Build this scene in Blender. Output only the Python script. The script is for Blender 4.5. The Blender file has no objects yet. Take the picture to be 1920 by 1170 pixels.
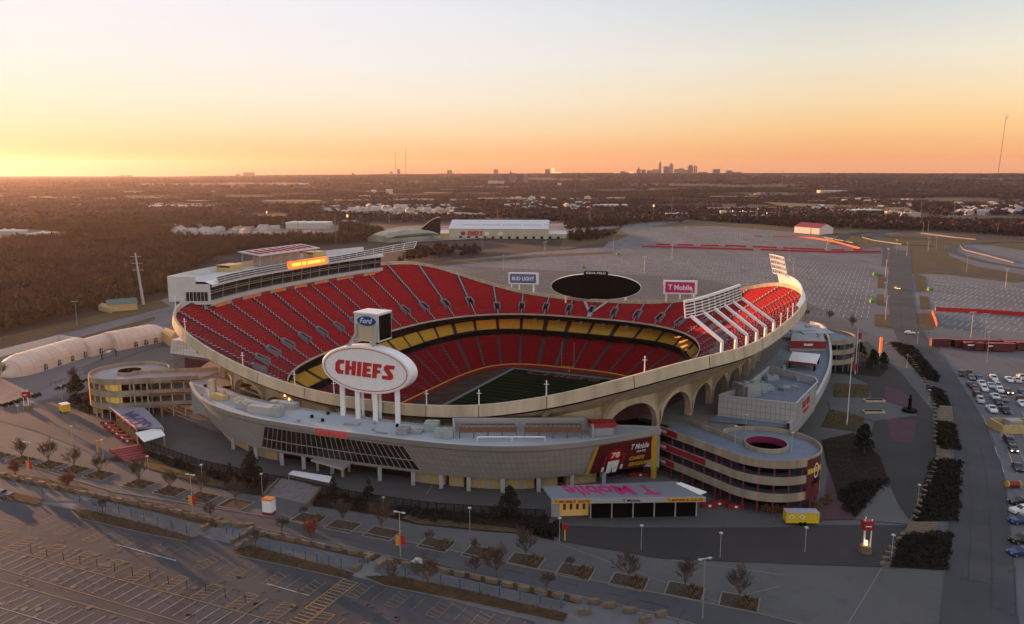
import bpy, math, random
import numpy as np
from mathutils import Vector
random.seed(7)
RNG = np.random.default_rng(7)
SC = bpy.context.scene
COL = SC.collection
R = math.radians

# ---------------------------------------------------------------- camera
HAZE = 2.5e-5
FOC = 1490.0; CAMH = 75.0; PITCH = math.atan(260 / FOC)
cam = bpy.data.cameras.new('camera'); camo = bpy.data.objects.new('camera', cam); COL.objects.link(camo)
SC.camera = camo
cam.sensor_width = 36; cam.lens = FOC / 1920 * 36; cam.clip_start = 1; cam.clip_end = 60000
camo.location = (0, 0, CAMH); camo.rotation_euler = (R(90) - PITCH, 0, 0)

# ---------------------------------------------------------------- sky, sun, exposure
SUN_AZ = R(48); SUN_EL = R(4.7)                    # azimuth measured from +Y towards -X
SUND = Vector((-math.sin(SUN_AZ) * math.cos(SUN_EL), math.cos(SUN_AZ) * math.cos(SUN_EL), math.sin(SUN_EL)))
wd = bpy.data.worlds.new('World'); SC.world = wd; wd.use_nodes = True
nt = wd.node_tree; N = nt.nodes; LK = nt.links
bg = N['Background']
sk = N.new('ShaderNodeTexSky'); sk.sky_type = 'NISHITA'; sk.sun_disc = False
sk.sun_elevation = SUN_EL; sk.sun_rotation = -SUN_AZ; sk.altitude = 250
sk.air_density = 1.2; sk.dust_density = 2.0; sk.ozone_density = 2.0
tc = N.new('ShaderNodeTexCoord'); sp = N.new('ShaderNodeSeparateXYZ')
LK.new(tc.outputs['Generated'], sp.inputs[0])
def ramp(stops):
    r = N.new('ShaderNodeValToRGB'); cr = r.color_ramp
    while len(cr.elements) < len(stops): cr.elements.new(0.5)
    for e, (p, c) in zip(cr.elements, stops):
        e.position = p; e.color = (c[0], c[1], c[2], 1)
    return r
def s2l(r, g, b, k=1.0):
    f = lambda v: (v / 255 / 12.92 if v / 255 <= .04045 else ((v / 255 + .055) / 1.055) ** 2.4)
    return (f(r) * k, f(g) * k, f(b) * k)
# clear evening sky: colour by height above the horizon, on the sunset side and away from it
away = ramp([(0.0, s2l(240, 160, 102)), (0.018, s2l(247, 172, 106)), (0.05, s2l(250, 202, 138)), (0.085, s2l(246, 222, 178)), (0.13, s2l(234, 229, 211)), (0.19, s2l(203, 215, 218)),
             (0.30, s2l(176, 180, 184)), (0.6, s2l(148, 153, 164)), (1.0, s2l(126, 133, 150))])
near = ramp([(0.0, s2l(226, 140, 84)), (0.018, s2l(238, 178, 110)), (0.05, s2l(244, 220, 178)), (0.085, s2l(244, 236, 214)), (0.13, s2l(240, 241, 236)), (0.19, s2l(236, 240, 246)),
             (0.30, s2l(202, 203, 202)), (0.6, s2l(158, 161, 168)), (1.0, s2l(126, 133, 150))])
for rp in (away, near): LK.new(sp.outputs['Z'], rp.inputs[0])
dt = N.new('ShaderNodeVectorMath'); dt.operation = 'DOT_PRODUCT'
LK.new(tc.outputs['Generated'], dt.inputs[0]); dt.inputs[1].default_value = (SUND.x, SUND.y, 0)
mr = N.new('ShaderNodeMapRange'); mr.inputs['From Min'].default_value = 0.25; mr.inputs['From Max'].default_value = 0.86
mr.interpolation_type = 'SMOOTHSTEP'
LK.new(dt.outputs['Value'], mr.inputs['Value'])
mx = N.new('ShaderNodeMix'); mx.data_type = 'RGBA'
LK.new(mr.outputs[0], mx.inputs['Factor']); LK.new(away.outputs[0], mx.inputs['A']); LK.new(near.outputs[0], mx.inputs['B'])
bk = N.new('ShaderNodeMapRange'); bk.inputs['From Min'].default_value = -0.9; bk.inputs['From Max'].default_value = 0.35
bk.inputs['To Min'].default_value = 1.5; bk.inputs['To Max'].default_value = 1.0  # sky behind the camera brightened beyond a true dusk to light camera-facing surfaces
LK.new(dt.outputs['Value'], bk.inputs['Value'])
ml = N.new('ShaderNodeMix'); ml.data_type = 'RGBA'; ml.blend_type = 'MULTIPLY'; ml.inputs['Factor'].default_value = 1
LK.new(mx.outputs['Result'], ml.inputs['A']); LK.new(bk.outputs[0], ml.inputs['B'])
sc_ = N.new('ShaderNodeMix'); sc_.data_type = 'RGBA'; sc_.blend_type = 'MULTIPLY'; sc_.inputs['Factor'].default_value = 1
sc_.inputs['B'].default_value = (8.6, 8.4, 8.4, 1)
up = N.new('ShaderNodeMapRange'); up.inputs['From Min'].default_value = 0.22; up.inputs['From Max'].default_value = 0.65; up.inputs['To Min'].default_value = 1.0; up.inputs['To Max'].default_value = 1.75  # added boost of the unseen upper sky, as fill light from above
LK.new(sp.outputs['Z'], up.inputs['Value'])
m2 = N.new('ShaderNodeMix'); m2.data_type = 'RGBA'; m2.blend_type = 'MULTIPLY'; m2.inputs['Factor'].default_value = 1
LK.new(ml.outputs['Result'], m2.inputs['A']); LK.new(up.outputs[0], m2.inputs['B']); LK.new(m2.outputs['Result'], sc_.inputs['A'])
fin = N.new('ShaderNodeMix'); fin.data_type = 'RGBA'; fin.inputs['Factor'].default_value = 0.002
LK.new(sc_.outputs['Result'], fin.inputs['A']); LK.new(sk.outputs[0], fin.inputs['B'])
LK.new(fin.outputs['Result'], bg.inputs[0]); bg.inputs[1].default_value = 0.0555
sl = bpy.data.lights.new('sun', 'SUN'); sl.energy = 5.0; sl.angle = R(0.6); sl.color = (1.0, 0.46, 0.19)
slo = bpy.data.objects.new('sun', sl); COL.objects.link(slo); slo.rotation_euler = SUND.to_track_quat('Z', 'Y').to_euler()
SC.view_settings.view_transform = 'Standard'; SC.view_settings.look = 'None'
SC.view_settings.exposure = 1.1; SC.view_settings.gamma = 1.0; SC.view_settings.use_curve_mapping = False

# ---------------------------------------------------------------- helpers
SP, CP = math.sin(PITCH), math.cos(PITCH)
def G(px, py, z=0.0):
    "point of the real place at height z that the photograph shows at (px, py)"
    u = (px - 960) / FOC; v = (py - 585) / FOC
    k = (CAMH - z) / (SP + v * CP)
    return Vector((u * k, k * (CP - v * SP), z))
def GY(px, py, Y):
    "point at ground distance Y that the photograph shows at (px, py)"
    u = (px - 960) / FOC; v = (py - 585) / FOC
    k = Y / (CP - v * SP)
    return Vector((u * k, Y, CAMH - k * (SP + v * CP)))
def Gs(pts, z=0.0): return [G(x, y, z) for x, y in pts]

class MB:
    def __init__(s): s.v = []; s.f = []; s.m = []
    def add(s, vs, fs, mi=0):
        b = len(s.v); s.v.extend([tuple(q) for q in vs]); s.f.extend([tuple(b + i for i in f) for f in fs]); s.m.extend([mi] * len(fs))
        return s
    def quad(s, a, b, c, d, mi=0): return s.add([a, b, c, d], [(0, 1, 2, 3)], mi)
    def poly(s, pts, mi=0): return s.add(pts, [tuple(range(len(pts)))], mi)
    def prism(s, pts, z0, z1, mi=0, ms=None):
        n = len(pts)
        a = sum(pts[i][0] * pts[(i + 1) % n][1] - pts[(i + 1) % n][0] * pts[i][1] for i in range(n))
        if a < 0: pts = list(reversed(pts))
        vs = [(p[0], p[1], z0) for p in pts] + [(p[0], p[1], z1) for p in pts]
        s.add(vs, [tuple(range(n, 2 * n)), tuple(range(n - 1, -1, -1))], mi)
        s.add(vs, [(i, (i + 1) % n, n + (i + 1) % n, n + i) for i in range(n)], mi if ms is None else ms)
        return s
    def box(s, c, size, rz=0.0, mi=0):
        "box with its base centre at c"
        hx, hy, h = size[0] / 2, size[1] / 2, size[2]; co, si = math.cos(rz), math.sin(rz)
        pts = [(c[0] + x * co - y * si, c[1] + x * si + y * co) for x, y in ((-hx, -hy), (hx, -hy), (hx, hy), (-hx, hy))]
        return s.prism(pts, c[2], c[2] + h, mi)
    def beam(s, p, q, w, h=None, mi=0, up=(0, 0, 1)):
        "rectangular bar from p to q"
        h = w if h is None else h
        p, q = Vector(p), Vector(q); d = (q - p).normalized(); u = Vector(up)
        if abs(d.dot(u)) > .97: u = Vector((1, 0, 0))
        r = d.cross(u).normalized(); u = r.cross(d).normalized()
        vs = [e + r * (sx * w / 2) + u * (sy * h / 2) for e in (p, q) for sx, sy in ((-1, -1), (1, -1), (1, 1), (-1, 1))]
        return s.add(vs, [(0, 1, 5, 4), (1, 2, 6, 5), (2, 3, 7, 6), (3, 0, 4, 7), (3, 2, 1, 0), (4, 5, 6, 7)], mi)
    def tube(s, p, q, r0, r1=None, n=6, mi=0, cap=True):
        r1 = r0 if r1 is None else r1
        p, q = Vector(p), Vector(q); d = (q - p).normalized(); u = Vector((0, 0, 1))
        if abs(d.dot(u)) > .97: u = Vector((1, 0, 0))
        a = d.cross(u).normalized(); b = d.cross(a)
        vs = []
        for e, rr in ((p, r0), (q, r1)):
            for k in range(n):
                t = 2 * math.pi * k / n; vs.append(e + a * (rr * math.cos(t)) + b * (rr * math.sin(t)))
        fs = [(k, k + n, (k + 1) % n + n, (k + 1) % n) for k in range(n)]
        if cap: fs += [tuple(range(n)), tuple(range(2 * n - 1, n - 1, -1))]
        return s.add(vs, fs, mi)
    def grid(s, rows, mi=0, closed=False, flip=False):
        "rows: list of equal-length lists of points"
        m = len(rows[0]); vs = [q for r_ in rows for q in r_]; fs = []
        for i in range(len(rows) - 1):
            for j in range(m if closed else m - 1):
                j2 = (j + 1) % m
                f = (i * m + j, i * m + j2, (i + 1) * m + j2, (i + 1) * m + j)
                fs.append(f[::-1] if flip else f)
        return s.add(vs, fs, mi)
    def build(s, name, mats, parent=None, smooth=False, kind=None):
        if not isinstance(mats, (list, tuple)): mats = [mats]
        off = Vector((0, 0, 0)); p = parent
        while p is not None: off += p.location; p = p.parent
        me = bpy.data.meshes.new(name)
        if off.length > 0: vs = [(x - off.x, y - off.y, z - off.z) for x, y, z in s.v]
        else: vs = s.v
        me.from_pydata(vs, [], s.f)
        for m in mats: me.materials.append(m)
        if len(mats) > 1: me.polygons.foreach_set('material_index', s.m)
        if smooth: me.polygons.foreach_set('use_smooth', [True] * len(me.polygons))
        me.update()
        o = bpy.data.objects.new(name, me); COL.objects.link(o)
        if parent is not None: o.parent = parent
        if kind: o['kind'] = kind
        return o
def tag(o, label=None, cat=None, group=None, kind=None):
    if label: o['label'] = label
    if cat: o['category'] = cat
    if group: o['group'] = group
    if kind: o['kind'] = kind
    return o
def thing(name, label, cat, loc=(0, 0, 0), group=None):
    o = bpy.data.objects.new(name, None); COL.objects.link(o); o.location = loc; o.empty_display_size = .5
    return tag(o, label, cat, group)
def copy_tree(root, loc, rz=0.0, label=None, group=None, sc=1.0):
    def rec(o, par):
        c = o.copy(); COL.objects.link(c)
        if par is not None: c.parent = par
        for k in o.children: rec(k, c)
        return c
    r = rec(root, None); r.location = loc; r.rotation_euler = (0, 0, rz); r.scale = (sc, sc, sc)
    if label: r['label'] = label
    if group: r['group'] = group
    return r
def srf(o, s=1): return o

MATS = {}
def mat(name, col, rough=.8, amt=.12, scale=1.5, metal=0.0, emit=None, es=1.0, col2=None, world=True, spec=None, detail=3.0, stretch=None, bump=0.0):
    "procedural material: base colour broken up by noise"
    if name in MATS: return MATS[name]
    m = bpy.data.materials.new(name); m.use_nodes = True; n = m.node_tree.nodes; l = m.node_tree.links
    b = n['Principled BSDF']; b.inputs['Roughness'].default_value = rough; b.inputs['Metallic'].default_value = metal
    if spec is not None: b.inputs['Specular IOR Level'].default_value = spec
    c = (col[0], col[1], col[2], 1)
    c2 = tuple(min(1, x * (1 + amt)) for x in col) + (1,) if col2 is None else (*col2, 1)
    c1 = tuple(x * (1 - amt) for x in col) + (1,) if col2 is None else c
    g = n.new('ShaderNodeNewGeometry') if world else n.new('ShaderNodeTexCoord')
    src = g.outputs['Position'] if world else g.outputs['Object']
    if stretch:
        mp = n.new('ShaderNodeMapping'); mp.inputs['Scale'].default_value = stretch; l.new(src, mp.inputs[0]); src = mp.outputs[0]
    no = n.new('ShaderNodeTexNoise'); no.inputs['Scale'].default_value = scale; no.inputs['Detail'].default_value = detail
    l.new(src, no.inputs['Vector'])
    mr_ = n.new('ShaderNodeMapRange'); mr_.inputs['From Min'].default_value = .3; mr_.inputs['From Max'].default_value = .7
    l.new(no.outputs['Fac'], mr_.inputs['Value'])
    x = n.new('ShaderNodeMix'); x.data_type = 'RGBA'; x.inputs['A'].default_value = c1; x.inputs['B'].default_value = c2
    l.new(mr_.outputs[0], x.inputs['Factor']); l.new(x.outputs['Result'], b.inputs['Base Color'])
    if bump:
        bp = n.new('ShaderNodeBump'); bp.inputs['Strength'].default_value = bump; l.new(no.outputs['Fac'], bp.inputs['Height']); l.new(bp.outputs[0], b.inputs['Normal'])
    if emit:
        b.inputs['Emission Color'].default_value = (*emit, 1); b.inputs['Emission Strength'].default_value = es
    MATS[name] = m
    return m
def mat_mix2(name, cols, scales, thr, rough=.9, streak=None):
    "ground-like material: big patches of colour over fine grain"
    m = bpy.data.materials.new(name); m.use_nodes = True; n = m.node_tree.nodes; l = m.node_tree.links
    b = n['Principled BSDF']; b.inputs['Roughness'].default_value = rough; b.inputs['Specular IOR Level'].default_value = .25
    g = n.new('ShaderNodeNewGeometry'); prev = None
    for i, c in enumerate(cols[1:]):
        no = n.new('ShaderNodeTexNoise'); no.inputs['Scale'].default_value = scales[i]; no.inputs['Detail'].default_value = 5; no.inputs['Roughness'].default_value = .62
        src = g.outputs['Position']
        if streak and streak[i]:
            mp = n.new('ShaderNodeMapping'); mp.inputs['Rotation'].default_value = (0, 0, streak[i][0]); mp.inputs['Scale'].default_value = (1, streak[i][1], 1)
            l.new(src, mp.inputs[0]); src = mp.outputs[0]
        l.new(src, no.inputs['Vector'])
        r_ = n.new('ShaderNodeMapRange'); r_.inputs['From Min'].default_value = thr[i][0]; r_.inputs['From Max'].default_value = thr[i][1]
        l.new(no.outputs['Fac'], r_.inputs['Value'])
        x = n.new('ShaderNodeMix'); x.data_type = 'RGBA'; x.inputs['B'].default_value = (*c, 1)
        if prev is None: x.inputs['A'].default_value = (*cols[0], 1)
        else: l.new(prev, x.inputs['A'])
        l.new(r_.outputs[0], x.inputs['Factor']); prev = x.outputs['Result']
    l.new(prev, b.inputs['Base Color'])
    MATS[name] = m
    return m
# palette
M = dict(
    conc=mat('cream_concrete', (.50, .405, .28), .85, .20, .35, detail=6, stretch=(1, 1, .12)),
    tread=mat('dark_tread', (.028, .018, .022), .9, .2, .8),
    conc_in=mat('grey_concrete', (.17, .16, .16), .9, .15, .8),
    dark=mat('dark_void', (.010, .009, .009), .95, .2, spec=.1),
    black=mat('black_paint', (.004, .004, .0045), .9, .2, spec=.08),
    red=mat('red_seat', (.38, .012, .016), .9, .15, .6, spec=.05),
    redd=mat('red_panel', (.28, .012, .018), .5, .1),
    yellow=mat('yellow_seat', (.50, .27, .012), .6, .1, .6),
    gold=mat('gold_paint', (.60, .36, .03), .6, .1),
    white=mat('white_paint', (.78, .78, .78), .5, .05),
    metal=mat('white_steel', (.42, .42, .43), .45, .06, metal=.1),
    grey=mat('grey_metal_panel', (.34, .335, .325), .6, .06, .4, metal=.0, spec=.2),
    silver=mat('silver_panel', (.40, .40, .40), .4, .05, .3, metal=.2),
    roof=mat('white_roof_membrane', (.34, .37, .41), .8, .10, .12, detail=6),
    glass=mat('dark_glass', (.012, .014, .016), .12, .2, spec=.6),
    steel=mat('galvanised_steel', (.35, .35, .36), .5, .1, metal=.5),
    magenta=mat('magenta_paint', (.50, .01, .14), .5, .08),
    brick=mat('tan_brick', (.50, .36, .17), .9, .12, 1.2),
    asphalt=mat('asphalt', (.10, .10, .105), .9, .2, .15, detail=6),
)
# ================================================================ stadium frame
SCX, SCY, SPHI = 0.3, 285.0, -0.432
AX = Vector((-math.sin(SPHI), math.cos(SPHI), 0)); EX = Vector((math.cos(SPHI), math.sin(SPHI), 0))
def ST(s_, t_, z=0.0):
    "point from stadium axes: s along the field, t across"
    return Vector((SCX + s_ * AX.x + t_ * EX.x, SCY + s_ * AX.y + t_ * EX.y, z))
def sring(A, B, n, An=None, cnt=720):
    t = np.linspace(0, 2 * np.pi, cnt, endpoint=False); ct, st = np.cos(t), np.sin(t)
    Aa = np.where(ct > 0, A, A if An is None else An)
    r_ = (np.abs(ct / Aa) ** n + np.abs(st / B) ** n) ** (-1 / n)
    return np.stack([r_ * ct, r_ * st], 1)
LIP = sring(79, 63.5, 2.8, 83)
_T = np.roll(LIP, -1, 0) - np.roll(LIP, 1, 0); _T /= np.linalg.norm(_T, axis=1)[:, None]
LNRM = np.stack([_T[:, 1], -_T[:, 0]], 1)
_seg = np.linalg.norm(np.roll(LIP, -1, 0) - LIP, axis=1); LARC = np.concatenate([[0], np.cumsum(_seg)]); LTOT = LARC[-1]
RIMT = [(0, 10.3), (10, 10.8), (15, 11.5), (20, 12.6), (25, 14.6), (30, 18.2), (35, 23.1), (40, 29.5), (45, 33.4), (52, 34.6), (60, 35), (75, 35), (90, 34.5), (100, 33.5),
        (108, 32.2), (115, 31.4), (122, 31.3), (128, 32), (135, 33.3), (140, 32.2), (145, 26.7), (150, 20.5), (155, 16.3), (160, 13), (165, 11.5), (170, 10.3), (175, 9.6),
        (180, 9.5), (185, 9.6), (190, 10.3), (195, 12), (200, 15.3), (205, 20), (210, 26), (215, 31), (220, 34), (226, 35.2), (232, 35.5), (300, 35.5), (306, 35.4), (312, 35),
        (316, 33.6), (320, 29.7), (325, 23.2), (330, 18.4), (335, 14.7), (340, 12.7), (345, 11.5), (350, 10.8), (360, 10.3)]
_rt = np.array(RIMT, float)
def rimd(u):
    "depth of the upper deck, lip to rim, at the lip angle u (degrees)"
    u = np.asarray(u) % 360
    a = np.interp(u, _rt[:, 0], _rt[:, 1])
    for d_ in (-2.5, -1.2, 1.2, 2.5): a = a + np.interp((u + d_) % 360, _rt[:, 0], _rt[:, 1])
    return a / 5
Z0, SLOPE = 9.7, .655
def LP(u, d, z):
    "point: lip angle u (deg), d outward from the upper deck's front edge"
    i = (u % 360) / 360 * 720; k = int(i) % 720; f_ = i - int(i); k2 = (k + 1) % 720
    q = LIP[k] * (1 - f_) + LIP[k2] * f_; n_ = LNRM[k] * (1 - f_) + LNRM[k2] * f_
    q = q + n_ * d
    return ST(q[0], q[1], z)
def arc_to_u(s_):
    s_ = s_ % LTOT; return float(np.interp(s_, LARC, np.arange(721) / 2.0))
NAIS = 45
AISLES = [arc_to_u(1.5 + k * LTOT / NAIS) for k in range(NAIS)]
def aisle_gap(u, half):
    "True when the arc position at u lies within half a metre band of an aisle"
    s_ = float(np.interp(u % 360, np.arange(721) / 2.0, LARC)); k = ((s_ - 1.5) / (LTOT / NAIS)) % 1.0
    return min(k, 1 - k) * LTOT / NAIS < half

stadium = thing('stadium', 'huge open air football stadium with red seats, cream rim and arched concrete ribs', 'stadium', ST(0, 0, 0))
PRESS = (231.0, 303.0)           # lip angles between which the press box stands
def deck_top(u):
    u = u % 360; d = float(rimd(u))
    if PRESS[0] < u < PRESS[1]: return 30.2
    return d - .4
# ---- upper deck: stepped concrete, seat rows, aisles
def deck_slab():
    m = MB(); us = np.arange(0, 360, 1.0)
    rows = []
    K = 45
    for k in range(K + 1):
        rows.append([LP(u, deck_top(u) * k / K, Z0 - .35 + SLOPE * deck_top(u) * k / K) for u in us])
    m.grid(rows, closed=True)
    return m.build('upper_deck_steps', M['tread'], stadium, smooth=False)
deck_slab()
def seat_rows(name, material, f_pt, f_top, us, pitch, rise, z0, hb, gap, deep=.42, nmax=60, gapf=None):
    "rows of joined seats: f_pt(u, d, z) gives points, cut by f_top(u), broken at the aisles"
    m = MB(); gapf = gapf or aisle_gap
    for k in range(nmax):
        d = .55 + k * pitch; z = z0 + k * rise
        run = []
        def flush():
            if len(run) > 1:
                r1 = [f_pt(u, d + .12, z + .05) for u in run]; r2 = [f_pt(u, d + .14, z + .30) for u in run]
                r3 = [f_pt(u, d + deep, z + .34) for u in run]; r4 = [f_pt(u, d + deep + .12, z + hb) for u in run]; r5 = [f_pt(u, d + deep + .14, z + .3) for u in run]
                m.grid([r1, r2, r3, r4, r5])
        for u in us:
            if f_top(u) - .7 > d and not gapf(u, gap): run.append(u)
            else: flush(); run = []
        flush()
    return m.build(name, material, stadium)
US = list(np.arange(0, 360.01, .5))
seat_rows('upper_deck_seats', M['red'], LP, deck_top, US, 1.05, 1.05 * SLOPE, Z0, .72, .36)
# aisle stairs
def aisle_part(u, d0, d1, fpt, zf, w, name='aisle_stairs', mt=None):
    m = MB(); n = max(2, int((d1 - d0) / 1.1)); du = w / (LTOT / 360.0)
    for k in range(n):
        a = d0 + (d1 - d0) * k / n; b = d0 + (d1 - d0) * (k + 1) / n
        z = zf(b)
        m.quad(fpt(u - du, a, z), fpt(u + du, a, z), fpt(u + du, b, z), fpt(u - du, b, z))
        m.quad(fpt(u - du, a, zf(a)), fpt(u + du, a, zf(a)), fpt(u + du, a, z), fpt(u - du, a, z))
    return m.build(name, mt or M['aisle'], stadium)
M['aisle'] = mat('pale_aisle_concrete', (.36, .34, .37), .9, .1, .8)
M['aisle2'] = mat('dark_aisle', (.10, .09, .095), .9, .2)
M['portal'] = mat('pale_portal_wall', (.21, .20, .215), .9, .08)
for k, u in enumerate(AISLES):
    top = deck_top(u)
    if k == 0:      # forked aisle below the video board
        for sg in (-1, 1):
            m = MB()
            for j in range(14):
                d = .6 + j * .72; uu = u + sg * (max(0, d - 2.2) * .52)
                m.quad(LP(uu - .5, d, Z0 + .5 + SLOPE * d), LP(uu + .5, d, Z0 + .5 + SLOPE * d), LP(uu + .5 + sg * .37, d + .72, Z0 + .5 + SLOPE * (d + .72)), LP(uu - .5 + sg * .37, d + .72, Z0 + .5 + SLOPE * (d + .72)))
            m.build('aisle_stairs', M['aisle'], stadium)
    else:
        aisle_part(u, .2, top - .3, LP, lambda d: Z0 + .12 + SLOPE * d, .22)
    # entry portal: a mouth in the deck with pale side walls
    pd = 3.4 if not (200 < u < 330 or 35 < u < 150) else 7.2
    if top < pd + 4: pd = 2.2
    w = .72; m = MB(); dz = lambda d: Z0 + SLOPE * d
    for sg in (-1, 1):
        a0, a1 = u + sg * w, u + sg * (w + .22)
        lo, hi = min(a0, a1), max(a0, a1)
        m.add([LP(lo, pd - 1.2, dz(pd - 1.2) - .2), LP(hi, pd - 1.2, dz(pd - 1.2) - .2), LP(hi, pd + 3, dz(pd + 3) - .2), LP(lo, pd + 3, dz(pd + 3) - .2),
               LP(lo, pd - 1.2, dz(pd) + 1.1), LP(hi, pd - 1.2, dz(pd) + 1.1), LP(hi, pd + 3, dz(pd + 3) + 1.0), LP(lo, pd + 3, dz(pd + 3) + 1.0)],
              [(0, 1, 5, 4), (1, 2, 6, 5), (2, 3, 7, 6), (3, 0, 4, 7), (4, 5, 6, 7)], 0)
    lo, hi = u - w, u + w
    m.add([LP(lo, pd + 2.6, dz(pd + 3) - .2), LP(hi, pd + 2.6, dz(pd + 3) - .2), LP(hi, pd + 3.3, dz(pd + 3) - .2), LP(lo, pd + 3.3, dz(pd + 3) - .2),
           LP(lo, pd + 2.6, dz(pd + 3) + 1.05), LP(hi, pd + 2.6, dz(pd + 3) + 1.05), LP(hi, pd + 3.3, dz(pd + 3) + 1.05), LP(lo, pd + 3.3, dz(pd + 3) + 1.05)],
          [(0, 1, 5, 4), (1, 2, 6, 5), (2, 3, 7, 6), (3, 0, 4, 7), (4, 5, 6, 7)], 0)
    m.quad(LP(lo, pd - .6, dz(pd) + .62), LP(hi, pd - .6, dz(pd) + .62), LP(hi, pd + 2.6, dz(pd + 3) + .45), LP(lo, pd + 2.6, dz(pd + 3) + .45), 1)
    m.build('entry_portal', [M['portal'], M['dark']], stadium)
# ---- front parapet and fascia of the upper deck
us = [float(u) for u in np.arange(0, 360, 1.0)]
m = MB()
m.grid([[LP(u, .0, Z0 + .75) for u in us], [LP(u, -.25, Z0 + .75) for u in us], [LP(u, -.25, Z0 - .3) for u in us]], closed=True, mi=0)
m.build('upper_deck_parapet', M['conc'], stadium)
m = MB()
m.grid([[LP(u, -.27, Z0 + .1) for u in us], [LP(u, -.35, Z0 - 1.35) for u in us], [LP(u, 1.0, Z0 - 1.6) for u in us]], closed=True)
m.build('ribbon_board', M['black'], stadium)
# underside (soffit) of the upper deck, slightly bellied
m = MB()
rows = []
for k in range(9):
    t = k / 8
    rows.append([LP(u, .2 + t * (float(rimd(u)) - .2), (Z0 - 1.5) * (1 - t) + t * (Z0 - 2.6 + SLOPE * float(rimd(u)))) for u in us])
m.grid(rows, closed=True, flip=True)
m.build('upper_deck_underside', M['conc'], stadium)
# ---- rim band
m = MB()
def rz(u): return Z0 + .9 + SLOPE * float(rimd(u))
usr = [float(u) for u in np.arange(303, 360 + 224.1, 1.0)]
o_ = [[LP(u, float(rimd(u)) - .35, rz(u) - 1.6) for u in usr], [LP(u, float(rimd(u)) - .35, rz(u)) for u in usr], [LP(u, float(rimd(u)) + .35, rz(u)) for u in usr],
      [LP(u, float(rimd(u)) + .75, rz(u) - 2.85) for u in usr], [LP(u, float(rimd(u)) - 1.2, rz(u) - 2.85) for u in usr]]
m.grid(o_)
mj = MB()
for u in np.arange(304, 589, 8.0): mj.quad(LP(u - .05, float(rimd(u)) + .37, rz(u)), LP(u + .05, float(rimd(u)) + .37, rz(u)), LP(u + .05, float(rimd(u)) + .77, rz(u) - 2.85), LP(u - .05, float(rimd(u)) + .77, rz(u) - 2.85))
rb0 = m.build('rim_band', M['conc'], stadium)
mj.build('expansion_joints', M['dark'], rb0)['kind'] = 'stuff'
# ---- club level (gold seats) and lower bowl
def ringfn(A, B, n, An=None):
    rg = sring(A, B, n, An)
    def f_(u, z):
        i = (u % 360) / 360 * 720; k = int(i) % 720; t = i - int(i); q = rg[k] * (1 - t) + rg[(k + 1) % 720] * t
        return ST(q[0], q[1], z)
    return f_
def lerp_deck(fa, za, fb, zb, span):
    def f_(u, d, z):
        p = fa(u, 0); q = fb(u, 0); t = d / span
        r_ = p.lerp(q, t); r_.z = z; return r_
    return f_
Yb = ringfn(78.5, 57.2, 3.7, 80); Yt = ringfn(86.5, 63.5, 3.1, 89)
club = lerp_deck(Yb, 2, Yt, 5.8, 8.0)
ypan = lambda u, g: any(abs(((u - a + 180) % 360) - 180) < g for a in AISLES)
seat_rows('club_seats', M['yellow'], club, lambda u: 8.6, US, .82, .44, 2.2, .66, .30, gapf=lambda u, g: ypan(u, .36))
m = MB(); m.grid([[Yb(u, 2.1) for u in us], [Yt(u, 5.9) for u in us]], closed=True); m.build('club_deck_steps', M['tread'], stadium)
m = MB(); m.grid([[Yt(u, 5.0) for u in us], [Yt(u, 8.2) for u in us]], closed=True, flip=True); m.build('club_lounge_glass', M['glass'], stadium)
m = MB()
Yi = ringfn(78.2, 56.9, 3.7, 79.7)
m.grid([[Yb(u, 2.9) for u in us], [Yi(u, 2.9) for u in us], [Yi(u, 1.2) for u in us], [ringfn(86, 62, 3.3)(u, .9) for u in us]], closed=True)
m.build('club_fascia', M['black'], stadium)
Rt = ringfn(80.8, 57.5, 3.3, 82.5); Wf = ringfn(61, 38.5, 4.0)
lower = lerp_deck(Wf, -9.6, Rt, 0, 19.5)
M['redlow'] = mat('shaded_red_seat', (.19, .006, .009), .9, .15, .6, spec=.05)  # same seats as the upper deck; bowl's shade put into the darker red
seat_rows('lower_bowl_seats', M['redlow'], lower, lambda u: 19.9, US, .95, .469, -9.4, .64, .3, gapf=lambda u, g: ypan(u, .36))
m = MB(); m.grid([[Wf(u, -9.75) for u in us], [Rt(u, -.1) for u in us], [ringfn(88, 64, 3)(u, -.05) for u in us]], closed=True); m.build('lower_bowl_steps', M['tread'], stadium)
m = MB(); m.grid([[ringfn(86, 62, 3.3)(u, -.1) for u in us], [ringfn(86, 62, 3.3)(u, 1.4) for u in us]], closed=True, flip=True); m.build('suite_front', M['dark'], stadium)
for k, u in enumerate(AISLES):
    if k % 2 == 0:
        m = MB()
        for j in range(12):
            d0, d1 = j * 19.3 / 12, (j + 1) * 19.3 / 12; z = -9.2 + .49 * d1
            m.quad(lower(u - .3, d0, z), lower(u + .3, d0, z), lower(u + .3, d1, z), lower(u - .3, d1, z))
        m.build('lower_aisle_stairs', M['aisle2'], stadium)
m = MB(); Wi = ringfn(60.7, 38.2, 4.0)
m.grid([[Wf(u, -9.3) for u in us], [Wi(u, -9.3) for u in us], [Wi(u, -11) for u in us]], closed=True)
m.build('field_wall', M['redd'], stadium)
m = MB()
m.grid([[Wf(u, -9.26) for u in us], [Wi(u, -9.26) for u in us]], closed=True)
m.grid([[ringfn(60.66, 38.16, 4)(u, -9.26) for u in us], [ringfn(60.66, 38.16, 4)(u, -9.62) for u in us]], closed=True)
m.build('field_wall_trim', M['gold'], stadium)
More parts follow.
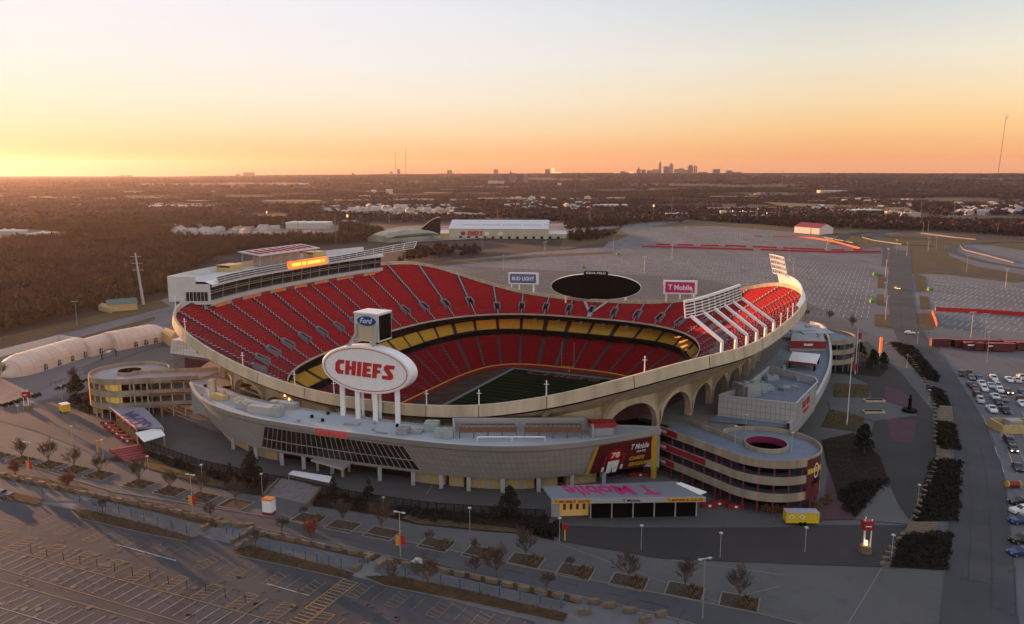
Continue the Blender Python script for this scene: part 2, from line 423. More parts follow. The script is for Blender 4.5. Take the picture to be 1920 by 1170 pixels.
# outer concourse slab under the deck and the shell wall with the arched ribs
m = MB()
Bw = ringfn(87.6, 64.6, 3.1, 90)
def cbase(u): return float(rimd(u)) * .62
def fl(us_):
    o_ = lambda u: float(rimd(u)) + (.5 if u < 200 else -5)
    i_ = lambda u: cbase(u) - 9 if rimd(u) > 20 else 0
    m.grid([[LP(u, i_(u), 11.0) for u in us_], [LP(u, i_(u), 11.8) for u in us_], [LP(u, o_(u), 11.8) for u in us_], [LP(u, o_(u), 10.9) for u in us_], [LP(u, i_(u), 10.9) for u in us_]])
fl([float(u) for u in np.arange(40, 137, 1.0)]); fl([float(u) for u in np.arange(212, 320, 1.0)])
m.build('upper_concourse_floor', M['conc_in'], stadium)
m = MB()
m.grid([[Bw(u, 0) for u in us], [LP(u, float(rimd(u)) - 2, .25) for u in us]], closed=True)
m.build('concourse_floor', M['conc_in'], stadium)
m = MB()
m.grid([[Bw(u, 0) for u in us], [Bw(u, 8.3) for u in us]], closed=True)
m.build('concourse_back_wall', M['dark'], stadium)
M['conces'] = mat('dark_maroon_wall', (.07, .012, .02), .7, .4, .3)
m = MB()
for u0_, u1_ in ((52, 152), (214, 330)):
    uu = [float(u) for u in np.arange(u0_, u1_, 1.0)]
    m.grid([[LP(u, cbase(u) - 8.5, 11.8) for u in uu], [LP(u, cbase(u) - 8.5, Z0 - 2.2 + SLOPE * (cbase(u) - 8.5)) for u in uu]])
m.build('concession_wall', M['conces'], stadium)
M['rib'] = mat('rib_concrete', (.46, .36, .24), .85, .10, .5, detail=5)
RIBS = [arc_to_u(1.5 + (k + .5) * LTOT / NAIS) for k in range(NAIS)]
def soffit(u, d): return (Z0 - 2.0) * (1 - d / float(rimd(u))) + d / float(rimd(u)) * (Z0 - 2.6 + SLOPE * float(rimd(u)))
for u in RIBS:
    D = float(rimd(u)); base = cbase(u); zt = soffit(u, D) - .15
    wdt = .36
    z1 = soffit(u, base) * .98; zs = max(z1 * .72, 2)
    pts = [(base + .1, 0.0), (base, zs)]
    for j in range(1, 13):
        t = j / 12
        pts.append(((1 - t) ** 2 * base + 2 * t * (1 - t) * base + t * t * (D + .1), (1 - t) ** 2 * zs + 2 * t * (1 - t) * z1 + t * t * (zt)))
    pts[-1] = (D + .1, zt)
    prof = pts + [(D * .75, soffit(u, D * .75) + .3), (base - .2, soffit(u, base) + .3), (base - 1.5, soffit(u, base) + .1), (base - 1.5, 0)]
    m = MB(); n = len(prof)
    A_ = [LP(u - wdt, d, z) for d, z in prof]; B_ = [LP(u + wdt, d, z) for d, z in prof]
    m.add(A_ + B_, [tuple(range(n)), tuple(range(2 * n - 1, n - 1, -1))] + [(i, n + i, n + (i + 1) % n, (i + 1) % n) for i in range(n)])
    m.build('arched_rib', M['rib'], stadium)
for k in range(NAIS):
    u0, u1 = RIBS[k - 1], RIBS[k]
    if u1 < u0: u1 += 360
    um = (u0 + u1) / 2
    m = MB(); n = 14; lo = []; hi = []
    for j in range(n + 1):
        t = j / n; u = u0 + .25 + (u1 - u0 - .5) * t
        top_ = soffit(u, cbase(u) + .4); sp_ = top_ * .60; crown = top_ - 1.3
        lo.append((u, sp_ + (crown - sp_) * math.sqrt(max(0, 1 - (2 * t - 1) ** 2)))); hi.append((u, top_ + .4))
    m.grid([[LP(u, cbase(u) + .4, h) for u, h in lo], [LP(u, cbase(u) + .4, h) for u, h in hi]])
    m.grid([[LP(u, cbase(u) + .4, h) for u, h in lo], [LP(u, cbase(u) - 1.2, h) for u, h in lo]], flip=True)
    m.build('arch_panel', M['conc'], stadium)

# ---- playing field
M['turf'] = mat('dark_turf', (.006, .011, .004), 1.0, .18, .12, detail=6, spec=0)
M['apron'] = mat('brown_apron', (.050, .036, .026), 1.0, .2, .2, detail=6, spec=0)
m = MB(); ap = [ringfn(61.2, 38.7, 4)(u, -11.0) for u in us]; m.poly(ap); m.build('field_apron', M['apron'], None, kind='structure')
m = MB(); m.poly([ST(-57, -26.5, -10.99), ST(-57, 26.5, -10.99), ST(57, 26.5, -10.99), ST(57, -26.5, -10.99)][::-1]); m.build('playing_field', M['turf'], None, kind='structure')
M['fline'] = mat('faded_field_paint', (.10, .105, .11), .9, .2, 2)
m = MB()
def frect(s0, s1, t0, t1, z=-10.98, mi=0): m.quad(ST(s0, t0, z), ST(s0, t1, z), ST(s1, t1, z), ST(s1, t0, z), mi)
frect(54.9, 56.8, -26.2, 26.2); frect(-56.8, -54.9, -26.2, 26.2)
frect(-54.9, 54.9, -26.2, -24.4); frect(-54.9, 54.9, 24.4, 26.2)
M['fthin'] = mat('worn_yard_lines', (.024, .034, .020), .9, .3, 2)
for k in range(-10, 11):
    s_ = k * 4.572; frect(s_ - .1, s_ + .1, -24.4, 24.4, -10.984, 1)
m.build('field_markings', [M['fline'], M['fthin']], None, kind='structure')
# ================================================================ lettering
GL = {
 'C': (.62, [[(.62, 1), (.2, 1), (0, .75), (0, .25), (.2, 0), (.58, 0), (.58, .27), (.40, .27), (.31, .38), (.31, .64), (.40, .74), (.60, .74)]]),
 'H': (.74, [[(0, 0), (0, 1), (.29, 1), (.29, .62), (.45, .62), (.45, 1), (.74, 1), (.74, 0), (.45, 0), (.45, .38), (.29, .38), (.29, 0)]]),
 'I': (.28, [[(0, 0), (0, 1), (.28, 1), (.28, 0)]]),
 'E': (.60, [[(0, 0), (0, 1), (.6, 1), (.6, .77), (.3, .77), (.3, .61), (.54, .61), (.54, .40), (.3, .40), (.3, .24), (.6, .24), (.6, 0)]]),
 'F': (.58, [[(0, 0), (0, 1), (.58, 1), (.58, .76), (.3, .76), (.3, .58), (.52, .58), (.52, .36), (.3, .36), (.3, 0)]]),
 'S': (.80, [[(.8, 1), (.22, 1), (.08, .86), (.08, .66), (.42, .25), (0, .25), (0, 0), (.6, 0), (.74, .12), (.74, .34), (.42, .74), (.76, .74)]]),
}
def block_word(word, name, material, parent, org, right, up, width, height, depth, slant=.12):
    "heavy slab letters drawn as polygons; org is the lower left corner"
    right, up = Vector(right).normalized(), Vector(up).normalized(); nrm = right.cross(up)
    tot = sum(GL[c][0] for c in word) + .10 * (len(word) - 1); k = width / tot; x = 0; m = MB()
    for c in word:
        w, polys = GL[c]
        for pl in polys:
            P = [Vector(org) + right * ((x + px + slant * (py - .5)) * k) + up * (py * height) for px, py in pl]; n = len(P)
            F = [p + nrm * depth for p in P]
            m.add(P + F, [tuple(range(n, 2 * n)), tuple(range(n - 1, -1, -1))] + [(i, (i + 1) % n, n + (i + 1) % n, n + i) for i in range(n)])
        x += w + .10
    return m.build(name, material, parent)
def text(string, name, material, parent, org, right, up, width, height=None, depth=.05, bold=.0, shear=0.0, align='L'):
    cu = bpy.data.curves.new('lettering', 'FONT'); cu.body = string; cu.offset = bold; cu.shear = shear; cu.resolution_u = 3
    ob = bpy.data.objects.new('lettering_tmp', cu); COL.objects.link(ob)
    dg = bpy.context.evaluated_depsgraph_get(); me = bpy.data.meshes.new_from_object(ob.evaluated_get(dg))
    bpy.data.objects.remove(ob); bpy.data.curves.remove(cu)
    n = len(me.vertices); co = np.empty(n * 3); me.vertices.foreach_get('co', co); co = co.reshape(-1, 3)
    x0, x1, y0, y1 = co[:, 0].min(), co[:, 0].max(), co[:, 1].min(), co[:, 1].max()
    kx = width / (x1 - x0); ky = kx if height is None else height / (y1 - y0)
    right, up = Vector(right).normalized(), Vector(up).normalized(); nrm = right.cross(up); org = Vector(org)
    fs = [tuple(p.vertices) for p in me.polygons]; bpy.data.meshes.remove(me)
    m = MB(); vs = [org + right * ((c[0] - x0) * kx) + up * ((c[1] - y0) * ky) + nrm * depth for c in co]
    m.add(vs, fs)
    # edges give the letters their thickness
    cnt = {}
    for f in fs:
        for i in range(len(f)):
            e = (f[i], f[(i + 1) % len(f)])
            if (e[1], e[0]) in cnt: cnt.pop((e[1], e[0]))
            else: cnt[e] = 1
    for a, b in cnt: m.quad(vs[b], vs[a], vs[a] - nrm * depth, vs[b] - nrm * depth)
    return m.build(name, material, parent)
ZUP = Vector((0, 0, 1))

# ================================================================ press box on the left stand
M['pwhite'] = mat('pale_cladding', (.55, .55, .53), .6, .05, .4)
M['win'] = mat('press_glass', (.02, .022, .018), .1, .5, .15, spec=.5)
M['led'] = mat('lit_screen', (.5, .05, .01), .5, .3, .5, emit=(1.0, .22, .02), es=.55)
M['signr'] = mat('lit_red_panel', (.25, .01, .01), .5, .3, .5, emit=(.5, .02, .02), es=.08)
M['signo'] = mat('lit_orange_panel', (.35, .06, .02), .5, .3, .5, emit=(.9, .22, .05), es=.12)
pus = [float(u) for u in np.arange(229, 304.01, 1.5)]
def pring(d, z, U=None): return [LP(u, d, z + .9) for u in (U or pus)]
pb = stadium
m = MB()     # body: ledge, back, roof
m.grid([pring(31.2, 26.5), pring(31.2, 29.6), pring(29.4, 29.8), pring(29.2, 31.1), pring(31.4, 31.1)])
m.grid([pring(43, 40.0), pring(43, 33), pring(38, 25), pring(31.2, 26.5)])
m.grid([pring(31, 38.0), pring(42.6, 38.0), pring(42.6, 40.0), pring(43, 40.0)])
m.build('press_box_body', M['pwhite'], stadium)
m = MB(); m.grid([pring(31.0, 31.1), pring(30.4, 36.0)]); m.build('press_box_glazing', M['win'], stadium)
m = MB(); m.grid([pring(30.4, 35.9), pring(28.7, 36.1), pring(28.5, 37.0), pring(31, 38.0)]); m.build('press_box_roof_edge', M['white'], stadium)
m = MB(); m.grid([pring(30.38, 33.5), pring(30.30, 33.8)]); m.grid([pring(30.2, 34.3), pring(30.15, 34.5)])
for u in np.arange(230, 304, 4.8): m.beam(LP(u, 30.95, 32.0), LP(u, 30.3, 36.9), .16, .2)
m.build('window_mullions', M['grey'], stadium)
# near end block with two rows of windows
ue = 228.0
e0 = LP(229, 29.2, 0); e1 = LP(229, 43.2, 0)
dirE = (LP(226, 38, 0) - LP(229, 38, 0)).normalized()
f0, f1 = e0 + dirE * 1.2, e1 + dirE * 1.8
def Zs(p, z): return Vector((p.x, p.y, z))
m = MB()
mid = f0.lerp(f1, .28)
a_, b_ = f0.lerp(f1, .22), f1
for za, zb, k0, k1 in ((27.0, 31.5, .86, .9), (31.5, 41.2, 1.0, .93)):
    P0 = [e0.lerp(f0, k0), e1, e1.lerp(f1, 1), f1 if False else f0.lerp(f1, .0)]
bl = [e0, f0, f1, e1]
m.prism([(p.x, p.y) for p in bl], 32.3, 38.1)
m.prism([(p.x, p.y) for p in [e0.lerp(e1, .35), f0.lerp(f1, .35) , f1, e1]], 38.1, 40.9)
lw = [e0.lerp(e1, .12), e0.lerp(f0, .8).lerp(e1.lerp(f1, .8), .12), e0.lerp(f0, .86).lerp(e1.lerp(f1, .86), .75), e1.lerp(e0, .25)]
m.prism([(p.x, p.y) for p in lw], 27.8, 32.3)
m.prism([(p.x, p.y) for p in [e0 - dirE * -.2 + Vector((0, 0, 0)), f0 + dirE * .7, f0.lerp(f1, .5) + dirE * .7, e0.lerp(e1, .5)]], 31.4, 32.35)
m.build('press_box_end_block', M['pwhite'], stadium)
nE = dirE
def on_end(t, z, off=.05, lo=False):
    p = (f0.lerp(f1, t) if not lo else lw[1].lerp(lw[2], t)) + dirE * off; return Zs(p, z)
for lo, t0, t1, z0_, z1_ in ((False, .03, .60, 32.5, 35.6), (True, .04, .55, 28.6, 31.2)):
    w_ = MB(); w_.quad(on_end(t0, z0_, .04, lo), on_end(t1, z0_, .04, lo), on_end(t1 - .05, z1_, .04, lo), on_end(t0, z1_, .04, lo))
    wo = w_.build('end_window', M['glass'], stadium)
    w_ = MB()
    for j in range(7):
        t = t0 + (t1 - t0 - .03) * j / 6; w_.beam(on_end(t, z0_, .1, lo), on_end(t, z1_, .1, lo), .16)
    w_.build('window_frame', M['metal'], wo)
# lit panels along the foot of the press box
for k, (ua, c) in enumerate(zip(np.arange(232.5, 300, 5.6), 'orororororororor')):
    m = MB(); U = [float(ua + j * .8) for j in range(6)]
    m.grid([pring(31.05, 27.9, U), pring(31.0, 29.3, U)])
    m.build('lit_sign_panel', M['signo'] if c == 'o' else M['signr'], stadium)
# floodlight bank along the roof edge, reaching past the right end of the box
M['lampdark'] = mat('floodlight_lens', (.03, .03, .03), .3, .2, 3, spec=.6)
def light_bank(fa, fb, n, name='light_bank', back=False, rows=3, sz=.34):
    "fa, fb: lower and upper edge points for t in 0..1; white frame with lamp discs"
    m = MB(); N_ = 40
    la = [fa(j / N_) for j in range(N_ + 1)]; lb = [fb(j / N_) for j in range(N_ + 1)]
    if back: m.grid([la, lb])
    for r_ in range(rows + 1):
        t = r_ / rows
        for j in range(N_): m.beam(la[j].lerp(lb[j], t), la[j + 1].lerp(lb[j + 1], t), .22)
    for j in range(0, N_ + 1, 4): m.beam(la[j], lb[j], .3)
    o = m.build(name, M['white'], stadium)
    m = MB(); few = rows * n <= 60
    for r_ in range(rows):
        for j in range(n):
            t = (j + .5) / n; p = fa(t).lerp(fb(t), (r_ + .5) / rows); q = fa(min(1, t + .004)); d = (q - fa(t)).normalized(); upv = (fb(t) - fa(t)).normalized(); nn = d.cross(upv)
            if few: m = MB()
            m.tube(p - nn * .25, p + nn * .25, sz, sz * .8, n=6)
            if few: m.build('floodlight', M['lampdark'], o)
    if few: return o
    m.build('floodlights', M['lampdark'], o)['kind'] = 'stuff'
    return o
light_bank(lambda t: LP(231 + t * 28, 28.3, 37.8), lambda t: LP(231 + t * 28, 29.0, 40.0), 64)
light_bank(lambda t: LP(281 + t * 32, 28.3, 37.8 + 2.2 * t * t), lambda t: LP(281 + t * 33, 29.0, 40.0 + 3 * t * t), 60)
# lit screen between the two banks
m = MB(); U = [float(u) for u in np.arange(260, 281, 1)]
m.grid([pring(28.2, 36.6, U), pring(28.6, 39.6, U), pring(29.4, 39.6, U), pring(29.2, 36.6, U)]); scr = m.build('ribbon_screen', M['led'], stadium)
M['lty'] = mat('lit_yellow', (.8, .5, .05), .5, .1, emit=(1, .55, .08), es=.8)
m = MB()
for j in range(30):
    ua = 261.2 + j * .58
    if j in (8, 13, 27): continue
    m.quad(LP(ua, 28.2, 38.4), LP(ua + .4, 28.2, 38.4), LP(ua + .4, 28.32, 39.7 + .2 * (j % 2)), LP(ua, 28.32, 39.7))
m.build('screen_glow', M['lty'], scr)
# rooftop canopy and plant rooms
M['canopy'] = mat('canopy_red_white', (.60, .58, .56), .6, .05)
m = MB(); U = [float(u) for u in np.arange(250, 281, 1)]
m.grid([pring(32, 43.2, U), pring(42, 44.4, U), pring(42, 44.0, U), pring(32, 42.8, U), pring(32, 43.2, U)])
can = m.build('roof_canopy', M['canopy'], stadium)
m = MB()
for k in range(9):
    ua = 251.5 + k * 3.1; m.grid([pring(33.4, 43.45, [ua, ua + 1.2, ua + 2.2]), pring(40.6, 44.3, [ua + .2, ua + 1.3, ua + 2.0])])
m.build('red_roof_marking', M['red'], can)
m = MB()
for u in np.arange(251, 281, 4.5):
    m.beam(LP(u, 32.6, 38), LP(u, 32.6, 43.8), .35); m.beam(LP(u, 41, 38), LP(u, 41, 45), .35)
m.grid([pring(38, 38, U[3:26]), pring(38, 42.6, U[3:26])])
m.build('canopy_posts', M['grey'], stadium)
for ua, ub, d0, d1, h in ((243, 248, 37, 43, 2.4), (282, 288, 38, 44, 2.6)):
    m = MB(); U = [float(u) for u in np.linspace(ua, ub, 5)]
    m.grid([pring(d0, 38, U), pring(d0, 38 + h, U), pring(d1, 38 + h, U), pring(d1, 38, U)])
    for u in (ua, ub): m.quad(LP(u, d0, 38), LP(u, d1, 38), LP(u, d1, 38 + h), LP(u, d0, 38 + h))
    m.build('roof_plant_room', M['brick'], stadium)

# ================================================================ floodlight frames on the right rim
m = MB()
RB = [(float(u)) for u in np.arange(46, 90, 2.0)]
def rbh(u): return rz(u) + .5 + 3.0 * max(.1, 1 - max(0, (u - 50)) / 36.0)
m.grid([[LP(u, float(rimd(u)) - .1, rz(u) - .5) for u in RB], [LP(u, float(rimd(u)) - 1.2, max(rz(u) + .4, rbh(u))) for u in RB], [LP(u, float(rimd(u)) - .8, max(rz(u) + .4, rbh(u))) for u in RB], [LP(u, float(rimd(u)) + .4, rz(u) - .5) for u in RB]])
m.build('floodlight_screen_wall', M['white'], stadium)
light_bank(lambda t: LP(45 + t * 6, float(rimd(45 + t * 6)) - 1.6, 36.0), lambda t: LP(45 + t * 6, float(rimd(45 + t * 6)) - 3.4, 43.5), 6, rows=4)
# frame carried by five raked booms
bu = [133.5, 130.0, 126.2, 122.0, 117.5, 112.5]
def bnk(t, z, dd=0): 
    u = 134.6 - t * 22.0; return LP(u, float(rimd(u)) - 9.5 + dd, z)
light_bank(lambda t: bnk(t, 39.6), lambda t: bnk(t, 43.4, -.5), 30, rows=5, sz=.27)
m = MB()
for j in range(24): m.beam(bnk(j / 24, 43.7, -.6), bnk((j + 1) / 24, 43.7, -.6), .6, .5)
m.build('frame_top_beam', M['white'], stadium)
for u in bu:
    D = float(rimd(u)); m = MB()
    a = LP(u, D - .1, rz(u) - .4); b = LP(u, D - .1, rz(u) + 2.6); c = LP(u, D - 9.4, 39.9)
    m.beam(a, b, .95, .6); m.beam(b, c, .95, .55); m.build('raked_boom', M['white'], stadium)
# small masts standing on the rim
for u in (221, 212.5, 202.5, 194, 186.5, 178.5, 168, 160, 152, 143, 108, 103, 98, 335, 28):
    m = MB(); p = LP(u, float(rimd(u)), rz(u)); m.tube(p, p + Vector((0, 0, 3.6)), .16, .12, n=5); m.beam(p + Vector((-.6, 0, 2.9)), p + Vector((.6, 0, 2.9)), .12); m.box(p + Vector((0, 0, 3.3)), (.3, .3, .5))
    m.build('rim_mast', M['white'], stadium)

# ================================================================ boards at the far rim
INW = -AX     # towards the field from the far end
def oval(cx_, rx, rz_, n=64): return [(rx * math.cos(2 * math.pi * k / n), rz_ * math.sin(2 * math.pi * k / n)) for k in range(n)]
def place_board(px, py, u, dd):
    D = float(rimd(u)); base = LP(u, D + dd, rz(u)); c = GY(px, py, base.y); return base, Vector((c.x, base.y, c.z))
vb, vc = place_board(1117, 537.5, .5, 1.0)
board = thing('video_board', 'big black oval video board seen from its dark face above the far end seats', 'video board', (vc.x, vc.y, rz(0)))
rgt = (EX * 1.0 + Vector((0, 0, 0))).normalized(); rgt = (Vector((1, -.16, 0))).normalized(); nb = Vector((rgt.y, -rgt.x, 0))  # faces the camera side
m = MB(); ov = oval(0, 21.0, 6.1)
fr = [vc + rgt * x + ZUP * z + nb * .8 for x, z in ov]; bk_ = [vc + rgt * x + ZUP * z - nb * 1.2 for x, z in ov]; n = len(fr)
m.add(fr + bk_, [tuple(range(n)), tuple(range(2 * n - 1, n - 1, -1))] + [(i, n + i, n + (i + 1) % n, (i + 1) % n) for i in range(n)])
m.build('board_body', M['white'], board)
m = MB(); m.poly([vc + rgt * (x * .985) + ZUP * (z * .97) + nb * .86 for x, z in ov]); m.build('screen_face', M['black'], board)
m = MB(); q = [(-5.6, 5.6), (5.6, 5.6), (5.6, 6.9), (5, 7.3), (-5, 7.3), (-5.6, 6.9)]
f_ = [vc + rgt * x + ZUP * z + nb * .9 for x, z in q]; b2 = [vc + rgt * x + ZUP * z - nb * .8 for x, z in q]; n = 6
m.add(f_ + b2, [tuple(range(n)), tuple(range(11, 5, -1))] + [(i, n + i, n + (i + 1) % n, (i + 1) % n) for i in range(n)])
m.build('name_plate', M['black'], board)
text('GEHA FIELD', 'lettering', M['white'], board, vc + rgt * -4.6 + ZUP * 6.0 + nb * .92, rgt, ZUP, 9.2, 1.0, .05, bold=.02)
m = MB()
for x in (-14, -7, 0, 7, 14): m.beam(vc + rgt * x - ZUP * 3 - nb * .6, vc + rgt * x - nb * .6 - ZUP * (vc.z - rz(0) + 1.5), .8)
m.build('support_post', M['white'], board) if False else None
for x in (-14, -5, 5, 14):
    m = MB(); m.beam(vc + rgt * x - ZUP * 3 - nb * .4, vc + rgt * x - nb * .4 - ZUP * (vc.z - rz(0) + 2.5), .8); m.build('support_post', M['white'], board)
def billboard(px, py, w, h, u, face, txt, lab, tw, th, post_x):
    b0, c = place_board(px, py, u, .6)
    o = thing('billboard', lab, 'billboard', (c.x, c.y, rz(u)))
    m = MB(); m.beam(c - rgt * (w / 2), c + rgt * (w / 2), 1.4, h); m.build('frame', M['white'], o)
    m = MB(); m.beam(c - rgt * (w / 2 - .8) + nb * .66, c + rgt * (w / 2 - 1.1) + nb * .66, .14, h - 1.3); m.build('face_panel', face, o)
    text(txt, 'lettering', M['white'], o, c - rgt * (tw / 2 + .1) - ZUP * (th / 2) + nb * .74, rgt, ZUP, tw, th, .05, bold=.03)
    for x in post_x:
        m = MB(); m.beam(c + rgt * x - ZUP * (h / 2 - .4), c + rgt * x - ZUP * (c.z - rz(u) + 1.5), .7); m.build('support_post', M['white'], o)
    return o
M['bud'] = mat('slate_blue_panel', (.09, .13, .30), .5, .05)
billboard(981.5, 522, 14.6, 5.6, 337, M['bud'], 'BUD LIGHT', 'white framed billboard with slate blue BUD LIGHT face above the far left seats', 10.8, 1.9, (-2, 5))
o = billboard(1275.5, 538.5, 14.6, 6.0, 25, M['magenta'], 'T Mobile', 'white framed billboard with magenta T Mobile face above the far right seats', 10.4, 2.4, (-6, 0, 6.2))
# goal post at the far end
gp = ST(59.3, 0, -11); goal = thing('goalpost', 'slim yellow goalpost standing behind the far end line', 'goalpost', gp)
m = MB(); m.tube(gp, gp + ZUP * 2.2, .18, n=8); m.tube(gp + ZUP * 2.2, ST(57.3, 0, -8.0), .16, n=8); m.build('gooseneck', M['gold'], goal)
m = MB(); m.tube(ST(57.3, -2.82, -7.95), ST(57.3, 2.82, -7.95), .1, n=6); m.build('crossbar', M['gold'], goal)
for t in (-2.82, 2.82):
    m = MB(); m.tube(ST(57.3, t, -7.95), ST(57.3, t, 2.9), .07, n=6); m.build('upright', M['metal'], goal)

# ================================================================ oval CHIEFS sign and speaker box on its posts
sg = thing('oval_sign', 'huge white oval sign reading CHIEFS in red on tall white posts', 'sign', (G(690, 790, 13.6)))
RG = EX.copy(); NF = -AX
ctr = GY(684.5, 693.5, 192.5)
W2, H2, TH = 13.3, 6.05, 3.2
def S3(x, z, d=0): return ctr + RG * x + ZUP * z - NF * d
m = MB(); ov = oval(0, W2, H2, 80)
rows = [[S3(x * .985, z * .97, -.12) for x, z in ov], [S3(x, z, .1) for x, z in ov], [S3(x, z, TH) for x, z in ov], [S3(x * .97, z * .95, TH + .3) for x, z in ov]]
m.grid(rows, closed=True); m.poly(rows[0][::-1] if False else rows[0]); m.poly(rows[-1][::-1])
m.build('sign_body', M['white'], sg, smooth=False)
def ovring(r0, r1, z0_, z1_, name, mt, off):
    m = MB(); m.grid([[S3(math.cos(2 * math.pi * k / 80) * r0, math.sin(2 * math.pi * k / 80) * z0_, off) for k in range(80)], [S3(math.cos(2 * math.pi * k / 80) * r1, math.sin(2 * math.pi * k / 80) * z1_, off) for k in range(80)]], closed=True)
    return m.build(name, mt, sg)
M['signred'] = mat('sign_red', (.46, .012, .014), .5, .04)
ovring(12.45, 12.28, 5.45, 5.3, 'red_outline', M['signred'], -.16); ovring(12.2, 12.1, 5.27, 5.19, 'gold_outline', M['gold'], -.16)
block_word('CHIEFS', 'lettering', M['signred'], sg, S3(-8.9, -1.75, -.14), RG, ZUP, 17.6, 3.7, .12, slant=.10)
roof_z = 13.6
for x, px, py in ((-8.2, 628, 778), (-3.1, 667, 783), (2.2, 708, 787), (8.4, 753, 794)):
    for dd in ((.8, 2.9) if x in (-3.1, 2.2) else (1.4,)):
        m = MB(); p = S3(x, -H2 * math.sqrt(max(0, 1 - (x / W2) ** 2)) + .6, dd); m.beam(Vector((p.x, p.y, roof_z - .2)), p, 1.15 if dd != 2.9 else .6); m.build('support_post', M['white'], sg)
# speaker box
m = MB(); bx0, bx1, bz0, bz1 = -3.6, 3.5, 7.0, 13.9
bc = S3(.1, 0, .2)
sb = sg
def boxS(x0, x1, z0_, z1_, d0, d1, name, mt, par):
    m = MB(); P = [S3(x0, z0_, d0), S3(x1, z0_, d0), S3(x1, z0_, d1), S3(x0, z0_, d1), S3(x0, z1_, d0), S3(x1, z1_, d0), S3(x1, z1_, d1), S3(x0, z1_, d1)]
    m.add(P, [(0, 1, 5, 4), (1, 2, 6, 5), (2, 3, 7, 6), (3, 0, 4, 7), (4, 5, 6, 7), (3, 2, 1, 0)]); return m.build(name, mt, par)
spk = boxS(bx0, bx1, bz0, bz1, 1.2, 7.0, 'speaker_box', M['pale'] if 'pale' in M else M['pwhite'], sg)
boxS(bx0 - .15, bx1 + .15, bz1, bz1 + .35, 1.0, 7.2, 'box_roof', M['white'], spk)
boxS(bx1, bx1 + .06, bz0 + .4, bz1 - .3, 1.5, 6.8, 'dark_side_grille', M['black'], spk)
boxS(bx0 + .9, bx1 - 1.0, bz0 + .3, bz0 + 4.2, 1.08, 1.2, 'front_panel', M['conc'], spk)
M['fblue'] = mat('deep_blue', (.01, .07, .24), .3, .1)
m = MB(); n = 40
m.grid([[S3(.1 + math.cos(2 * math.pi * k / n) * 2.75, 12.2 + math.sin(2 * math.pi * k / n) * 1.22, 1.1) for k in range(n)], [S3(.1 + math.cos(2 * math.pi * k / n) * 2.75, 12.2 + math.sin(2 * math.pi * k / n) * 1.22, .95) for k in range(n)]], closed=True)
m.poly([S3(.1 + math.cos(2 * math.pi * k / n) * 2.75, 12.2 + math.sin(2 * math.pi * k / n) * 1.22, .95) for k in range(n)])
bdg = m.build('blue_badge', M['fblue'], spk)
text('Ford', 'lettering', M['white'], bdg, S3(-1.75, 11.65, .93), RG, ZUP, 3.7, 1.3, .05, shear=.35, bold=.005)
for sgn in (-1, 1):
    m = MB(); x = sgn * 3.0
    m.beam(S3(x, 11.4, .8), S3(x * 1.0, 8.4, .8), .55, .6); m.beam(S3(x * 1.0, 8.6, .8), S3(x * 1.75 - (0 if sgn < 0 else 3.2), 5.4 - .1, .6), 1.0, .6); m.build('brace', M['metal'], spk)
m = MB(); m.beam(S3(0, 7.3, 3), S3(0, 5.5, 3), .9); m.build('neck_post', M['pwhite'], spk)
# small announcer gantry seen right of the box
m = MB(); a = LP(257, -1.5, 6.5)

text('CHIEFS', 'end_zone_lettering', mat('faded_red_turf', (.07, .012, .010), .95, .3, 1), None, ST(56.5, -17, -10.97), EX, AX, 34, -5.5 if False else 5.5, .003, bold=.04)
bpy.data.objects['end_zone_lettering']['kind'] = 'structure'
bpy.data.objects['end_zone_lettering'].location = -AX * 7.2
# ================================================================ front concourse building
def resample(P, n):
    P = [Vector(p) for p in P]; L = [0]
    for i in range(1, len(P)): L.append(L[-1] + (P[i] - P[i - 1]).length)
    out = []
    for k in range(n):
        s_ = L[-1] * k / (n - 1); i = 0
        while i < len(P) - 2 and L[i + 1] < s_: i += 1
        t = (s_ - L[i]) / max(1e-6, L[i + 1] - L[i]); out.append(P[i].lerp(P[i + 1], min(1, max(0, t))))
    return out
def smooth(P, it=2):
    for _ in range(it): P = [P[0]] + [(P[i - 1] + P[i] * 2 + P[i + 1]) / 4 for i in range(1, len(P) - 1)] + [P[-1]]
    return P
FT = smooth(resample(Gs([(357, 716), (361, 728), (374, 744), (395, 757), (430, 770), (480, 783), (540, 793), (600, 802), (660, 810), (720, 818), (780, 825), (840, 831), (900, 835), (960, 836), (1020, 834), (1080, 829), (1130, 822), (1180, 814), (1238, 803)], 14.2), 90), 3)
FB = smooth(resample(Gs([(395, 790), (412, 807), (432, 820), (470, 837), (520, 848), (580, 858), (650, 869), (720, 878), (790, 887), (860, 894), (920, 898), (980, 898), (1040, 895), (1100, 889), (1160, 881), (1226, 871)], 3.6), 90), 3)
FI = smooth(resample(Gs([(357, 716), (379, 715), (414, 728), (451, 743), (504, 756), (550, 765), (600, 773), (660, 781), (720, 790), (770, 796), (850, 803), (950, 806), (1050, 803), (1105, 800), (1170, 800), (1238, 803)], 13.6), 90), 3)
NF_ = 90
def fac(t, k, off=0.0):
    "point on the leaning facade: t along 0..1, k 0 foot .. 1 top"
    i = min(NF_ - 2, max(0, int(t * (NF_ - 1)))); f_ = t * (NF_ - 1) - i
    a = FB[i].lerp(FB[i + 1], f_); b = FT[i].lerp(FT[i + 1], f_); p = a.lerp(b, k)
    tg = (FB[min(i + 1, NF_ - 1)] - FB[i]); n = Vector((tg.y, -tg.x, 0)).normalized()
    return p + n * off
def tpx(px, k):
    best = min(range(400), key=lambda j: abs(proj_x(fac(j / 399, k)) - px)); return best / 399
def proj_x(p):
    d = p.y * CP - (p.z - CAMH) * SP; return 960 + FOC * p.x / d
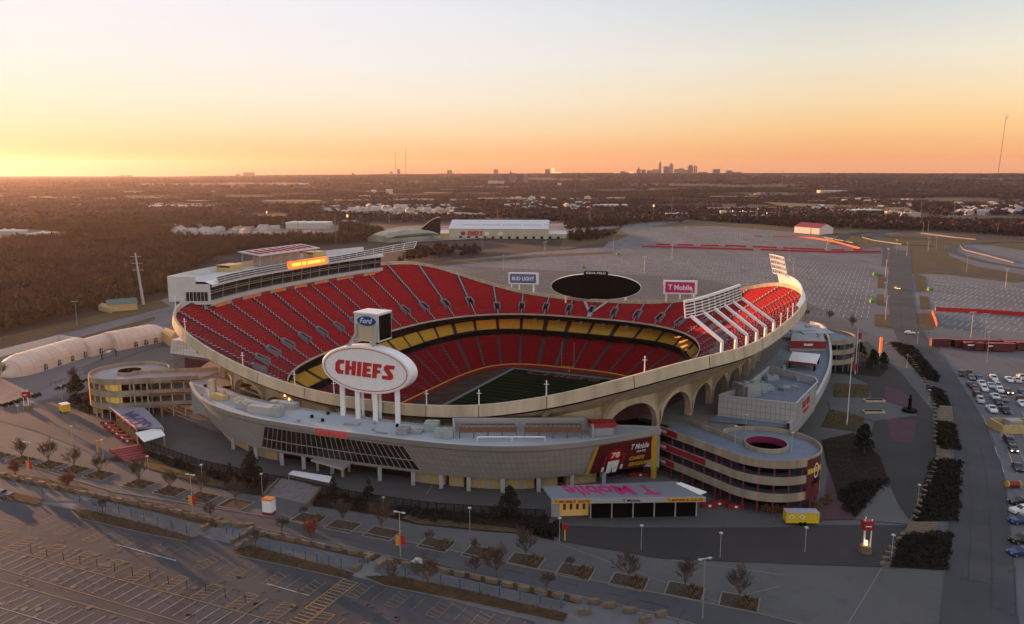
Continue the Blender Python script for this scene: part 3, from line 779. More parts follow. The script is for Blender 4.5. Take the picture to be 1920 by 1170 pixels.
def proj_y(p):
    d = p.y * CP - (p.z - CAMH) * SP; return 585 + FOC * (-(p.y * SP + (p.z - CAMH) * CP)) / d
bld = thing('concourse_building', 'long curved grey metal concourse building with white flat roof in front of the bowl', 'building', G(800, 880, 0))
ts = [j / 89 for j in range(90)]
m = MB(); m.grid([[fac(t, 0) for t in ts], [fac(t, .80) for t in ts]]); m.build('facade', M['grey'], bld, smooth=True)
m = MB(); m.grid([[fac(t, .80) for t in ts], [fac(t, .86, .55) for t in ts], [fac(t, 1.0, .45) for t in ts], [fac(t, 1.0, -.5) for t in ts], [fac(t, .93, -.5) for t in ts]]); m.build('roof_edge_band', M['silver'], bld, smooth=False)
m = MB(); m.grid([[FI[i] for i in range(90)], [Vector((fac(t, 1, -.4).x, fac(t, 1, -.4).y, 13.55)) for t in ts]]); m.build('roof', M['roof'], bld)
m = MB()
for i in range(89):
    for a, b in ((FI[i], FI[i + 1]),):
        m.quad(a - ZUP * 10, b - ZUP * 10, b + ZUP * .5, a + ZUP * .5)
m.build('rear_wall', M['grey'], bld)
# panel joints
M['joint'] = mat('panel_joint', (.22, .215, .21), .8, .1)
m = MB()
for j in range(1, 112):
    t = j / 112
    if tpx(497, 1) < t < tpx(775, .4): continue
    m.quad(fac(t - .0003, .0, .03), fac(t + .0003, .0, .03), fac(t + .0003, .8, .03), fac(t - .0003, .8, .03))
for k in (.16, .32, .48, .64):
    m.grid([[fac(t, k - .004, .03) for t in ts], [fac(t, k + .004, .03) for t in ts]])
m.build('panel_joints', M['joint'], bld)
# soffit, inner ground-floor wall, pillars
def inset(t, d): return fac(t, 0, -d)
def flat(p, z): return Vector((p.x, p.y, z))
m = MB(); m.grid([[fac(t, 0) for t in ts], [inset(t, 5.5) for t in ts]], flip=True); m.build('soffit', M['conc_in'], bld)
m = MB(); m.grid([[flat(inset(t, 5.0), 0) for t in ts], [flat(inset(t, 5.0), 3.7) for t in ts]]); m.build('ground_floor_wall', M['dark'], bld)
for xa, xb in ((398, 448), (468, 506), (762, 828), (836, 865), (872, 945), (945, 1005), (1010, 1052), (1070, 1128)):
    ta, tb = tpx(xa, 0), tpx(xb, 0); m = MB(); U = [ta + (tb - ta) * j / 6 for j in range(7)]
    m.grid([[flat(inset(t, 2.6), 0) for t in U], [flat(inset(t, 2.6), 3.7) for t in U]])
    for t in (ta, tb): m.quad(flat(inset(t, 2.6), 0), flat(inset(t, 5), 0), flat(inset(t, 5), 3.7), flat(inset(t, 2.6), 3.7))
    m.build('tan_block_wall', M['brick'], bld)
for x in (432, 475, 524, 566, 620, 708, 772, 825, 877, 943, 1010, 1075, 1134):
    t = tpx(x, 0); m = MB(); p = flat(inset(t, .7), 0); m.box(p, (.95, .95, 3.7), .1); m.build('pillar', M['metal'], bld)
for x in (478, 512, 783, 912, 977):
    t = tpx(x, 0); m = MB(); m.quad(flat(inset(t - .0035, 2.55), 0), flat(inset(t + .0035, 2.55), 0), flat(inset(t + .0035, 2.55), 2.3), flat(inset(t - .0035, 2.55), 2.3)); m.build('door', M['silver'], bld)
# tall dark window wall
ta, tb, tc_, td = tpx(497, .78), tpx(757, .78), tpx(790, .06), tpx(492, .06)
m = MB(); W_ = 28
m.grid([[fac(td + (tc_ - td) * j / W_, .08, .10) for j in range(W_ + 1)], [fac(ta + (tb - ta) * j / W_, .78, .10) for j in range(W_ + 1)]])
gw = m.build('window_wall', M['glass'], bld)
m = MB()
for j in range(W_ + 1): m.beam(fac(td + (tc_ - td) * j / W_, .08, .14), fac(ta + (tb - ta) * j / W_, .78, .14), .13, .16)
for k in (0, .42, 1):
    for j in range(W_):
        q = [fac(td + (tc_ - td) * jj / W_, .08, .15).lerp(fac(ta + (tb - ta) * jj / W_, .78, .15), k) for jj in (j, j + 1)]; m.beam(q[0], q[1], .13, .18)
m.build('window_frame', M['grey'], gw)
# lettering on the roof edge band
p0, p1 = fac(tpx(588, 1), .84, .8), fac(tpx(650, 1), .84, .8)
gu = (fac(tpx(620, 1), 1.0) - fac(tpx(620, 1), .80)).normalized(); gr = (p1 - p0).normalized(); gu = (gu - gr * gu.dot(gr)).normalized(); gn = gr.cross(gu)
text('GEHA FIELD', 'lettering', mat('lit_red_letters', (.6, .02, .015), .5, .03, emit=(.8, .02, .02), es=.12), bld, fac(tpx(588, 1), .86) + gn * .75, gr, gu, (p1 - p0).length, 1.95, .06, bold=.012)
# entrance canopy
can = MB(); q = Gs([(583, 863), (605, 856), (662, 866), (643, 880)], 4.0); can.prism([(v.x, v.y) for v in q], 3.7, 4.25); cn = can.build('entrance_canopy', M['grey'], bld)
for px, py in ((596, 883), (643, 894), (655, 884)): MB().box(G(px, py, 0), (.6, .6, 3.7)).build('canopy_post', M['conc'], cn)
# big banner at the right end of the facade
M['banner'] = mat('maroon_banner', (.105, .008, .012), .6, .1, .3)
def bq(xa, ka, xb, kb, xc, kc, xd, kd, mt, name, off=.25, par=None):
    P = [(tpx(xa, ka), ka), (tpx(xb, kb), kb), (tpx(xc, kc), kc), (tpx(xd, kd), kd)]; m = MB(); n = 10
    lo = [fac(P[3][0] + (P[2][0] - P[3][0]) * j / n, P[3][1] + (P[2][1] - P[3][1]) * j / n, off) for j in range(n + 1)]
    hi = [fac(P[0][0] + (P[1][0] - P[0][0]) * j / n, P[0][1] + (P[1][1] - P[0][1]) * j / n, off) for j in range(n + 1)]
    m.grid([lo, hi]); return m.build(name, mt, par or bld)
bn = bq(1123, .80, 1224, .84, 1223, .02, 1104, .0, M['banner'], 'banner')
bq(1117, .80, 1122, .80, 1103, .0, 1094, .0, M['gold'], 'gold_stripe', .3, bn)
def bpt(px, k, off=.34): return fac(tpx(px, k), k, off)
r_ = (bpt(1220, .5) - bpt(1165, .5)).normalized(); upf = (bpt(1190, .8) - bpt(1190, .1)).normalized(); upf = (upf - r_ * upf.dot(r_)).normalized(); fN = r_.cross(upf)
def btxt(word, x0, x1, k, h, mt, **kw):
    a, b = bpt(x0, k), bpt(x1, k); text(word, 'lettering', mt, bn, a + fN * .55, (b - a), upf, (b - a).length, h, .05, **kw)
btxt('T Mobile', 1178, 1211, .60, 1.7, M['white'], bold=.01); btxt('GATE', 1189, 1205, .50, .6, M['white'], bold=.02)
btxt('CHIEFS', 1176, 1205, .30, 1.15, M['gold'], bold=.03, shear=.25); btxt('KINGDOM', 1174, 1212, .13, 1.15, M['gold'], bold=.03, shear=.25)
o_ = bpt(1153, .42)
def flat_fig(pts, mt, name, off=0):
    m = MB(); m.poly([o_ + r_ * x + upf * y + r_.cross(upf) * off for x, y in pts]); return m.build(name, mt, bn)
flat_fig([(-1.7, -1.2), (1.7, -1.2), (2.0, 1.6), (1.2, 2.3), (-1.2, 2.3), (-2.0, 1.6)], M['red'], 'jersey_print', .02)
flat_fig([(-1.5, -5.0), (-.2, -5.0), (0, -3.0), (.3, -5.0), (1.5, -5.0), (1.6, -1.1), (-1.6, -1.1)], M['white'], 'trousers_print', .02)
flat_fig([(-.9, 2.3), (.9, 2.3), (.9, 4.0), (.4, 4.5), (-.4, 4.5), (-.9, 4.0)], M['redd'], 'helmet_print', .02)
for s__ in (-1, 1): flat_fig([(s__ * 2.0, 1.6), (s__ * 2.9, .4), (s__ * 3.0, -2.8), (s__ * 2.3, -2.8), (s__ * 2.1, 0)], M['redd'], 'sleeve_print', .02); flat_fig([(s__ * 3.0, -2.8), (s__ * 2.3, -2.8), (s__ * 2.3, -4.2), (s__ * 3.0, -4.2)], M['white'], 'glove_print', .03)
text('78', 'lettering', M['white'], bn, o_ + r_ * -1.15 + upf * -.2 + r_.cross(upf) * .05, r_, upf, 2.3, 1.7, .04, bold=.02)
m = MB(); a, b = fac(tpx(1226, .82), .82, .1), fac(tpx(1228, 0), 0, .1); m.beam(a, flat(b, 0), 1.3, 1.0); m.build('gold_pillar', M['gold'], bld)
# roof plant
def unit(px, py, sx, sy, h, rz_, mt, name='roof_unit', z=13.6, par=None, extras=True):
    m = MB(); p = G(px, py, z); m.box(p, (sx, sy, h), rz_)
    if extras:
        for k in range(2): m.tube(p + Vector(((k - .5) * sx * .5, 0, h)), p + Vector(((k - .5) * sx * .5, 0, h + .35)), min(sx, sy) * .22, n=10)
    return m.build(name, mt, par or bld)
M['ac'] = mat('pale_green_grey_metal', (.30, .34, .33), .5, .1)
unit(497, 774, 8.5, 3.2, 2.0, -.35, M['silver'], extras=False); unit(533, 764, 8, 2.2, 1.6, -.35, M['ac'])
unit(520, 779, 3, 2.6, 2.4, -.3, M['ac']); unit(400, 738, 1.6, 1.6, 4.0, 0, M['conc']); unit(411, 749, 5, 2, 1.5, -.5, M['brick'])
unit(456, 765, 3.2, 2.4, 1.6, -.4, M['ac']); unit(470, 769, 2.6, 2.4, 1.8, -.4, M['steel']); unit(447, 757, 2.4, 1.4, 1.6, -.4, M['conc'])
unit(757, 812, 2.6, 3.0, 1.6, -.2, M['steel']); unit(778, 811, 3.6, 2.2, .8, -.2, M['steel']); unit(810, 806, 3.4, 3.4, 2.0, -.1, M['ac']); unit(828, 818, 3, 2.4, 1.7, -.1, M['ac']); unit(842, 820, 2.2, 2.4, 1.9, -.1, M['ac'])
unit(660, 796, 4, 1.4, .5, -.2, M['steel'], extras=False); unit(715, 812, 3, .4, .3, -.3, M['steel'], extras=False)
for px, py in ((385, 725), (378, 742), (420, 738), (428, 748), (440, 746), (470, 758), (560, 790), (605, 790), (640, 778), (585, 783), (700, 807), (702, 795), (745, 800), (615, 777)):
    unit(px, py, .7, .7, .7, 0, M['dark'] if (px % 2) else M['steel'], 'roof_vent', extras=False)
# walled terrace with two brown trellises
m = MB(); tz = 13.6
WA = Gs([(852, 822), (850, 808), (1098, 806), (1112, 822)], tz)
for a, b in ((WA[0], WA[1]), (WA[1], WA[2]), (WA[2], WA[3])): m.beam(a + ZUP * 1.6, b + ZUP * 1.6, .35, 3.2)
m.build('terrace_wall', M['grey'], bld)
M['brown'] = mat('brown_timber', (.16, .085, .05), .7, .15)
for xa, xb in ((862, 968), (984, 1090)):
    m = MB(); a, b = G(xa, 822, tz), G(xb, 821.5, tz); c, d = G(xa + 3, 815, tz), G(xb - 3, 815, tz)
    m.quad(a + ZUP * 1.4, b + ZUP * 1.4, b + ZUP * 2.6, a + ZUP * 2.6); m.beam(a + ZUP * 2.6, b + ZUP * 2.6, .3); m.beam(c + ZUP * 2.6, d + ZUP * 2.6, .3)
    for j in range(13): m.beam(a.lerp(b, j / 12) + ZUP * 2.7, c.lerp(d, j / 12) + ZUP * 2.7, .18)
    for j in range(0, 13, 3): m.beam(a.lerp(b, j / 12), a.lerp(b, j / 12) + ZUP * 2.6, .25)
    m.build('trellis', M['brown'], bld)
m = MB(); a, b = G(895, 827, tz) + ZUP * 1.0, G(1022, 827, tz) + ZUP * 1.0; m.tube(a, b, .16, n=6)
for px in (895, 960, 1022): m.tube(G(px, 827, tz), G(px, 827, tz) + ZUP * 1.0, .12, n=5)
m.build('roof_pipe', M['white'], bld)
m = MB(); m.box(G(1128, 816, tz), (5.2, 3, 2.2), 0.05); kk = m.build('roof_kiosk', M['steel'], bld)
m = MB(); m.box(G(1128, 814, tz) + ZUP * 2.3, (6.6, 3.4, .9), 0.05); m.build('kiosk_sign', M['redd'], kk)
# warm lamps under the rim behind the terrace wall
M['lampw'] = mat('warm_lamp', (1, .6, .2), .5, .0, emit=(1.0, .45, .12), es=3)
for px, py in ((899, 790), (944, 790), (994, 789), (1046, 788), (534, 741), (542, 748), (1246, 702), (1432, 590)):
    p = GY(px, py, 192 if 600 < px < 1100 else 215); m = MB(); m.tube(p - ZUP * .25, p + ZUP * .25, .3, .12, n=6); m.build('wall_lamp', M['lampw'], stadium) if px < 1200 else None

# ================================================================ spiral ramps
M['deckblue'] = mat('worn_blue_deck', (.15, .185, .235), .75, .12, .25, detail=6)
def ring_pts(c, r_, a0, a1, n): return [Vector((c[0] + r_ * math.cos(a0 + (a1 - a0) * k / n), c[1] + r_ * math.sin(a0 + (a1 - a0) * k / n), 0)) for k in range(n + 1)]
def spiral_ramp(name, label, c, rad, hole, bridge, levels, colmat, par_h=1.15, hole_mat=None, dkm=None):
    o = thing(name, label, 'ramp', (c[0], c[1], 0), 'spiral ramps at the stadium corners'); C = Vector((c[0], c[1], 0))
    for li, z in enumerate(levels):
        outer = ring_pts(c, rad, 0, 2 * math.pi, 72); inner = ring_pts(c, hole, 0, 2 * math.pi, 72)
        m = MB(); m.grid([[flat(p, z) for p in inner], [flat(p, z) for p in outer]]); m.grid([[flat(p, z - .5) for p in outer], [flat(p, z - .5) for p in inner]])
        P = [Vector(b) for b in bridge]
        m.poly([flat(p, z + .01) for p in P]); m.poly([flat(p, z - .5) for p in P][::-1])
        deck = m.build('ramp_deck', dkm or M['deckblue'], o)
        # parapet band round the outside, open where the bridge arrives
        m = MB(); run = []
        def inb(p):
            n_ = len(P); s_ = None
            for i in range(n_):
                a, b = P[i], P[(i + 1) % n_]; cr = (b.x - a.x) * (p.y - a.y) - (b.y - a.y) * (p.x - a.x)
                if abs(cr) < 1e-6: continue
                if s_ is None: s_ = cr > 0
                elif (cr > 0) != s_: return False
            return True
        def band(pts, hh=par_h):
            rr = [[flat(p, z - .75) for p in pts], [flat(p, z + hh) for p in pts]]
            q = []
            for i, p in enumerate(pts):
                t_ = (pts[min(i + 1, len(pts) - 1)] - pts[max(i - 1, 0)]); n_ = Vector((t_.y, -t_.x, 0)).normalized() * .3; q.append(p - n_)
            rr += [[flat(p, z + hh) for p in q], [flat(p, z - .0) for p in q]]; m.grid(rr)
        for p in outer + outer[:1]:
            if inb(p):
                if len(run) > 1: band(run)
                run = []
            else: run.append(p)
        if len(run) > 1: band(run)
        k = len(P)
        for a, b in ((P[0], P[1]), (P[2], P[3])): band([a.lerp(b, j / 6) for j in range(7)])
        m.build('parapet', M['rampc'], o)
        if li == 0:
            m = MB(); rr = ring_pts(c, hole, 0, 2 * math.pi, 48); m.grid([[flat(p, z + 1.1) for p in rr], [flat(p, z - .6) for p in rr]]); m.grid([[flat(p, z + 1.1) for p in rr], [flat(p, z + 1.1) + (p - C).normalized() * .3 for p in rr], [flat(p, z) + (p - C).normalized() * .3 for p in rr]]); 
            m.build('light_well_rim', [M['rampc']], o)
            m = MB(); rr = ring_pts(c, hole - .02, 0, 2 * math.pi, 48); m.grid([[flat(p, z + 1.0) for p in rr], [flat(p, z - .6) for p in rr]], flip=True); m.build('well_lining', hole_mat or M['dark'], o)
    m = MB(); rr = ring_pts(c, rad - 5.5, 0, 2 * math.pi, 40); m.grid([[flat(p, 0) for p in rr], [flat(p, levels[0] - .5) for p in rr]]); m.build('core_wall', M['dark'], o)
    for k in range(22):
        a = 2 * math.pi * k / 22; p = C + Vector((math.cos(a), math.sin(a), 0)) * (rad - .7)
        m = MB(); m.beam(flat(p, 0), flat(p, levels[0] - .5), .34); m.build('column', colmat, o)
    a, b = Vector(bridge[0]), Vector(bridge[1])
    for k in range(1, 6):
        p = a.lerp(b, k / 6); cc = sum((Vector(q) for q in bridge), Vector()) / len(bridge); p = p + (cc - p).normalized() * .7
        m = MB(); m.beam(flat(p, 0), flat(p, levels[0] - .5), .34); m.build('column', colmat, o)
    return o
LV = (11.8, 7.9, 4.0)
M['rampc'] = mat('ramp_concrete', (.30, .25, .185), .85, .25, .4, detail=6, stretch=(1, 1, .12))
rr1 = spiral_ramp('spiral_ramp', 'round three level cream ramp with blue grey deck beside the magenta lettered gate canopy', (59.6, 178.3), 12.3, 4.7,
            [(36.6, 190.5, 0), (49.5, 171.4, 0), (54.9, 180.1, 0), (45.0, 197.5, 0)], LV, mat('magenta_column', (.16, .012, .05), .6, .1), hole_mat=mat('dull_magenta_lining', (.20, .008, .06), .7, .1))
rr2 = spiral_ramp('spiral_ramp', 'round cream ramp with warm lit bays beside the white domed tents', (-122.6, 247.8), 11.8, 3.6,
            [(-98.0, 241.0, 0), (-121, 236.2, 0), (-121, 246.0, 0), (-94.0, 252.0, 0)], LV, M['conc'], dkm=mat('pale_deck', (.33, .32, .35), .8, .1, .25, detail=6))
rr3 = spiral_ramp('spiral_ramp', 'far right round cream ramp half hidden behind the silver clad building', (121.5, 306.0), 12.4, 3.5,
            [(108, 322, 0), (118, 318, 0), (112, 296, 0), (104, 300, 0)], LV, M['conc_in'])
# banners and level signs on the ramps
M['maroon'] = mat('maroon_sign', (.22, .012, .02), .5, .1)
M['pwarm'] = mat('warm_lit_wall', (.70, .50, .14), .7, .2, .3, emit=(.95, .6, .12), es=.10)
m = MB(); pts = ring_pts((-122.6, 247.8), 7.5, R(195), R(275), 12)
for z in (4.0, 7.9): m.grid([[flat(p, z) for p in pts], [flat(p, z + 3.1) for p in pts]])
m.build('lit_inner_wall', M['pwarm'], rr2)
def strip_on(o, a, b, z0_, z1_, mt, name, off=.06):
    a, b = Vector(a), Vector(b); t_ = (b - a).normalized(); n_ = Vector((t_.y, -t_.x, 0)) * off
    m = MB(); m.quad(flat(a + n_, z0_), flat(b + n_, z0_), flat(b + n_, z1_), flat(a + n_, z1_)); return m.build(name, mt, o)
A1, B1 = Vector((36.6, 190.5, 0)), Vector((49.5, 171.4, 0))
for z, t1, word in ((11.8, .28, '300'), (7.9, .68, '200'), (4.0, .25, '100')):
    s_ = strip_on(rr1, A1.lerp(B1, .01), A1.lerp(B1, t1), z - .5, z + 1.0, mat('lit_maroon', (.15, .008, .022), .5, .1, emit=(.5, .02, .04), es=.02), 'level_sign')
    t_ = (B1 - A1).normalized(); text(word, 'lettering', M['white'], s_, flat(A1.lerp(B1, .03) + Vector((t_.y, -t_.x, 0)) * .1, z - .15), t_, ZUP, 2.2, .8, .04, bold=.03)
A2, B2 = Vector((-121, 236.2, 0)), Vector((-98.0, 241.0, 0))
for z, t0, word in ((11.8, .66, '300'), (7.9, .35, '200'), (4.0, .72, '100')):
    s_ = strip_on(rr2, A2.lerp(B2, t0), A2.lerp(B2, .99), z - .5, z + 1.0, MATS['lit_maroon'], 'level_sign')
    t_ = (B2 - A2).normalized(); text(word, 'lettering', M['white'], s_, flat(A2.lerp(B2, .82) + Vector((t_.y, -t_.x, 0)) * .1, z - .15), t_, ZUP, 2.4, .8, .04, bold=.03)
def curved_banner(o, c, r_, a0, a1, z0_, z1_, mt, name='hanging_banner'):
    m = MB(); P = ring_pts(c, r_, a0, a1, 6); m.grid([[flat(p, z0_) for p in P], [flat(p, z1_) for p in P]]); return m.build(name, mt, o)
bb = curved_banner(rr1, (59.6, 178.3), 12.45, R(-62), R(-34), 3.2, 12.6, M['banner'])
curved_banner(rr1, (59.6, 178.3), 12.52, R(-62), R(-34), 9.2, 10.4, M['gold'], 'gold_band')
M['printw'] = mat('print_white', (.7, .68, .66), .6, .05)
P_ = ring_pts((59.6, 178.3), 12.6, R(-48), R(-48.1), 1)[0]; t_ = Vector((math.sin(R(48)), math.cos(R(48)), 0)); t_ = Vector((-math.sin(R(-48)), math.cos(R(-48)), 0))
def disc(c_, r0, r1, tt, name, mt, par, sx=1.0, z_=1.0):
    m = MB(); m.grid([[c_ + tt * (r0 * sx * math.cos(2 * math.pi * k / 20)) + ZUP * (r0 * z_ * math.sin(2 * math.pi * k / 20)) for k in range(20)], [c_ + tt * (r1 * sx * math.cos(2 * math.pi * k / 20)) + ZUP * (r1 * z_ * math.sin(2 * math.pi * k / 20)) for k in range(20)]], closed=True); return m.build(name, mt, par)
disc(flat(P_, 9.6), 1.5, 1.15, t_, 'ring_print', M['printw'], bb, .7, 1.2)
m = MB()
for x, z, w_, h_ in ((-.5, 6.6, 1.0, 1.4), (-1.3, 6.2, .5, 1.0), (.9, 6.4, .5, 1.2)):
    m.quad(flat(P_, z) + t_ * x, flat(P_, z) + t_ * (x + w_), flat(P_, z + h_) + t_ * (x + w_), flat(P_, z + h_) + t_ * x)
m.build('figure_print', M['black'], bb)
ob = curved_banner(rr2, (-122.6, 247.8), 11.95, R(188), R(222), 3.2, 12.4, mat('orange_banner', (.62, .22, .03), .6, .25, .4))
M['steel2'] = M['steel']

# ================================================================ right hand club building
rb = thing('club_building', 'silver clad club building curving along the right side of the bowl', 'building', (90, 240, 0))
RO = smooth(resample(Gs([(1478, 795), (1500, 775), (1534, 737), (1547, 712), (1556, 690), (1559, 668), (1557, 645), (1549, 615), (1538, 606), (1520, 603)], 13.0), 50), 2)
RI = smooth(resample(Gs([(1330, 790), (1375, 745), (1400, 715), (1420, 695), (1440, 680), (1455, 665), (1466, 645), (1474, 625), (1480, 610), (1490, 600)], 12.0), 50), 2)
m = MB(); m.grid([[flat(p, 12.0) for p in RI], [flat(p, 12.0) for p in RO]]); m.build('terrace_deck', M['deckblue'], rb)
def offs(P, d):
    out = []
    for i, p in enumerate(P):
        t_ = P[min(i + 1, len(P) - 1)] - P[max(i - 1, 0)]; out.append(p + Vector((t_.y, -t_.x, 0)).normalized() * d)
    return out
m = MB(); o0, o1, o2 = offs(RO, 0), offs(RO, .35), offs(RO, -1.2)
sgn = 1 if (offs(RO, 1)[20].x > RO[20].x) else -1
m.grid([[flat(p, 12.0) for p in offs(RO, -.5 * sgn)], [flat(p, 13.2) for p in offs(RO, -.5 * sgn)], [flat(p, 13.2) for p in offs(RO, .3 * sgn)], [flat(p, 11.0) for p in offs(RO, .5 * sgn)], [flat(p, 6.0) for p in offs(RO, -1.6 * sgn)]])
m.build('curved_parapet', M['silver'], rb, smooth=False)
m = MB(); m.grid([[flat(p, 6.0) for p in offs(RO, -1.6 * sgn)], [flat(p, 6.0) for p in offs(RO, -4.5 * sgn)], [flat(p, 0) for p in offs(RO, -4.8 * sgn)]]); m.build('lower_wall', M['glass'], rb)
m = MB(); a, b = G(1268, 797, 11), G(1480, 797, 11); m.quad(flat(RI[0], 0), flat(RO[0], 0), flat(RO[0], 11.5), flat(RI[0], 11.5)); m.build('near_end_wall', M['grey'], rb)
# tall silver block
SB = [G(1348, 741, 17.6), G(1492, 757, 17.6), G(1533, 716, 17.6), G(1528, 708, 17.6), G(1443, 687, 17.6), G(1427, 700, 17.6), G(1390, 727, 17.6)]
SBb = [G(1346, 788, 9.6), G(1470, 793, 9.6), G(1500, 770, 9.6), G(1540, 722, 9.6), None]
m = MB(); n = len(SB); cc = sum(SB, Vector()) / n
lowp = [flat(p.lerp(cc, .03 if i > 1 else -.01), 9.4) for i, p in enumerate(SB)]
for i in range(n):
    a, b = SB[i], SB[(i + 1) % n]; m.quad(lowp[i], lowp[(i + 1) % n], flat(b, 17.6), flat(a, 17.6))
blk = m.build('silver_block', M['silver'], rb)
m = MB(); m.poly([flat(p, 15.6) for p in SB][::-1]); m.poly([flat(p, 9.4) for p in lowp]); m.build('block_roof', M['deckblue'], rb)
m = MB()
for i in range(n):
    a, b = SB[i], SB[(i + 1) % n]; m.beam(flat(a, 17.65), flat(b, 17.65), .35, .3); m.quad(flat(b.lerp(cc, .02), 15.6), flat(a.lerp(cc, .02), 15.6), flat(a.lerp(cc, .02), 17.6), flat(b.lerp(cc, .02), 17.6))
m.build('block_parapet_cap', M['metal'], rb)
m = MB()
for i in (0, 1):
    a, b, la, lb = SB[i], SB[i + 1], lowp[i], lowp[i + 1]; nn = Vector(((b - a).y, -(b - a).x, 0)).normalized() * .05; N1 = 16 if i == 0 else 10
    for j in range(1, N1): m.beam(la.lerp(lb, j / N1) + nn, a.lerp(b, j / N1) + nn, .06, .06)
    for k in (.2, .4, .6, .8): m.beam(la.lerp(a, k) + nn, lb.lerp(b, k) + nn, .06, .06)
m.build('panel_joints', M['joint'], blk)
ra, rb_ = SB[1].lerp(SB[2], .30), SB[1].lerp(SB[2], .62); tdir = (SB[2] - SB[1]).normalized()
nn = Vector((tdir.y, -tdir.x, 0)) * .15
m = MB()
for j in range(7):
    if j != 3: x = j * 1.2; m.quad(flat(ra + nn, 14.2) + tdir * x, flat(ra + nn, 14.2) + tdir * (x + .95), flat(ra + nn, 16.1) + tdir * (x + .95), flat(ra + nn, 16.1) + tdir * x)
m.build('red_wall_marks', M['signred'], blk)
text('CLUB', 'lettering', M['signred'], blk, flat(ra + nn, 12.4) + tdir * 2, tdir, ZUP, 4.6, 1.1, .15, bold=.05) if False else None
m = MB(); m.quad(flat(ra + nn, 12.6) + tdir * 1.6, flat(ra + nn, 12.6) + tdir * 7, flat(ra + nn, 13.5) + tdir * 7.4, flat(ra + nn, 13.5) + tdir * 2); m.build('red_underline', M['signred'], blk)
# plant on the silver block
for px, py, sx, sy, h in ((1405, 741, 5, 3.4, 3.6), (1386, 746, 1.2, 5, 4.0), (1394, 748, 1.2, 5, 3.8), (1425, 733, 2, 4, 2.4), (1437, 731, 3, 3, 1.2), (1445, 712, 4, 2.4, 1.3), (1432, 709, 3, 2, 1.2), (1478, 731, 5, 2.4, 1.0), (1468, 700, 1.0, 1.0, 2.2), (1495, 714, 1.4, 1.4, 1.2)):
    unit(px, py, sx, sy, h, .35, M['ac'] if px % 2 else M['steel'], z=15.6, par=rb)
# far roof block with maroon front and white fabric canopy
FBk = [G(1482, 640, 15.5), G(1549, 641, 15.5), G(1536, 608, 15.5), G(1489, 607, 15.5)]
m = MB(); m.prism([(p.x, p.y) for p in FBk], 12.0, 15.3); m.build('far_roof_block', M['grey'], rb)
m = MB(); a, b = FBk[0], FBk[1]; nn = Vector((0, -.1, 0)); m.quad(flat(a, 13.0) + nn, flat(b, 13.0) + nn, flat(b, 15.7) + nn, flat(a, 15.7) + nn); fr_ = m.build('maroon_front', M['redd'], rb)
m = MB()
for j in range(5): m.box(flat(a.lerp(b, .40 + j * .05), 14.0) + Vector((0, -.25, 0)), (.55, .1, .8))
m.build('white_emblem', M['white'], fr_)
for px, py, sx, sy, h in ((1500, 620, 9, 7, .8), (1527, 622, 12, 10, .4), (1515, 617, 2, 2, 1.6), (1535, 632, 1, 1, 1.5)): unit(px, py, sx, sy, h, 0, M['roof'] if h < 1 else M['steel'], z=15.3, par=rb, extras=False)
q = [G(1478, 676, 14.6), G(1530, 682, 14.6), G(1538, 664, 15.2), G(1486, 659, 15.2)]
m = MB(); m.add([*q, *[p - ZUP * .5 for p in q]], [(0, 1, 2, 3), (7, 6, 5, 4), (0, 4, 5, 1), (1, 5, 6, 2), (2, 6, 7, 3), (3, 7, 4, 0)]); cnp = m.build('fabric_canopy', M['white'], rb)
m = MB(); m.quad(*(p + Vector((0, -.05, -dz_)) for p, dz_ in ((q[0], .7), (q[1], .7), (q[1], 0), (q[0], 0)))); m.build('red_canopy_edge', M['redd'], cnp)
m = MB()
for p in q: m.beam(flat(p.lerp(sum(q, Vector()) / 4, .1), 12), flat(p.lerp(sum(q, Vector()) / 4, .1), p.z - .5), .5)
m.build('canopy_legs', M['dark'], cnp)

# ================================================================ left hand club building (white gable end)
lb_ = thing('pavilion', 'white panelled block with dark underside between the tents and the bowl', 'building', G(360, 690, 0))
q = [G(319, 662, 10.5), G(396, 673, 10.5), G(420, 668, 10.5), G(345, 655, 10.5)]
t2 = [G(322, 637, 15.5), G(388, 643, 15.5), G(410, 636, 15.5), G(345, 630, 15.5)]
m = MB(); m.add(q + t2, [(0, 1, 5, 4), (1, 2, 6, 5), (2, 3, 7, 6), (3, 0, 4, 7), (4, 5, 6, 7), (3, 2, 1, 0)]); blk2 = m.build('white_block', M['pwhite'], lb_)
m = MB()
for j in range(1, 12): m.beam(q[0].lerp(q[1], j / 12) + Vector((0, -.05, 0)), t2[0].lerp(t2[1], j / 12) + Vector((0, -.05, 0)), .05)
for k in (.25, .5, .75): m.beam(q[0].lerp(t2[0], k) + Vector((0, -.05, 0)), q[1].lerp(t2[1], k) + Vector((0, -.05, 0)), .05)
m.build('panel_joints', M['conc_in'], blk2)
m = MB(); m.prism([(p.x, p.y) for p in [q[0].lerp(q[2], .06), q[1].lerp(q[3], .06), q[2], q[3]]], 0, 10.45); m.build('lower_wall', M['conc_in'], lb_)
m = MB(); a, b = q[0].lerp(q[1], .35), q[0].lerp(q[1], .95); m.quad(flat(a, 5.5) + Vector((0, -.0, 0)), flat(b, 5.5), flat(b, 9.6), flat(a, 9.6)); m.build('maroon_recess', M['conces'], lb_)
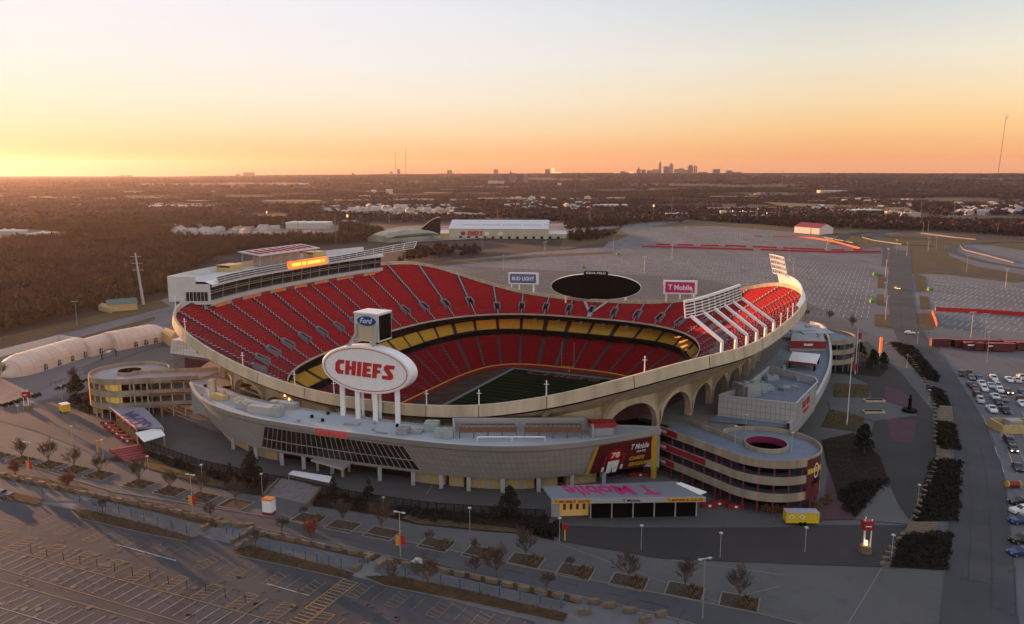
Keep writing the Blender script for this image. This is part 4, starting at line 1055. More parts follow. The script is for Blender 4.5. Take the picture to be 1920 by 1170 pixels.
# ================================================================ ground sheets
def ring_sheet(name, bpts, z, mt, inner_d=4.0, kind='structure'):
    "sheet with a hole where the bowl is sunk, out to the polygon bpts"
    C = ST(0, 0, 0); B = [Vector((p[0], p[1], 0)) - C for p in bpts]; inner = []; outer = []
    for u in np.arange(0, 360, .5):
        p = LP(float(u), inner_d, 0) - C; d = p.normalized(); best = 0
        for i in range(len(B)):
            a, b = B[i], B[(i + 1) % len(B)]; e = b - a; den = d.x * e.y - d.y * e.x
            if abs(den) < 1e-9: continue
            t = (a.x * e.y - a.y * e.x) / den; s_ = (a.x * d.y - a.y * d.x) / den
            if t > 0 and -1e-6 <= s_ <= 1 + 1e-6: best = max(best, t)
        inner.append(flat(C + p, z)); outer.append(flat(C + d * max(best, p.length + .1), z))
    m = MB(); m.grid([inner, outer], closed=True); return m.build(name, mt, None, kind=kind)
SHN = [0]
def sheet(name, px, layer, mt, kind='structure', raw=False):
    SHN[0] += 1; P = px if raw else Gs(px, 0); z = .04 * layer + .0007 * SHN[0]; m = MB()
    a = sum(P[i].x * P[(i + 1) % len(P)].y - P[(i + 1) % len(P)].x * P[i].y for i in range(len(P)))
    if a < 0: P = P[::-1]
    m.poly([flat(p, z) for p in P]); return m.build(name, mt, None, kind=kind)
def ribbon(name, cpx, w, layer, mt, world=False, kind='structure', mb=None, raw=None):
    P = raw or Gs(cpx, 0); P = smooth(resample(P, 24 if len(P) > 2 else 2), 2 if len(P) > 2 else 0)
    l, r_ = [], []
    for i, p in enumerate(P):
        t_ = P[min(i + 1, len(P) - 1)] - P[max(i - 1, 0)]; n = Vector((t_.y, -t_.x, 0)).normalized() * (w / 2)
        l.append(flat(p - n, .04 * layer + .01 * (i % 1))); r_.append(flat(p + n, .04 * layer))
    m = mb or MB(); m.grid([r_, l])
    if mb is None: return m.build(name, mt, None, kind=kind)
M['lot'] = mat_mix2('parking_asphalt', [(0.1254, 0.123, 0.1309), (0.1649, 0.1611, 0.1674), (0.086, 0.0841, 0.0919)], [.02, .11], [(.42, .62), (.5, .75)], .9, [(.5, .25), (.5, .3)])
M['plaza'] = mat_mix2('plaza_concrete', [(0.0921, 0.0913, 0.0906), (0.1143, 0.1127, 0.1117), (0.07, 0.0699, 0.0696)], [.03, .25], [(.4, .65), (.55, .8)], .9)
M['street'] = mat_mix2('street_asphalt', [(0.068, 0.068, 0.0756), (0.0882, 0.0857, 0.0907), (0.0479, 0.0479, 0.0504)], [.05, .4], [(.4, .65), (.6, .8)], .9)
M['road'] = mat_mix2('dark_road_asphalt', [(0.0553, 0.056, 0.0608), (0.0749, 0.0749, 0.0792), (0.0391, 0.0391, 0.0416)], [.04, .3], [(.4, .65), (.6, .8)], .9)
M['nearlot'] = mat_mix2('worn_lot_asphalt', [(0.0462, 0.0505, 0.0599), (0.0617, 0.0671, 0.0781), (0.0261, 0.0282, 0.0338)], [.035, .16], [(.42, .62), (.56, .78)], .9, [(.9, .2), (.9, .35)])
M['pavers'] = mat_mix2('dark_pavers', [(0.0382, 0.036, 0.0351), (0.0495, 0.045, 0.0441), (0.0292, 0.027, 0.027)], [.05, .5], [(.4, .65), (.6, .8)], .9)
M['maroonpav'] = mat_mix2('maroon_pavers', [(0.078, 0.0372, 0.045), (0.096, 0.048, 0.0552)], [.3], [(.4, .65)], .9)
M['grass'] = mat_mix2('winter_grass', [(0.081, 0.057, 0.0252), (0.114, 0.078, 0.033), (0.045, 0.0348, 0.0192)], [.05, .35], [(.4, .65), (.5, .72)], 1.0)
M['bed'] = mat_mix2('dark_planting_bed', [(0.0113, 0.009, 0.0063), (0.0225, 0.0162, 0.0099)], [.3], [(.45, .7)], 1.0)
M['mulch'] = mat_mix2('brown_mulch', [(0.0525, 0.0326, 0.0168), (0.0788, 0.0499, 0.0236), (0.0263, 0.0179, 0.0105)], [.5, 1.4], [(.4, .65), (.5, .75)], 1.0)
M['line'] = mat('worn_white_line', (.28, .28, .29), .8, .22, .6)
M['yline'] = mat('worn_yellow_line', (.26, .16, .06), .8, .25, .6)
M['pline'] = mat('faint_stall_line', (.45, .445, .45), .8, .25, .1)
# the whole paved ground of the sports complex
BIG = Gs([(-420, 760), (-150, 690), (0, 634), (60, 620), (200, 588), (330, 555), (560, 520), (745, 500), (1000, 473), (1180, 460), (1240, 450), (1165, 430), (1165, 419), (1290, 411), (1400, 421), (1500, 436), (1570, 446), (1660, 436), (1740, 440), (1925, 462), (2250, 470)], 0) + [Vector((420, 60, 0)), Vector((60, -60, 0)), Vector((-260, -10, 0))]
ring_sheet('parking_lot', BIG, 0.0, M['lot'])
PLZ = Gs([(-160, 800), (0, 766), (62, 755), (180, 722), (150, 690), (330, 610), (560, 560), (900, 500), (1300, 520), (1500, 560), (1620, 620), (1690, 655), (1720, 700), (1752, 760), (1768, 840), (1768, 930), (1772, 1070), (1764, 1250), (1650, 1300), (1480, 1170), (1417, 1150), (1250, 1117), (1017, 1070), (859, 1036), (687, 1001), (640, 993), (427, 957), (213, 923), (67, 878), (0, 862), (-160, 820)], 0)
ring_sheet('plaza_paving', PLZ, .02, M['plaza'])
ST_UP = [(-160, 818), (0, 860), (67, 878), (213, 923), (427, 957), (640, 993), (687, 1001), (859, 1036), (1017, 1070), (1250, 1117), (1417, 1150), (1560, 1186)]
ST_LO = [(-160, 842), (0, 892), (160, 923), (417, 977), (640, 1023), (734, 1045), (900, 1080), (1081, 1118), (1233, 1152), (1400, 1200)]
sheet('street', ST_UP + ST_LO[::-1], 2, M['street'])
sheet('right_road', [(1668, 470), (1708, 470), (1712, 560), (1722, 612), (1790, 700), (1850, 800), (1885, 900), (1900, 1050), (1910, 1250), (1755, 1250), (1772, 1070), (1782, 930), (1790, 840), (1760, 760), (1725, 690), (1690, 655), (1670, 600), (1664, 540)], 4, M['road'])
sheet('near_lot', [(-200, 880), (0, 930), (300, 985), (640, 1075), (1000, 1165), (1100, 1250), (-250, 1250)], 1, M['nearlot'])
# darker forecourt paving and the red tinted terrace
sheet('forecourt', [(1036, 985), (1170, 990), (1440, 990), (1560, 985), (1700, 986), (1672, 1030), (1654, 1064), (1480, 1058), (1240, 1048), (1052, 1016)], 3, M['pavers'])
sheet('left_forecourt', [(60, 757), (180, 722), (205, 760), (230, 830), (200, 860), (0, 776)], 3, M['pavers']) if False else None
M['lfc'] = mat_mix2('brown_grey_pavers', [(0.0749, 0.0741, 0.0788), (0.0915, 0.0899, 0.0945)], [.06], [(.4, .65)], .9)
sheet('left_forecourt', [(-100, 782), (62, 757), (160, 735), (200, 770), (262, 842), (200, 862), (70, 810), (0, 790)], 3, M['lfc'])
sheet('terrace_paving', [(1625, 640), (1690, 700), (1748, 770), (1755, 850), (1720, 935), (1705, 975), (1665, 915), (1620, 860), (1640, 790), (1630, 720), (1560, 690), (1580, 655)], 3, M['pavers'])
sheet('maroon_paving', [(1658, 722), (1700, 740), (1712, 760), (1662, 758)], 4, M['maroonpav']); sheet('maroon_paving', [(1660, 784), (1718, 788), (1714, 822), (1708, 833), (1672, 828)], 4, M['maroonpav'])
sheet('maroon_paving', [(1555, 880), (1570, 880), (1602, 975), (1540, 976)], 4, M['maroonpav'])
sheet('light_paving', [(1552, 752), (1640, 748), (1715, 770), (1720, 780), (1640, 790), (1556, 770)], 4, M['plaza'])
sheet('light_paving', [(1604, 975), (1668, 912), (1702, 984)], 4, M['plaza'])
# grass and planting
GR = [[(1563, 720), (1634, 722), (1628, 745), (1563, 745)], [(1556, 768), (1620, 782), (1622, 812), (1540, 800)], [(1540, 826), (1600, 812), (1650, 856), (1664, 898), (1603, 972), (1570, 930), (1550, 870)],
      [(1565, 680), (1600, 660), (1668, 690), (1650, 707), (1562, 700)]]
for g in GR: sheet('lawn', g, 4, M['bed'] if g[0][0] in (1540, 1565) else M['grass'], kind='structure')
for g in ([(1668, 642), (1712, 650), (1728, 666), (1690, 668)], [(1694, 668), (1728, 668), (1762, 706), (1758, 718), (1730, 710)], [(1738, 726), (1768, 732), (1785, 764), (1756, 764)], [(1755, 790), (1790, 796), (1802, 846), (1756, 838)], [(1750, 862), (1802, 866), (1796, 978), (1712, 978)], [(1694, 1004), (1788, 1000), (1776, 1070), (1668, 1064)]):
    sheet('planting_bed', g, 4, M['bed'])
sheet('fence_bed', [(200, 863), (262, 842), (380, 878), (470, 897), (500, 903), (500, 930), (475, 929), (424, 919), (367, 907), (322, 893), (247, 871)], 4, M['bed'])
sheet('fence_bed', [(590, 925), (691, 941), (812, 958), (933, 966), (1021, 972), (1040, 1015), (994, 1003), (903, 996), (782, 984), (722, 969), (631, 955), (586, 950)], 4, M['bed'])
sheet('grass_strip', [(232, 866), (280, 868), (330, 880), (420, 905), (424, 918), (367, 906), (322, 892), (247, 870)], 5, M['grass']); sheet('grass_strip', [(722, 962), (800, 972), (900, 985), (994, 996), (990, 1002), (903, 995), (782, 983)], 5, M['grass'])
sheet('ramp_bed', [(132, 742), (190, 730), (205, 775), (170, 780), (125, 760)], 4, M['bed'])
# roadside verges beside the rocks in front
sheet('rock_verge', [(0, 886), (80, 897), (167, 918), (150, 928), (60, 912), (0, 898)], 3, M['mulch']); sheet('rock_verge', [(170, 926), (300, 945), (417, 975), (405, 990), (300, 963), (172, 934)], 3, M['mulch'])
sheet('rock_verge', [(470, 1000), (530, 1004), (640, 1030), (715, 1042), (700, 1052), (600, 1030), (488, 1006)], 3, M['mulch']); sheet('rock_verge', [(728, 1048), (800, 1052), (900, 1082), (1086, 1122), (1080, 1132), (900, 1092), (800, 1068), (724, 1054)], 3, M['mulch'])
M['shelter'] = mat_mix2('pale_gravel_bay', [(0.0882, 0.0903, 0.0945), (0.1092, 0.1113, 0.1155)], [.2], [(.4, .65)], .9)
sheet('waiting_bay', [(0, 897), (80, 914), (150, 930), (160, 942), (80, 940), (0, 915)], 2, M['shelter']); sheet('waiting_bay', [(172, 936), (300, 965), (385, 990), (395, 1000), (355, 1010), (270, 990), (135, 950)], 2, M['shelter'])
sheet('waiting_bay', [(488, 1008), (600, 1032), (690, 1050), (670, 1072), (560, 1050), (450, 1028)], 2, M['shelter']); sheet('waiting_bay', [(720, 1058), (880, 1092), (1060, 1132), (1050, 1150), (880, 1108), (700, 1072)], 2, M['shelter'])
for g in ([(135, 958), (160, 956), (280, 985), (358, 1008), (350, 1016), (270, 1000), (150, 972)], [(438, 1032), (470, 1024), (560, 1048), (665, 1076), (650, 1086), (560, 1066), (445, 1042)], [(684, 1082), (740, 1080), (880, 1110), (1065, 1152), (1055, 1168), (880, 1130), (720, 1098)], [(0, 925), (30, 925), (85, 938), (70, 948), (0, 935)]):
    sheet('brown_verge', g, 4, M['mulch'])
# cracks and expansion joints in the concrete
m = MB()
for a, b, w in (((755, 862), (700, 888), .25), ((812, 906), (799, 928), .22), ((455, 850), (375, 872), .2), ((1143, 905), (1156, 917), .2), ((0, 789), (200, 862), .12), ((640, 820), (700, 905), .1), ((1260, 1050), (1470, 1078), .15), ((1040, 1016), (1460, 1170), .1), ((1654, 1064), (1590, 1170), .12), ((1300, 1140), (1460, 1100), .1)):
    A, B = G(*a, 0), G(*b, 0); t_ = (B - A).normalized(); n = Vector((t_.y, -t_.x, 0)) * w / 2
    m.quad(flat(A - n, .035), flat(B - n, .035), flat(B + n, .035), flat(A + n, .035))
m.build('paving_joints', M['joint'], None, kind='structure')
# roads beyond the lots
M['curbw'] = mat('pale_kerb', (.17, .15, .13), .85, .1, .5)
GB = [[(1690, 618), (1700, 584), (1748, 590), (1752, 612), (1748, 618)], [(1640, 590), (1640, 612), (1676, 616), (1668, 590)], [(1644, 552), (1644, 572), (1660, 574), (1660, 553)], [(1646, 514), (1645, 540), (1660, 541), (1661, 516)], [(1724, 555), (1726, 580), (1746, 580), (1740, 556)], [(1714, 512), (1718, 546), (1738, 546), (1735, 520)],
      [(1700, 458), (1702, 490), (1700, 512), (1770, 514), (1900, 530), (1925, 527), (1925, 516), (1830, 500), (1780, 480), (1770, 462), (1830, 455), (1925, 470), (1925, 455), (1800, 447), (1700, 438), (1640, 440), (1560, 447), (1558, 458), (1640, 464)], [(1220, 425), (1300, 412), (1400, 420), (1560, 425), (1680, 425), (1660, 434), (1560, 440), (1500, 436), (1350, 424)],
      [(0, 632), (120, 606), (300, 562), (320, 575), (250, 592), (120, 625), (0, 655)], [(128, 638), (250, 605), (292, 593), (290, 600), (230, 620), (150, 642)], [(1050, 470), (1160, 450), (1180, 440), (1160, 432), (1070, 432), (1055, 450)]]
for g in GB: sheet('brown_grass', g, 2, M['grass'])
sheet('median_strip', [(800, 494), (1020, 477), (1150, 472), (1150, 475), (1020, 482), (810, 500)], 2, M['grass'])
RD = MB()
for c, w in (([(1668, 500), (1670, 470), (1650, 450), (1640, 442), (1660, 432), (1740, 432), (1925, 448)], 12), ([(1597, 458), (1570, 450), (1585, 440), (1640, 434)], 9), ([(1925, 505), (1840, 490), (1790, 475), (1780, 465), (1800, 458)], 9), ([(1705, 497), (1760, 503), (1840, 516), (1925, 524)], 11)):
    ribbon('road', c, w, 5, M['road'], mb=RD)
RD.build('access_roads', M['road'], None, kind='structure')
# kerbs
def kerb(px, w=.5, h=.14, mt=None, closed=False, name='kerb'):
    P = Gs(px, 0) + ([G(*px[0], 0)] if closed else []); m = MB()
    for a, b in zip(P[:-1], P[1:]): m.beam(a + ZUP * (h / 2), b + ZUP * (h / 2), w, h)
    return m.build(name, mt or M['curbw'], None, kind='structure')
kerb(ST_UP, .25, .2); kerb([p for p in ST_LO], .25, .2)
kerb([(1690, 655), (1725, 690), (1760, 760), (1790, 840), (1782, 930), (1772, 1070), (1764, 1170)], .15, .1); kerb([(135, 958), (150, 972), (270, 1000), (350, 1016)], .35); kerb([(684, 1082), (720, 1098), (880, 1130), (1055, 1168)], .35); kerb([(445, 1042), (560, 1066), (650, 1086)], .35)
# ---- painted markings
mk, my, mf = MB(), MB(), MB()
def ln(m, a, b, w, z=.10):
    t_ = (b - a).normalized(); n = Vector((t_.y, -t_.x, 0)) * w / 2; m.quad(flat(a - n, z), flat(b - n, z), flat(b + n, z), flat(a + n, z))
A0, A1_ = G(0, 1027), G(483, 1157); rdir = (A1_ - A0).normalized()
sd = (G(170, 1099) - G(203, 1082)).normalized()       # towards the viewer
for base, side, n0, n1, mm in ((A0, 1, -6, 44, mk),):
    ln(my, A0 - rdir * 20, A1_ + rdir * 22, .14)
    for k in range(-8, 46): p = A0 + rdir * (k * 2.75); ln(mk, p + sd * .3, p + sd * 5.6, .13)
    for k in range(-6, 34):
        p = A0 + rdir * (k * 4.1 + 1.0)
        if k % 2 == 0:
            q0, q1 = p, p + rdir * 2.6; e0_, e1_ = q0 - sd * 5.6, q1 - sd * 5.6
            for a, b in ((q0, e0_), (e0_, e1_), (e1_, q1)): ln(my, a, b, .13)
            for j in range(5): ln(my, q0 - sd * (.4 + j * 1.1), q1 - sd * (1.3 + j * 1.0), .11)
        else: ln(my, p + rdir * .6, p + rdir * .6 - sd * 5.4, .11)
# second bay of stalls under the brown verges
for (xa, ya), (xb, yb) in (((95, 970), (345, 1030)), ((400, 1042), (640, 1098)), ((680, 1092), (1040, 1178))):
    P, Q = G(xa, ya), G(xb, yb); d_ = (Q - P).normalized(); L_ = (Q - P).length; k = 0; x = 0
    while x < L_:
        p = P + d_ * x
        if k % 2 == 0:
            q1 = p + d_ * 2.5; e0_, e1_ = p + sd * 5.2, q1 + sd * 5.2
            for a, b in ((p, e0_), (e0_, e1_), (e1_, q1)): ln(my, a, b, .10)
            for j in range(4): ln(my, p + sd * (.5 + j * 1.2), q1 + sd * (1.4 + j * 1.1), .09)
        else: ln(my, p + d_ * 1.2, p + d_ * 1.2 + sd * 5, .09)
        x += 4.1; k += 1
for a, b, w in (((-40, 1055), (400, 1185), .13), ((-40, 1078), (340, 1185), .13), ((0, 973), (60, 985), .12)): ln(my, G(*a), G(*b), w)
for k in range(0, 26): p = G(-60, 1122) + rdir * (k * 2.75); ln(mk, p + sd * .2, p + sd * 5.4, .13)
for k in range(0, 26): p = G(-60, 1122) + rdir * (k * 2.75); ln(mk, p - sd * .4, p - sd * 5.4, .12)
ln(mk, G(-60, 1122), G(150, 1185), .13)
# crossing by the gap in the rocks
P, Q = G(672, 1092), G(560, 1180); d_ = (Q - P).normalized(); n_ = Vector((d_.y, -d_.x, 0))
if n_.x > 0: n_ = -n_
ln(my, P, Q + d_ * 6, .22); ln(my, P + n_ * 3.2, Q + d_ * 6 + n_ * 3.2, .22)
for k in range(22): ln(my, P + d_ * (k * 1.0 + .4), P + d_ * (k * 1.0 + .4) + n_ * 3.2, .22)
ln(mk, G(220, 1022), G(330, 1052), .3); ln(mk, G(500, 1095), G(580, 1118), .22)
# far lots: rows of stalls
roadv = (G(1690, 480) - G(1700, 600)).normalized(); across = Vector((roadv.y, -roadv.x, 0)); across = across if across.x > 0 else -across
def in_poly(p, P):
    c = False; j = len(P) - 1
    for i in range(len(P)):
        if ((P[i].y > p.y) != (P[j].y > p.y)) and (p.x < (P[j].x - P[i].x) * (p.y - P[i].y) / (P[j].y - P[i].y) + P[i].x): c = not c
        j = i
    return c
def stalls(poly_px, pitch=2.9, rowgap=17.5, rot=0.0, ln_=5.4, mm=None, w=.26):
    P = Gs(poly_px, 0); o = P[0]; co, si = math.cos(rot), math.sin(rot)
    u = across * co + roadv * si; v = roadv * co - across * si
    us_ = [(p - o).dot(u) for p in P]; vs_ = [(p - o).dot(v) for p in P]; y = min(vs_)
    while y < max(vs_):
        x = min(us_)
        while x < max(us_):
            for s_ in (0.2, ln_ + .3):
                p = o + u * x + v * (y + s_); q = p + v * ln_ * .92
                if in_poly(p, P) and in_poly(q, P) and random.random() > .14: ln(mm or mf, p, q, w, .02)
            x += pitch
        y += rowgap
stalls([(830, 512), (1000, 490), (1180, 478), (1380, 480), (1560, 490), (1628, 500), (1640, 560), (1636, 596), (1500, 600), (1400, 560), (1100, 560), (900, 545)])
stalls([(1180, 420), (1500, 445), (1560, 470), (1240, 455)], mm=mf)
stalls([(1738, 516), (1925, 540), (2060, 560), (2060, 640), (1760, 618), (1745, 560)], rot=-.25)
stalls([(1800, 760), (1925, 765), (1980, 900), (1890, 900), (1845, 820)], rowgap=16, rot=.0, mm=mf, w=.13)
m = MB()
mk.build('white_markings', M['line'], None, kind='structure'); my.build('yellow_markings', M['yline'], None, kind='structure'); mf.build('stall_markings', M['pline'], None, kind='structure')

# seams, sealed cracks and tyre polish on the roads
rn5 = random.Random(55); m = MB()
RP = resample(Gs([(1705, 480), (1708, 560), (1712, 612), (1760, 700), (1815, 800), (1838, 900), (1840, 1050), (1835, 1250)], 0), 70); sp_ = smooth(RP, 3)
for off in (-5.5, -1.8, 1.9, 5.6):
    for i in range(len(sp_) - 1):
        if rn5.random() < .8:
            a, b = sp_[i], sp_[i + 1]; t_ = (b - a).normalized(); n = Vector((t_.y, -t_.x, 0)); ln(m, a + n * (off + rn5.uniform(-.2, .2)), b + n * (off + rn5.uniform(-.2, .2)), .16, .225)
for i in range(2, len(sp_) - 1):
    if rn5.random() < .7:
        a, b = sp_[i], sp_[i + 1]; t_ = (b - a).normalized(); n = Vector((t_.y, -t_.x, 0)); w0 = rn5.uniform(-7, 0); p = a + n * w0
        for _ in range(rn5.randint(2, 5)): q = p + n * rn5.uniform(1, 2.2) + t_ * rn5.uniform(-.6, .6); ln(m, p, q, .1, .226); p = q
SPt = resample(Gs([(0, 876), (160, 908), (417, 967), (640, 1008), (900, 1058), (1081, 1097), (1300, 1150)], 0), 90)
for i in range(len(SPt) - 1):
    a, b = SPt[i], SPt[i + 1]; t_ = (b - a).normalized(); n = Vector((t_.y, -t_.x, 0))
    if rn5.random() < .75: ln(m, a + n * rn5.uniform(-.1, .3), b + n * rn5.uniform(-.1, .3), .1, .135)
    if rn5.random() < .5:
        p = a - n * rn5.uniform(1, 4)
        for _ in range(rn5.randint(3, 7)): q = p + n * rn5.uniform(.4, 1.5) + t_ * rn5.uniform(-.9, .9); ln(m, p, q, .07, .136); p = q
for _ in range(150):
    p = G(rn5.uniform(-40, 900), rn5.uniform(1000, 1168), 0); a = rn5.uniform(0, 6.28)
    if not in_poly(p, Gs([(-200, 930), (0, 975), (300, 1030), (640, 1100), (1000, 1200), (-250, 1250)], 0)): continue
    for _ in range(rn5.randint(2, 8)): a += rn5.uniform(-.6, .6); q = p + Vector((math.cos(a), math.sin(a), 0)) * rn5.uniform(.6, 2.0); ln(m, p, q, .07, .098); p = q
m.build('sealed_cracks', mat('black_crack_seal', (.022, .022, .024), .7, .2), None, kind='structure')
m = MB()
for _ in range(260):
    x_, y_ = rn5.uniform(-60, 1000), rn5.uniform(985, 1168); p = G(x_, y_, 0)
    if not in_poly(p, Gs([(-200, 930), (0, 985), (300, 1035), (640, 1105), (1000, 1200), (-250, 1250)], 0)): continue
    r0 = rn5.uniform(.2, .75); m.poly([flat(p, .088) + Vector((math.cos(k * .7) * r0 * rn5.uniform(.6, 1.2), math.sin(k * .7) * r0 * rn5.uniform(.6, 1.2), 0)) for k in range(9)])
m.build('oil_stains', mat('oil_stain', (.03, .028, .027), .6, .3), None, kind='structure')
# ================================================================ small things: builders
W_ORD = ['first', 'second', 'third', 'fourth', 'fifth', 'sixth', 'seventh', 'eighth', 'ninth', 'tenth', 'eleventh', 'twelfth', 'thirteenth', 'fourteenth', 'fifteenth', 'sixteenth', 'seventeenth', 'eighteenth', 'nineteenth']
TENS = {2: 'twent', 3: 'thirt', 4: 'fort', 5: 'fift', 6: 'sixt', 7: 'sevent'}
def ordw(n):
    if n < 19: return W_ORD[n]
    t, r_ = divmod(n + 1, 10); return TENS[t] + 'ieth' if r_ == 0 else TENS[t] + 'y ' + W_ORD[r_ - 1]
M['bark'] = mat('grey_brown_bark', (.09, .065, .048), .9, .25, 3, world=False)
M['twig'] = mat('bare_twigs', (.075, .048, .036), .95, .25, 2, world=False)
M['rust'] = mat('rusty_leaves', (.20, .06, .03), .95, .3, 2, world=False)
M['ever'] = mat('evergreen_foliage', (.012, .017, .008), .95, .5, 1.2, world=False)
M['shrubg'] = mat('dark_shrub', (.016, .015, .009), .95, .5, 2, world=False)
M['tuft'] = mat('straw_grass', (.19, .115, .05), .95, .25, 4, world=False)
M['stone'] = mat('limestone_block', (.15, .11, .07), .9, .2, 1.5)
M['blue'] = mat('blue_sign', (.02, .18, .42), .5, .05)
def bare_tree(seed, h=7.0, spread=3.2, leaf=None, lab='', n2=9):
    rn = random.Random(seed); o = thing('bare_tree', lab, 'tree')
    tr = MB(); tr.tube((0, 0, 0), (0, 0, h * .34), .17, .11, n=6)
    cr = MB()
    def br(p, d, L, r_, lev):
        q = p + d * L; (tr if lev == 0 else cr).tube(p, q, r_, r_ * .55, n=3 if lev else 4, cap=False)
        if lev >= 3: return
        for k in range((5, 5, 4)[lev]):
            t = .35 + .65 * (k + 1) / (5, 5, 4)[lev]; a = rn.uniform(0, 6.28); ax = Vector((math.cos(a), math.sin(a), rn.uniform(-.1, .5))).normalized()
            nd = (d * .9 + ax * rn.uniform(.5, .9) + Vector((0, 0, .12))).normalized(); br(p + d * (L * t), nd, L * rn.uniform(.5, .72), max(r_ * .5, .028), lev + 1)
    for k in range(n2):
        a = 2 * math.pi * k / n2 + rn.uniform(-.3, .3); e = rn.uniform(.5, 1.3) if k else 1.5
        d = Vector((math.cos(a) * math.cos(e), math.sin(a) * math.cos(e), math.sin(e))); br(Vector((0, 0, h * rn.uniform(.26, .36))), d, spread * rn.uniform(.62, .85) * (1.15 if e > 1 else 1), .075, 0)
    tr.build('trunk', M['bark'], o); 
    if leaf:
        for _ in range(260):
            v = Vector((rn.gauss(0, 1), rn.gauss(0, 1), rn.gauss(0, 1))).normalized() * rn.uniform(.3, 1) * spread * .75; c_ = Vector((v.x, v.y, h * .62 + v.z * 1.15)); a = Vector((rn.uniform(-1, 1), rn.uniform(-1, 1), rn.uniform(-1, 1))).normalized() * .22; b = a.cross(Vector((rn.random(), rn.random(), 1))).normalized() * .2
            cr.quad(c_ - a, c_ + b, c_ + a, c_ - b)
    cr.build('crown', leaf or M['twig'], o)
    return o
def leafy(seed, h, w, mt, n=1500, name='evergreen_tree', lab='', cat='tree', trunk=True, cone=.35, leafsz=.28, clumps=26):
    rn = random.Random(seed); o = thing(name, lab, cat)
    if trunk: MB().tube((0, 0, 0), (0, 0, h * .5), .2, .1, n=6).build('trunk', M['bark'], o)
    m = MB(); cs = []
    for _ in range(clumps):
        t = rn.random() ** .8; rr = w / 2 * ((1 - t) * (1 - cone) + cone * math.sin(math.pi * min(1, t + .18))) * rn.uniform(.4, 1.05); a = rn.uniform(0, 6.28)
        cs.append((Vector((rr * math.cos(a), rr * math.sin(a), h * (.10 + .86 * t))), w * rn.uniform(.13, .24) * (1.15 - .6 * t)))
    for _ in range(n):
        c_, s_ = rn.choice(cs); v = Vector((rn.gauss(0, 1), rn.gauss(0, 1), rn.gauss(0, .8))).normalized() * s_ * rn.uniform(.75, 1.1) + c_
        if v.z < .05: v.z = .05
        a = Vector((rn.uniform(-1, 1), rn.uniform(-1, 1), rn.uniform(-.6, .6))).normalized() * leafsz * rn.uniform(.6, 1.3); b = a.cross(Vector((rn.uniform(-1, 1), rn.uniform(-1, 1), rn.uniform(-1, 1)))).normalized() * leafsz * .7
        m.quad(v - a, v + b, v + a, v - b)
    m.build('crown' if trunk else 'foliage', mt, o); return o
FIRST = set()
def place(proto, loc, rz_=0.0, label=None, group=None, sc=1.0):
    "the first use moves the built thing itself, later uses copy it"
    if proto.name not in FIRST:
        FIRST.add(proto.name); proto.location = loc; proto.rotation_euler = (0, 0, rz_); proto.scale = (sc, sc, sc)
        if label: proto['label'] = label
        if group: proto['group'] = group
        return proto
    return copy_tree(proto, loc, rz_, label, group, sc)
# ---- street trees in their square beds
TR = [bare_tree(11 + k, 6.6 + .5 * k, 3.3 + .15 * k) for k in range(4)]
TS = bare_tree(31, 6.0, 2.2, n2=6); TRU = bare_tree(41, 4.6, 2.2, leaf=M['rust'])
beds = [(-5, 856, 0), (42, 864, 1), (92, 873, 1), (140, 882, 1), (187, 892, 1), (262, 909, 1), (320, 922, 1), (378, 934, 1), (442, 946, 1), (578, 974, 3), (643, 987, 1), (716, 1001, 1), (818, 1022, 3), (902, 1038, 3), (986, 1052, 2), (1079, 1073, 3), (1179, 1092, 2), (1284, 1109, 2), (1386, 1130, 2)]
BD = thing('tree_planter', '', 'planter')
m = MB(); hx, hy = 3.3, 2.5
for a, b in (((-hx, -hy), (hx, -hy)), ((hx, -hy), (hx, hy)), ((hx, hy), (-hx, hy)), ((-hx, hy), (-hx, -hy))): m.beam((a[0], a[1], .1), (b[0], b[1], .1), .3, .2)
m.build('kerb_edging', M['curbw'], BD)
MB().poly([(-hx, -hy, .09), (hx, -hy, .09), (hx, hy, .09), (-hx, hy, .09)]).build('soil', mat('bed_soil', (.05, .035, .022), 1, .5, 1.5, world=False), BD)
def tufts(seed, n, x0, x1, y0, y1, h, mt, par, name='grass_tufts'):
    rn = random.Random(seed); m = MB()
    for _ in range(n):
        x, y = rn.uniform(x0, x1), rn.uniform(y0, y1)
        for _ in range(9):
            a = rn.uniform(0, 6.28); d = Vector((math.cos(a), math.sin(a), 0)); p = Vector((x, y, .08)); s_ = Vector((-d.y, d.x, 0)) * .09; q = p + d * rn.uniform(.1, .45) + ZUP * h * rn.uniform(.6, 1.1); m.add([p - s_, p + s_, q], [(0, 1, 2)])
    o_ = m.build(name, mt, par); o_['kind'] = 'stuff'; return o_
BG = copy_tree(BD, (0, 0, 0)); BG.name = 'tree_planter'; tufts(5, 46, .1, 3.0, -2.2, 2.2, .9, M['tuft'], BG)
BG2 = copy_tree(BD, (0, 0, 0)); BG2.name = 'tree_planter'; tufts(6, 70, -3.0, 3.0, -2.2, 2.2, .55, mat('brown_grass_blades', (.16, .10, .045), .95, .3, 4, world=False), BG2)
sdir = (G(1017, 1070) - G(427, 957)); sang = math.atan2(sdir.y, sdir.x)
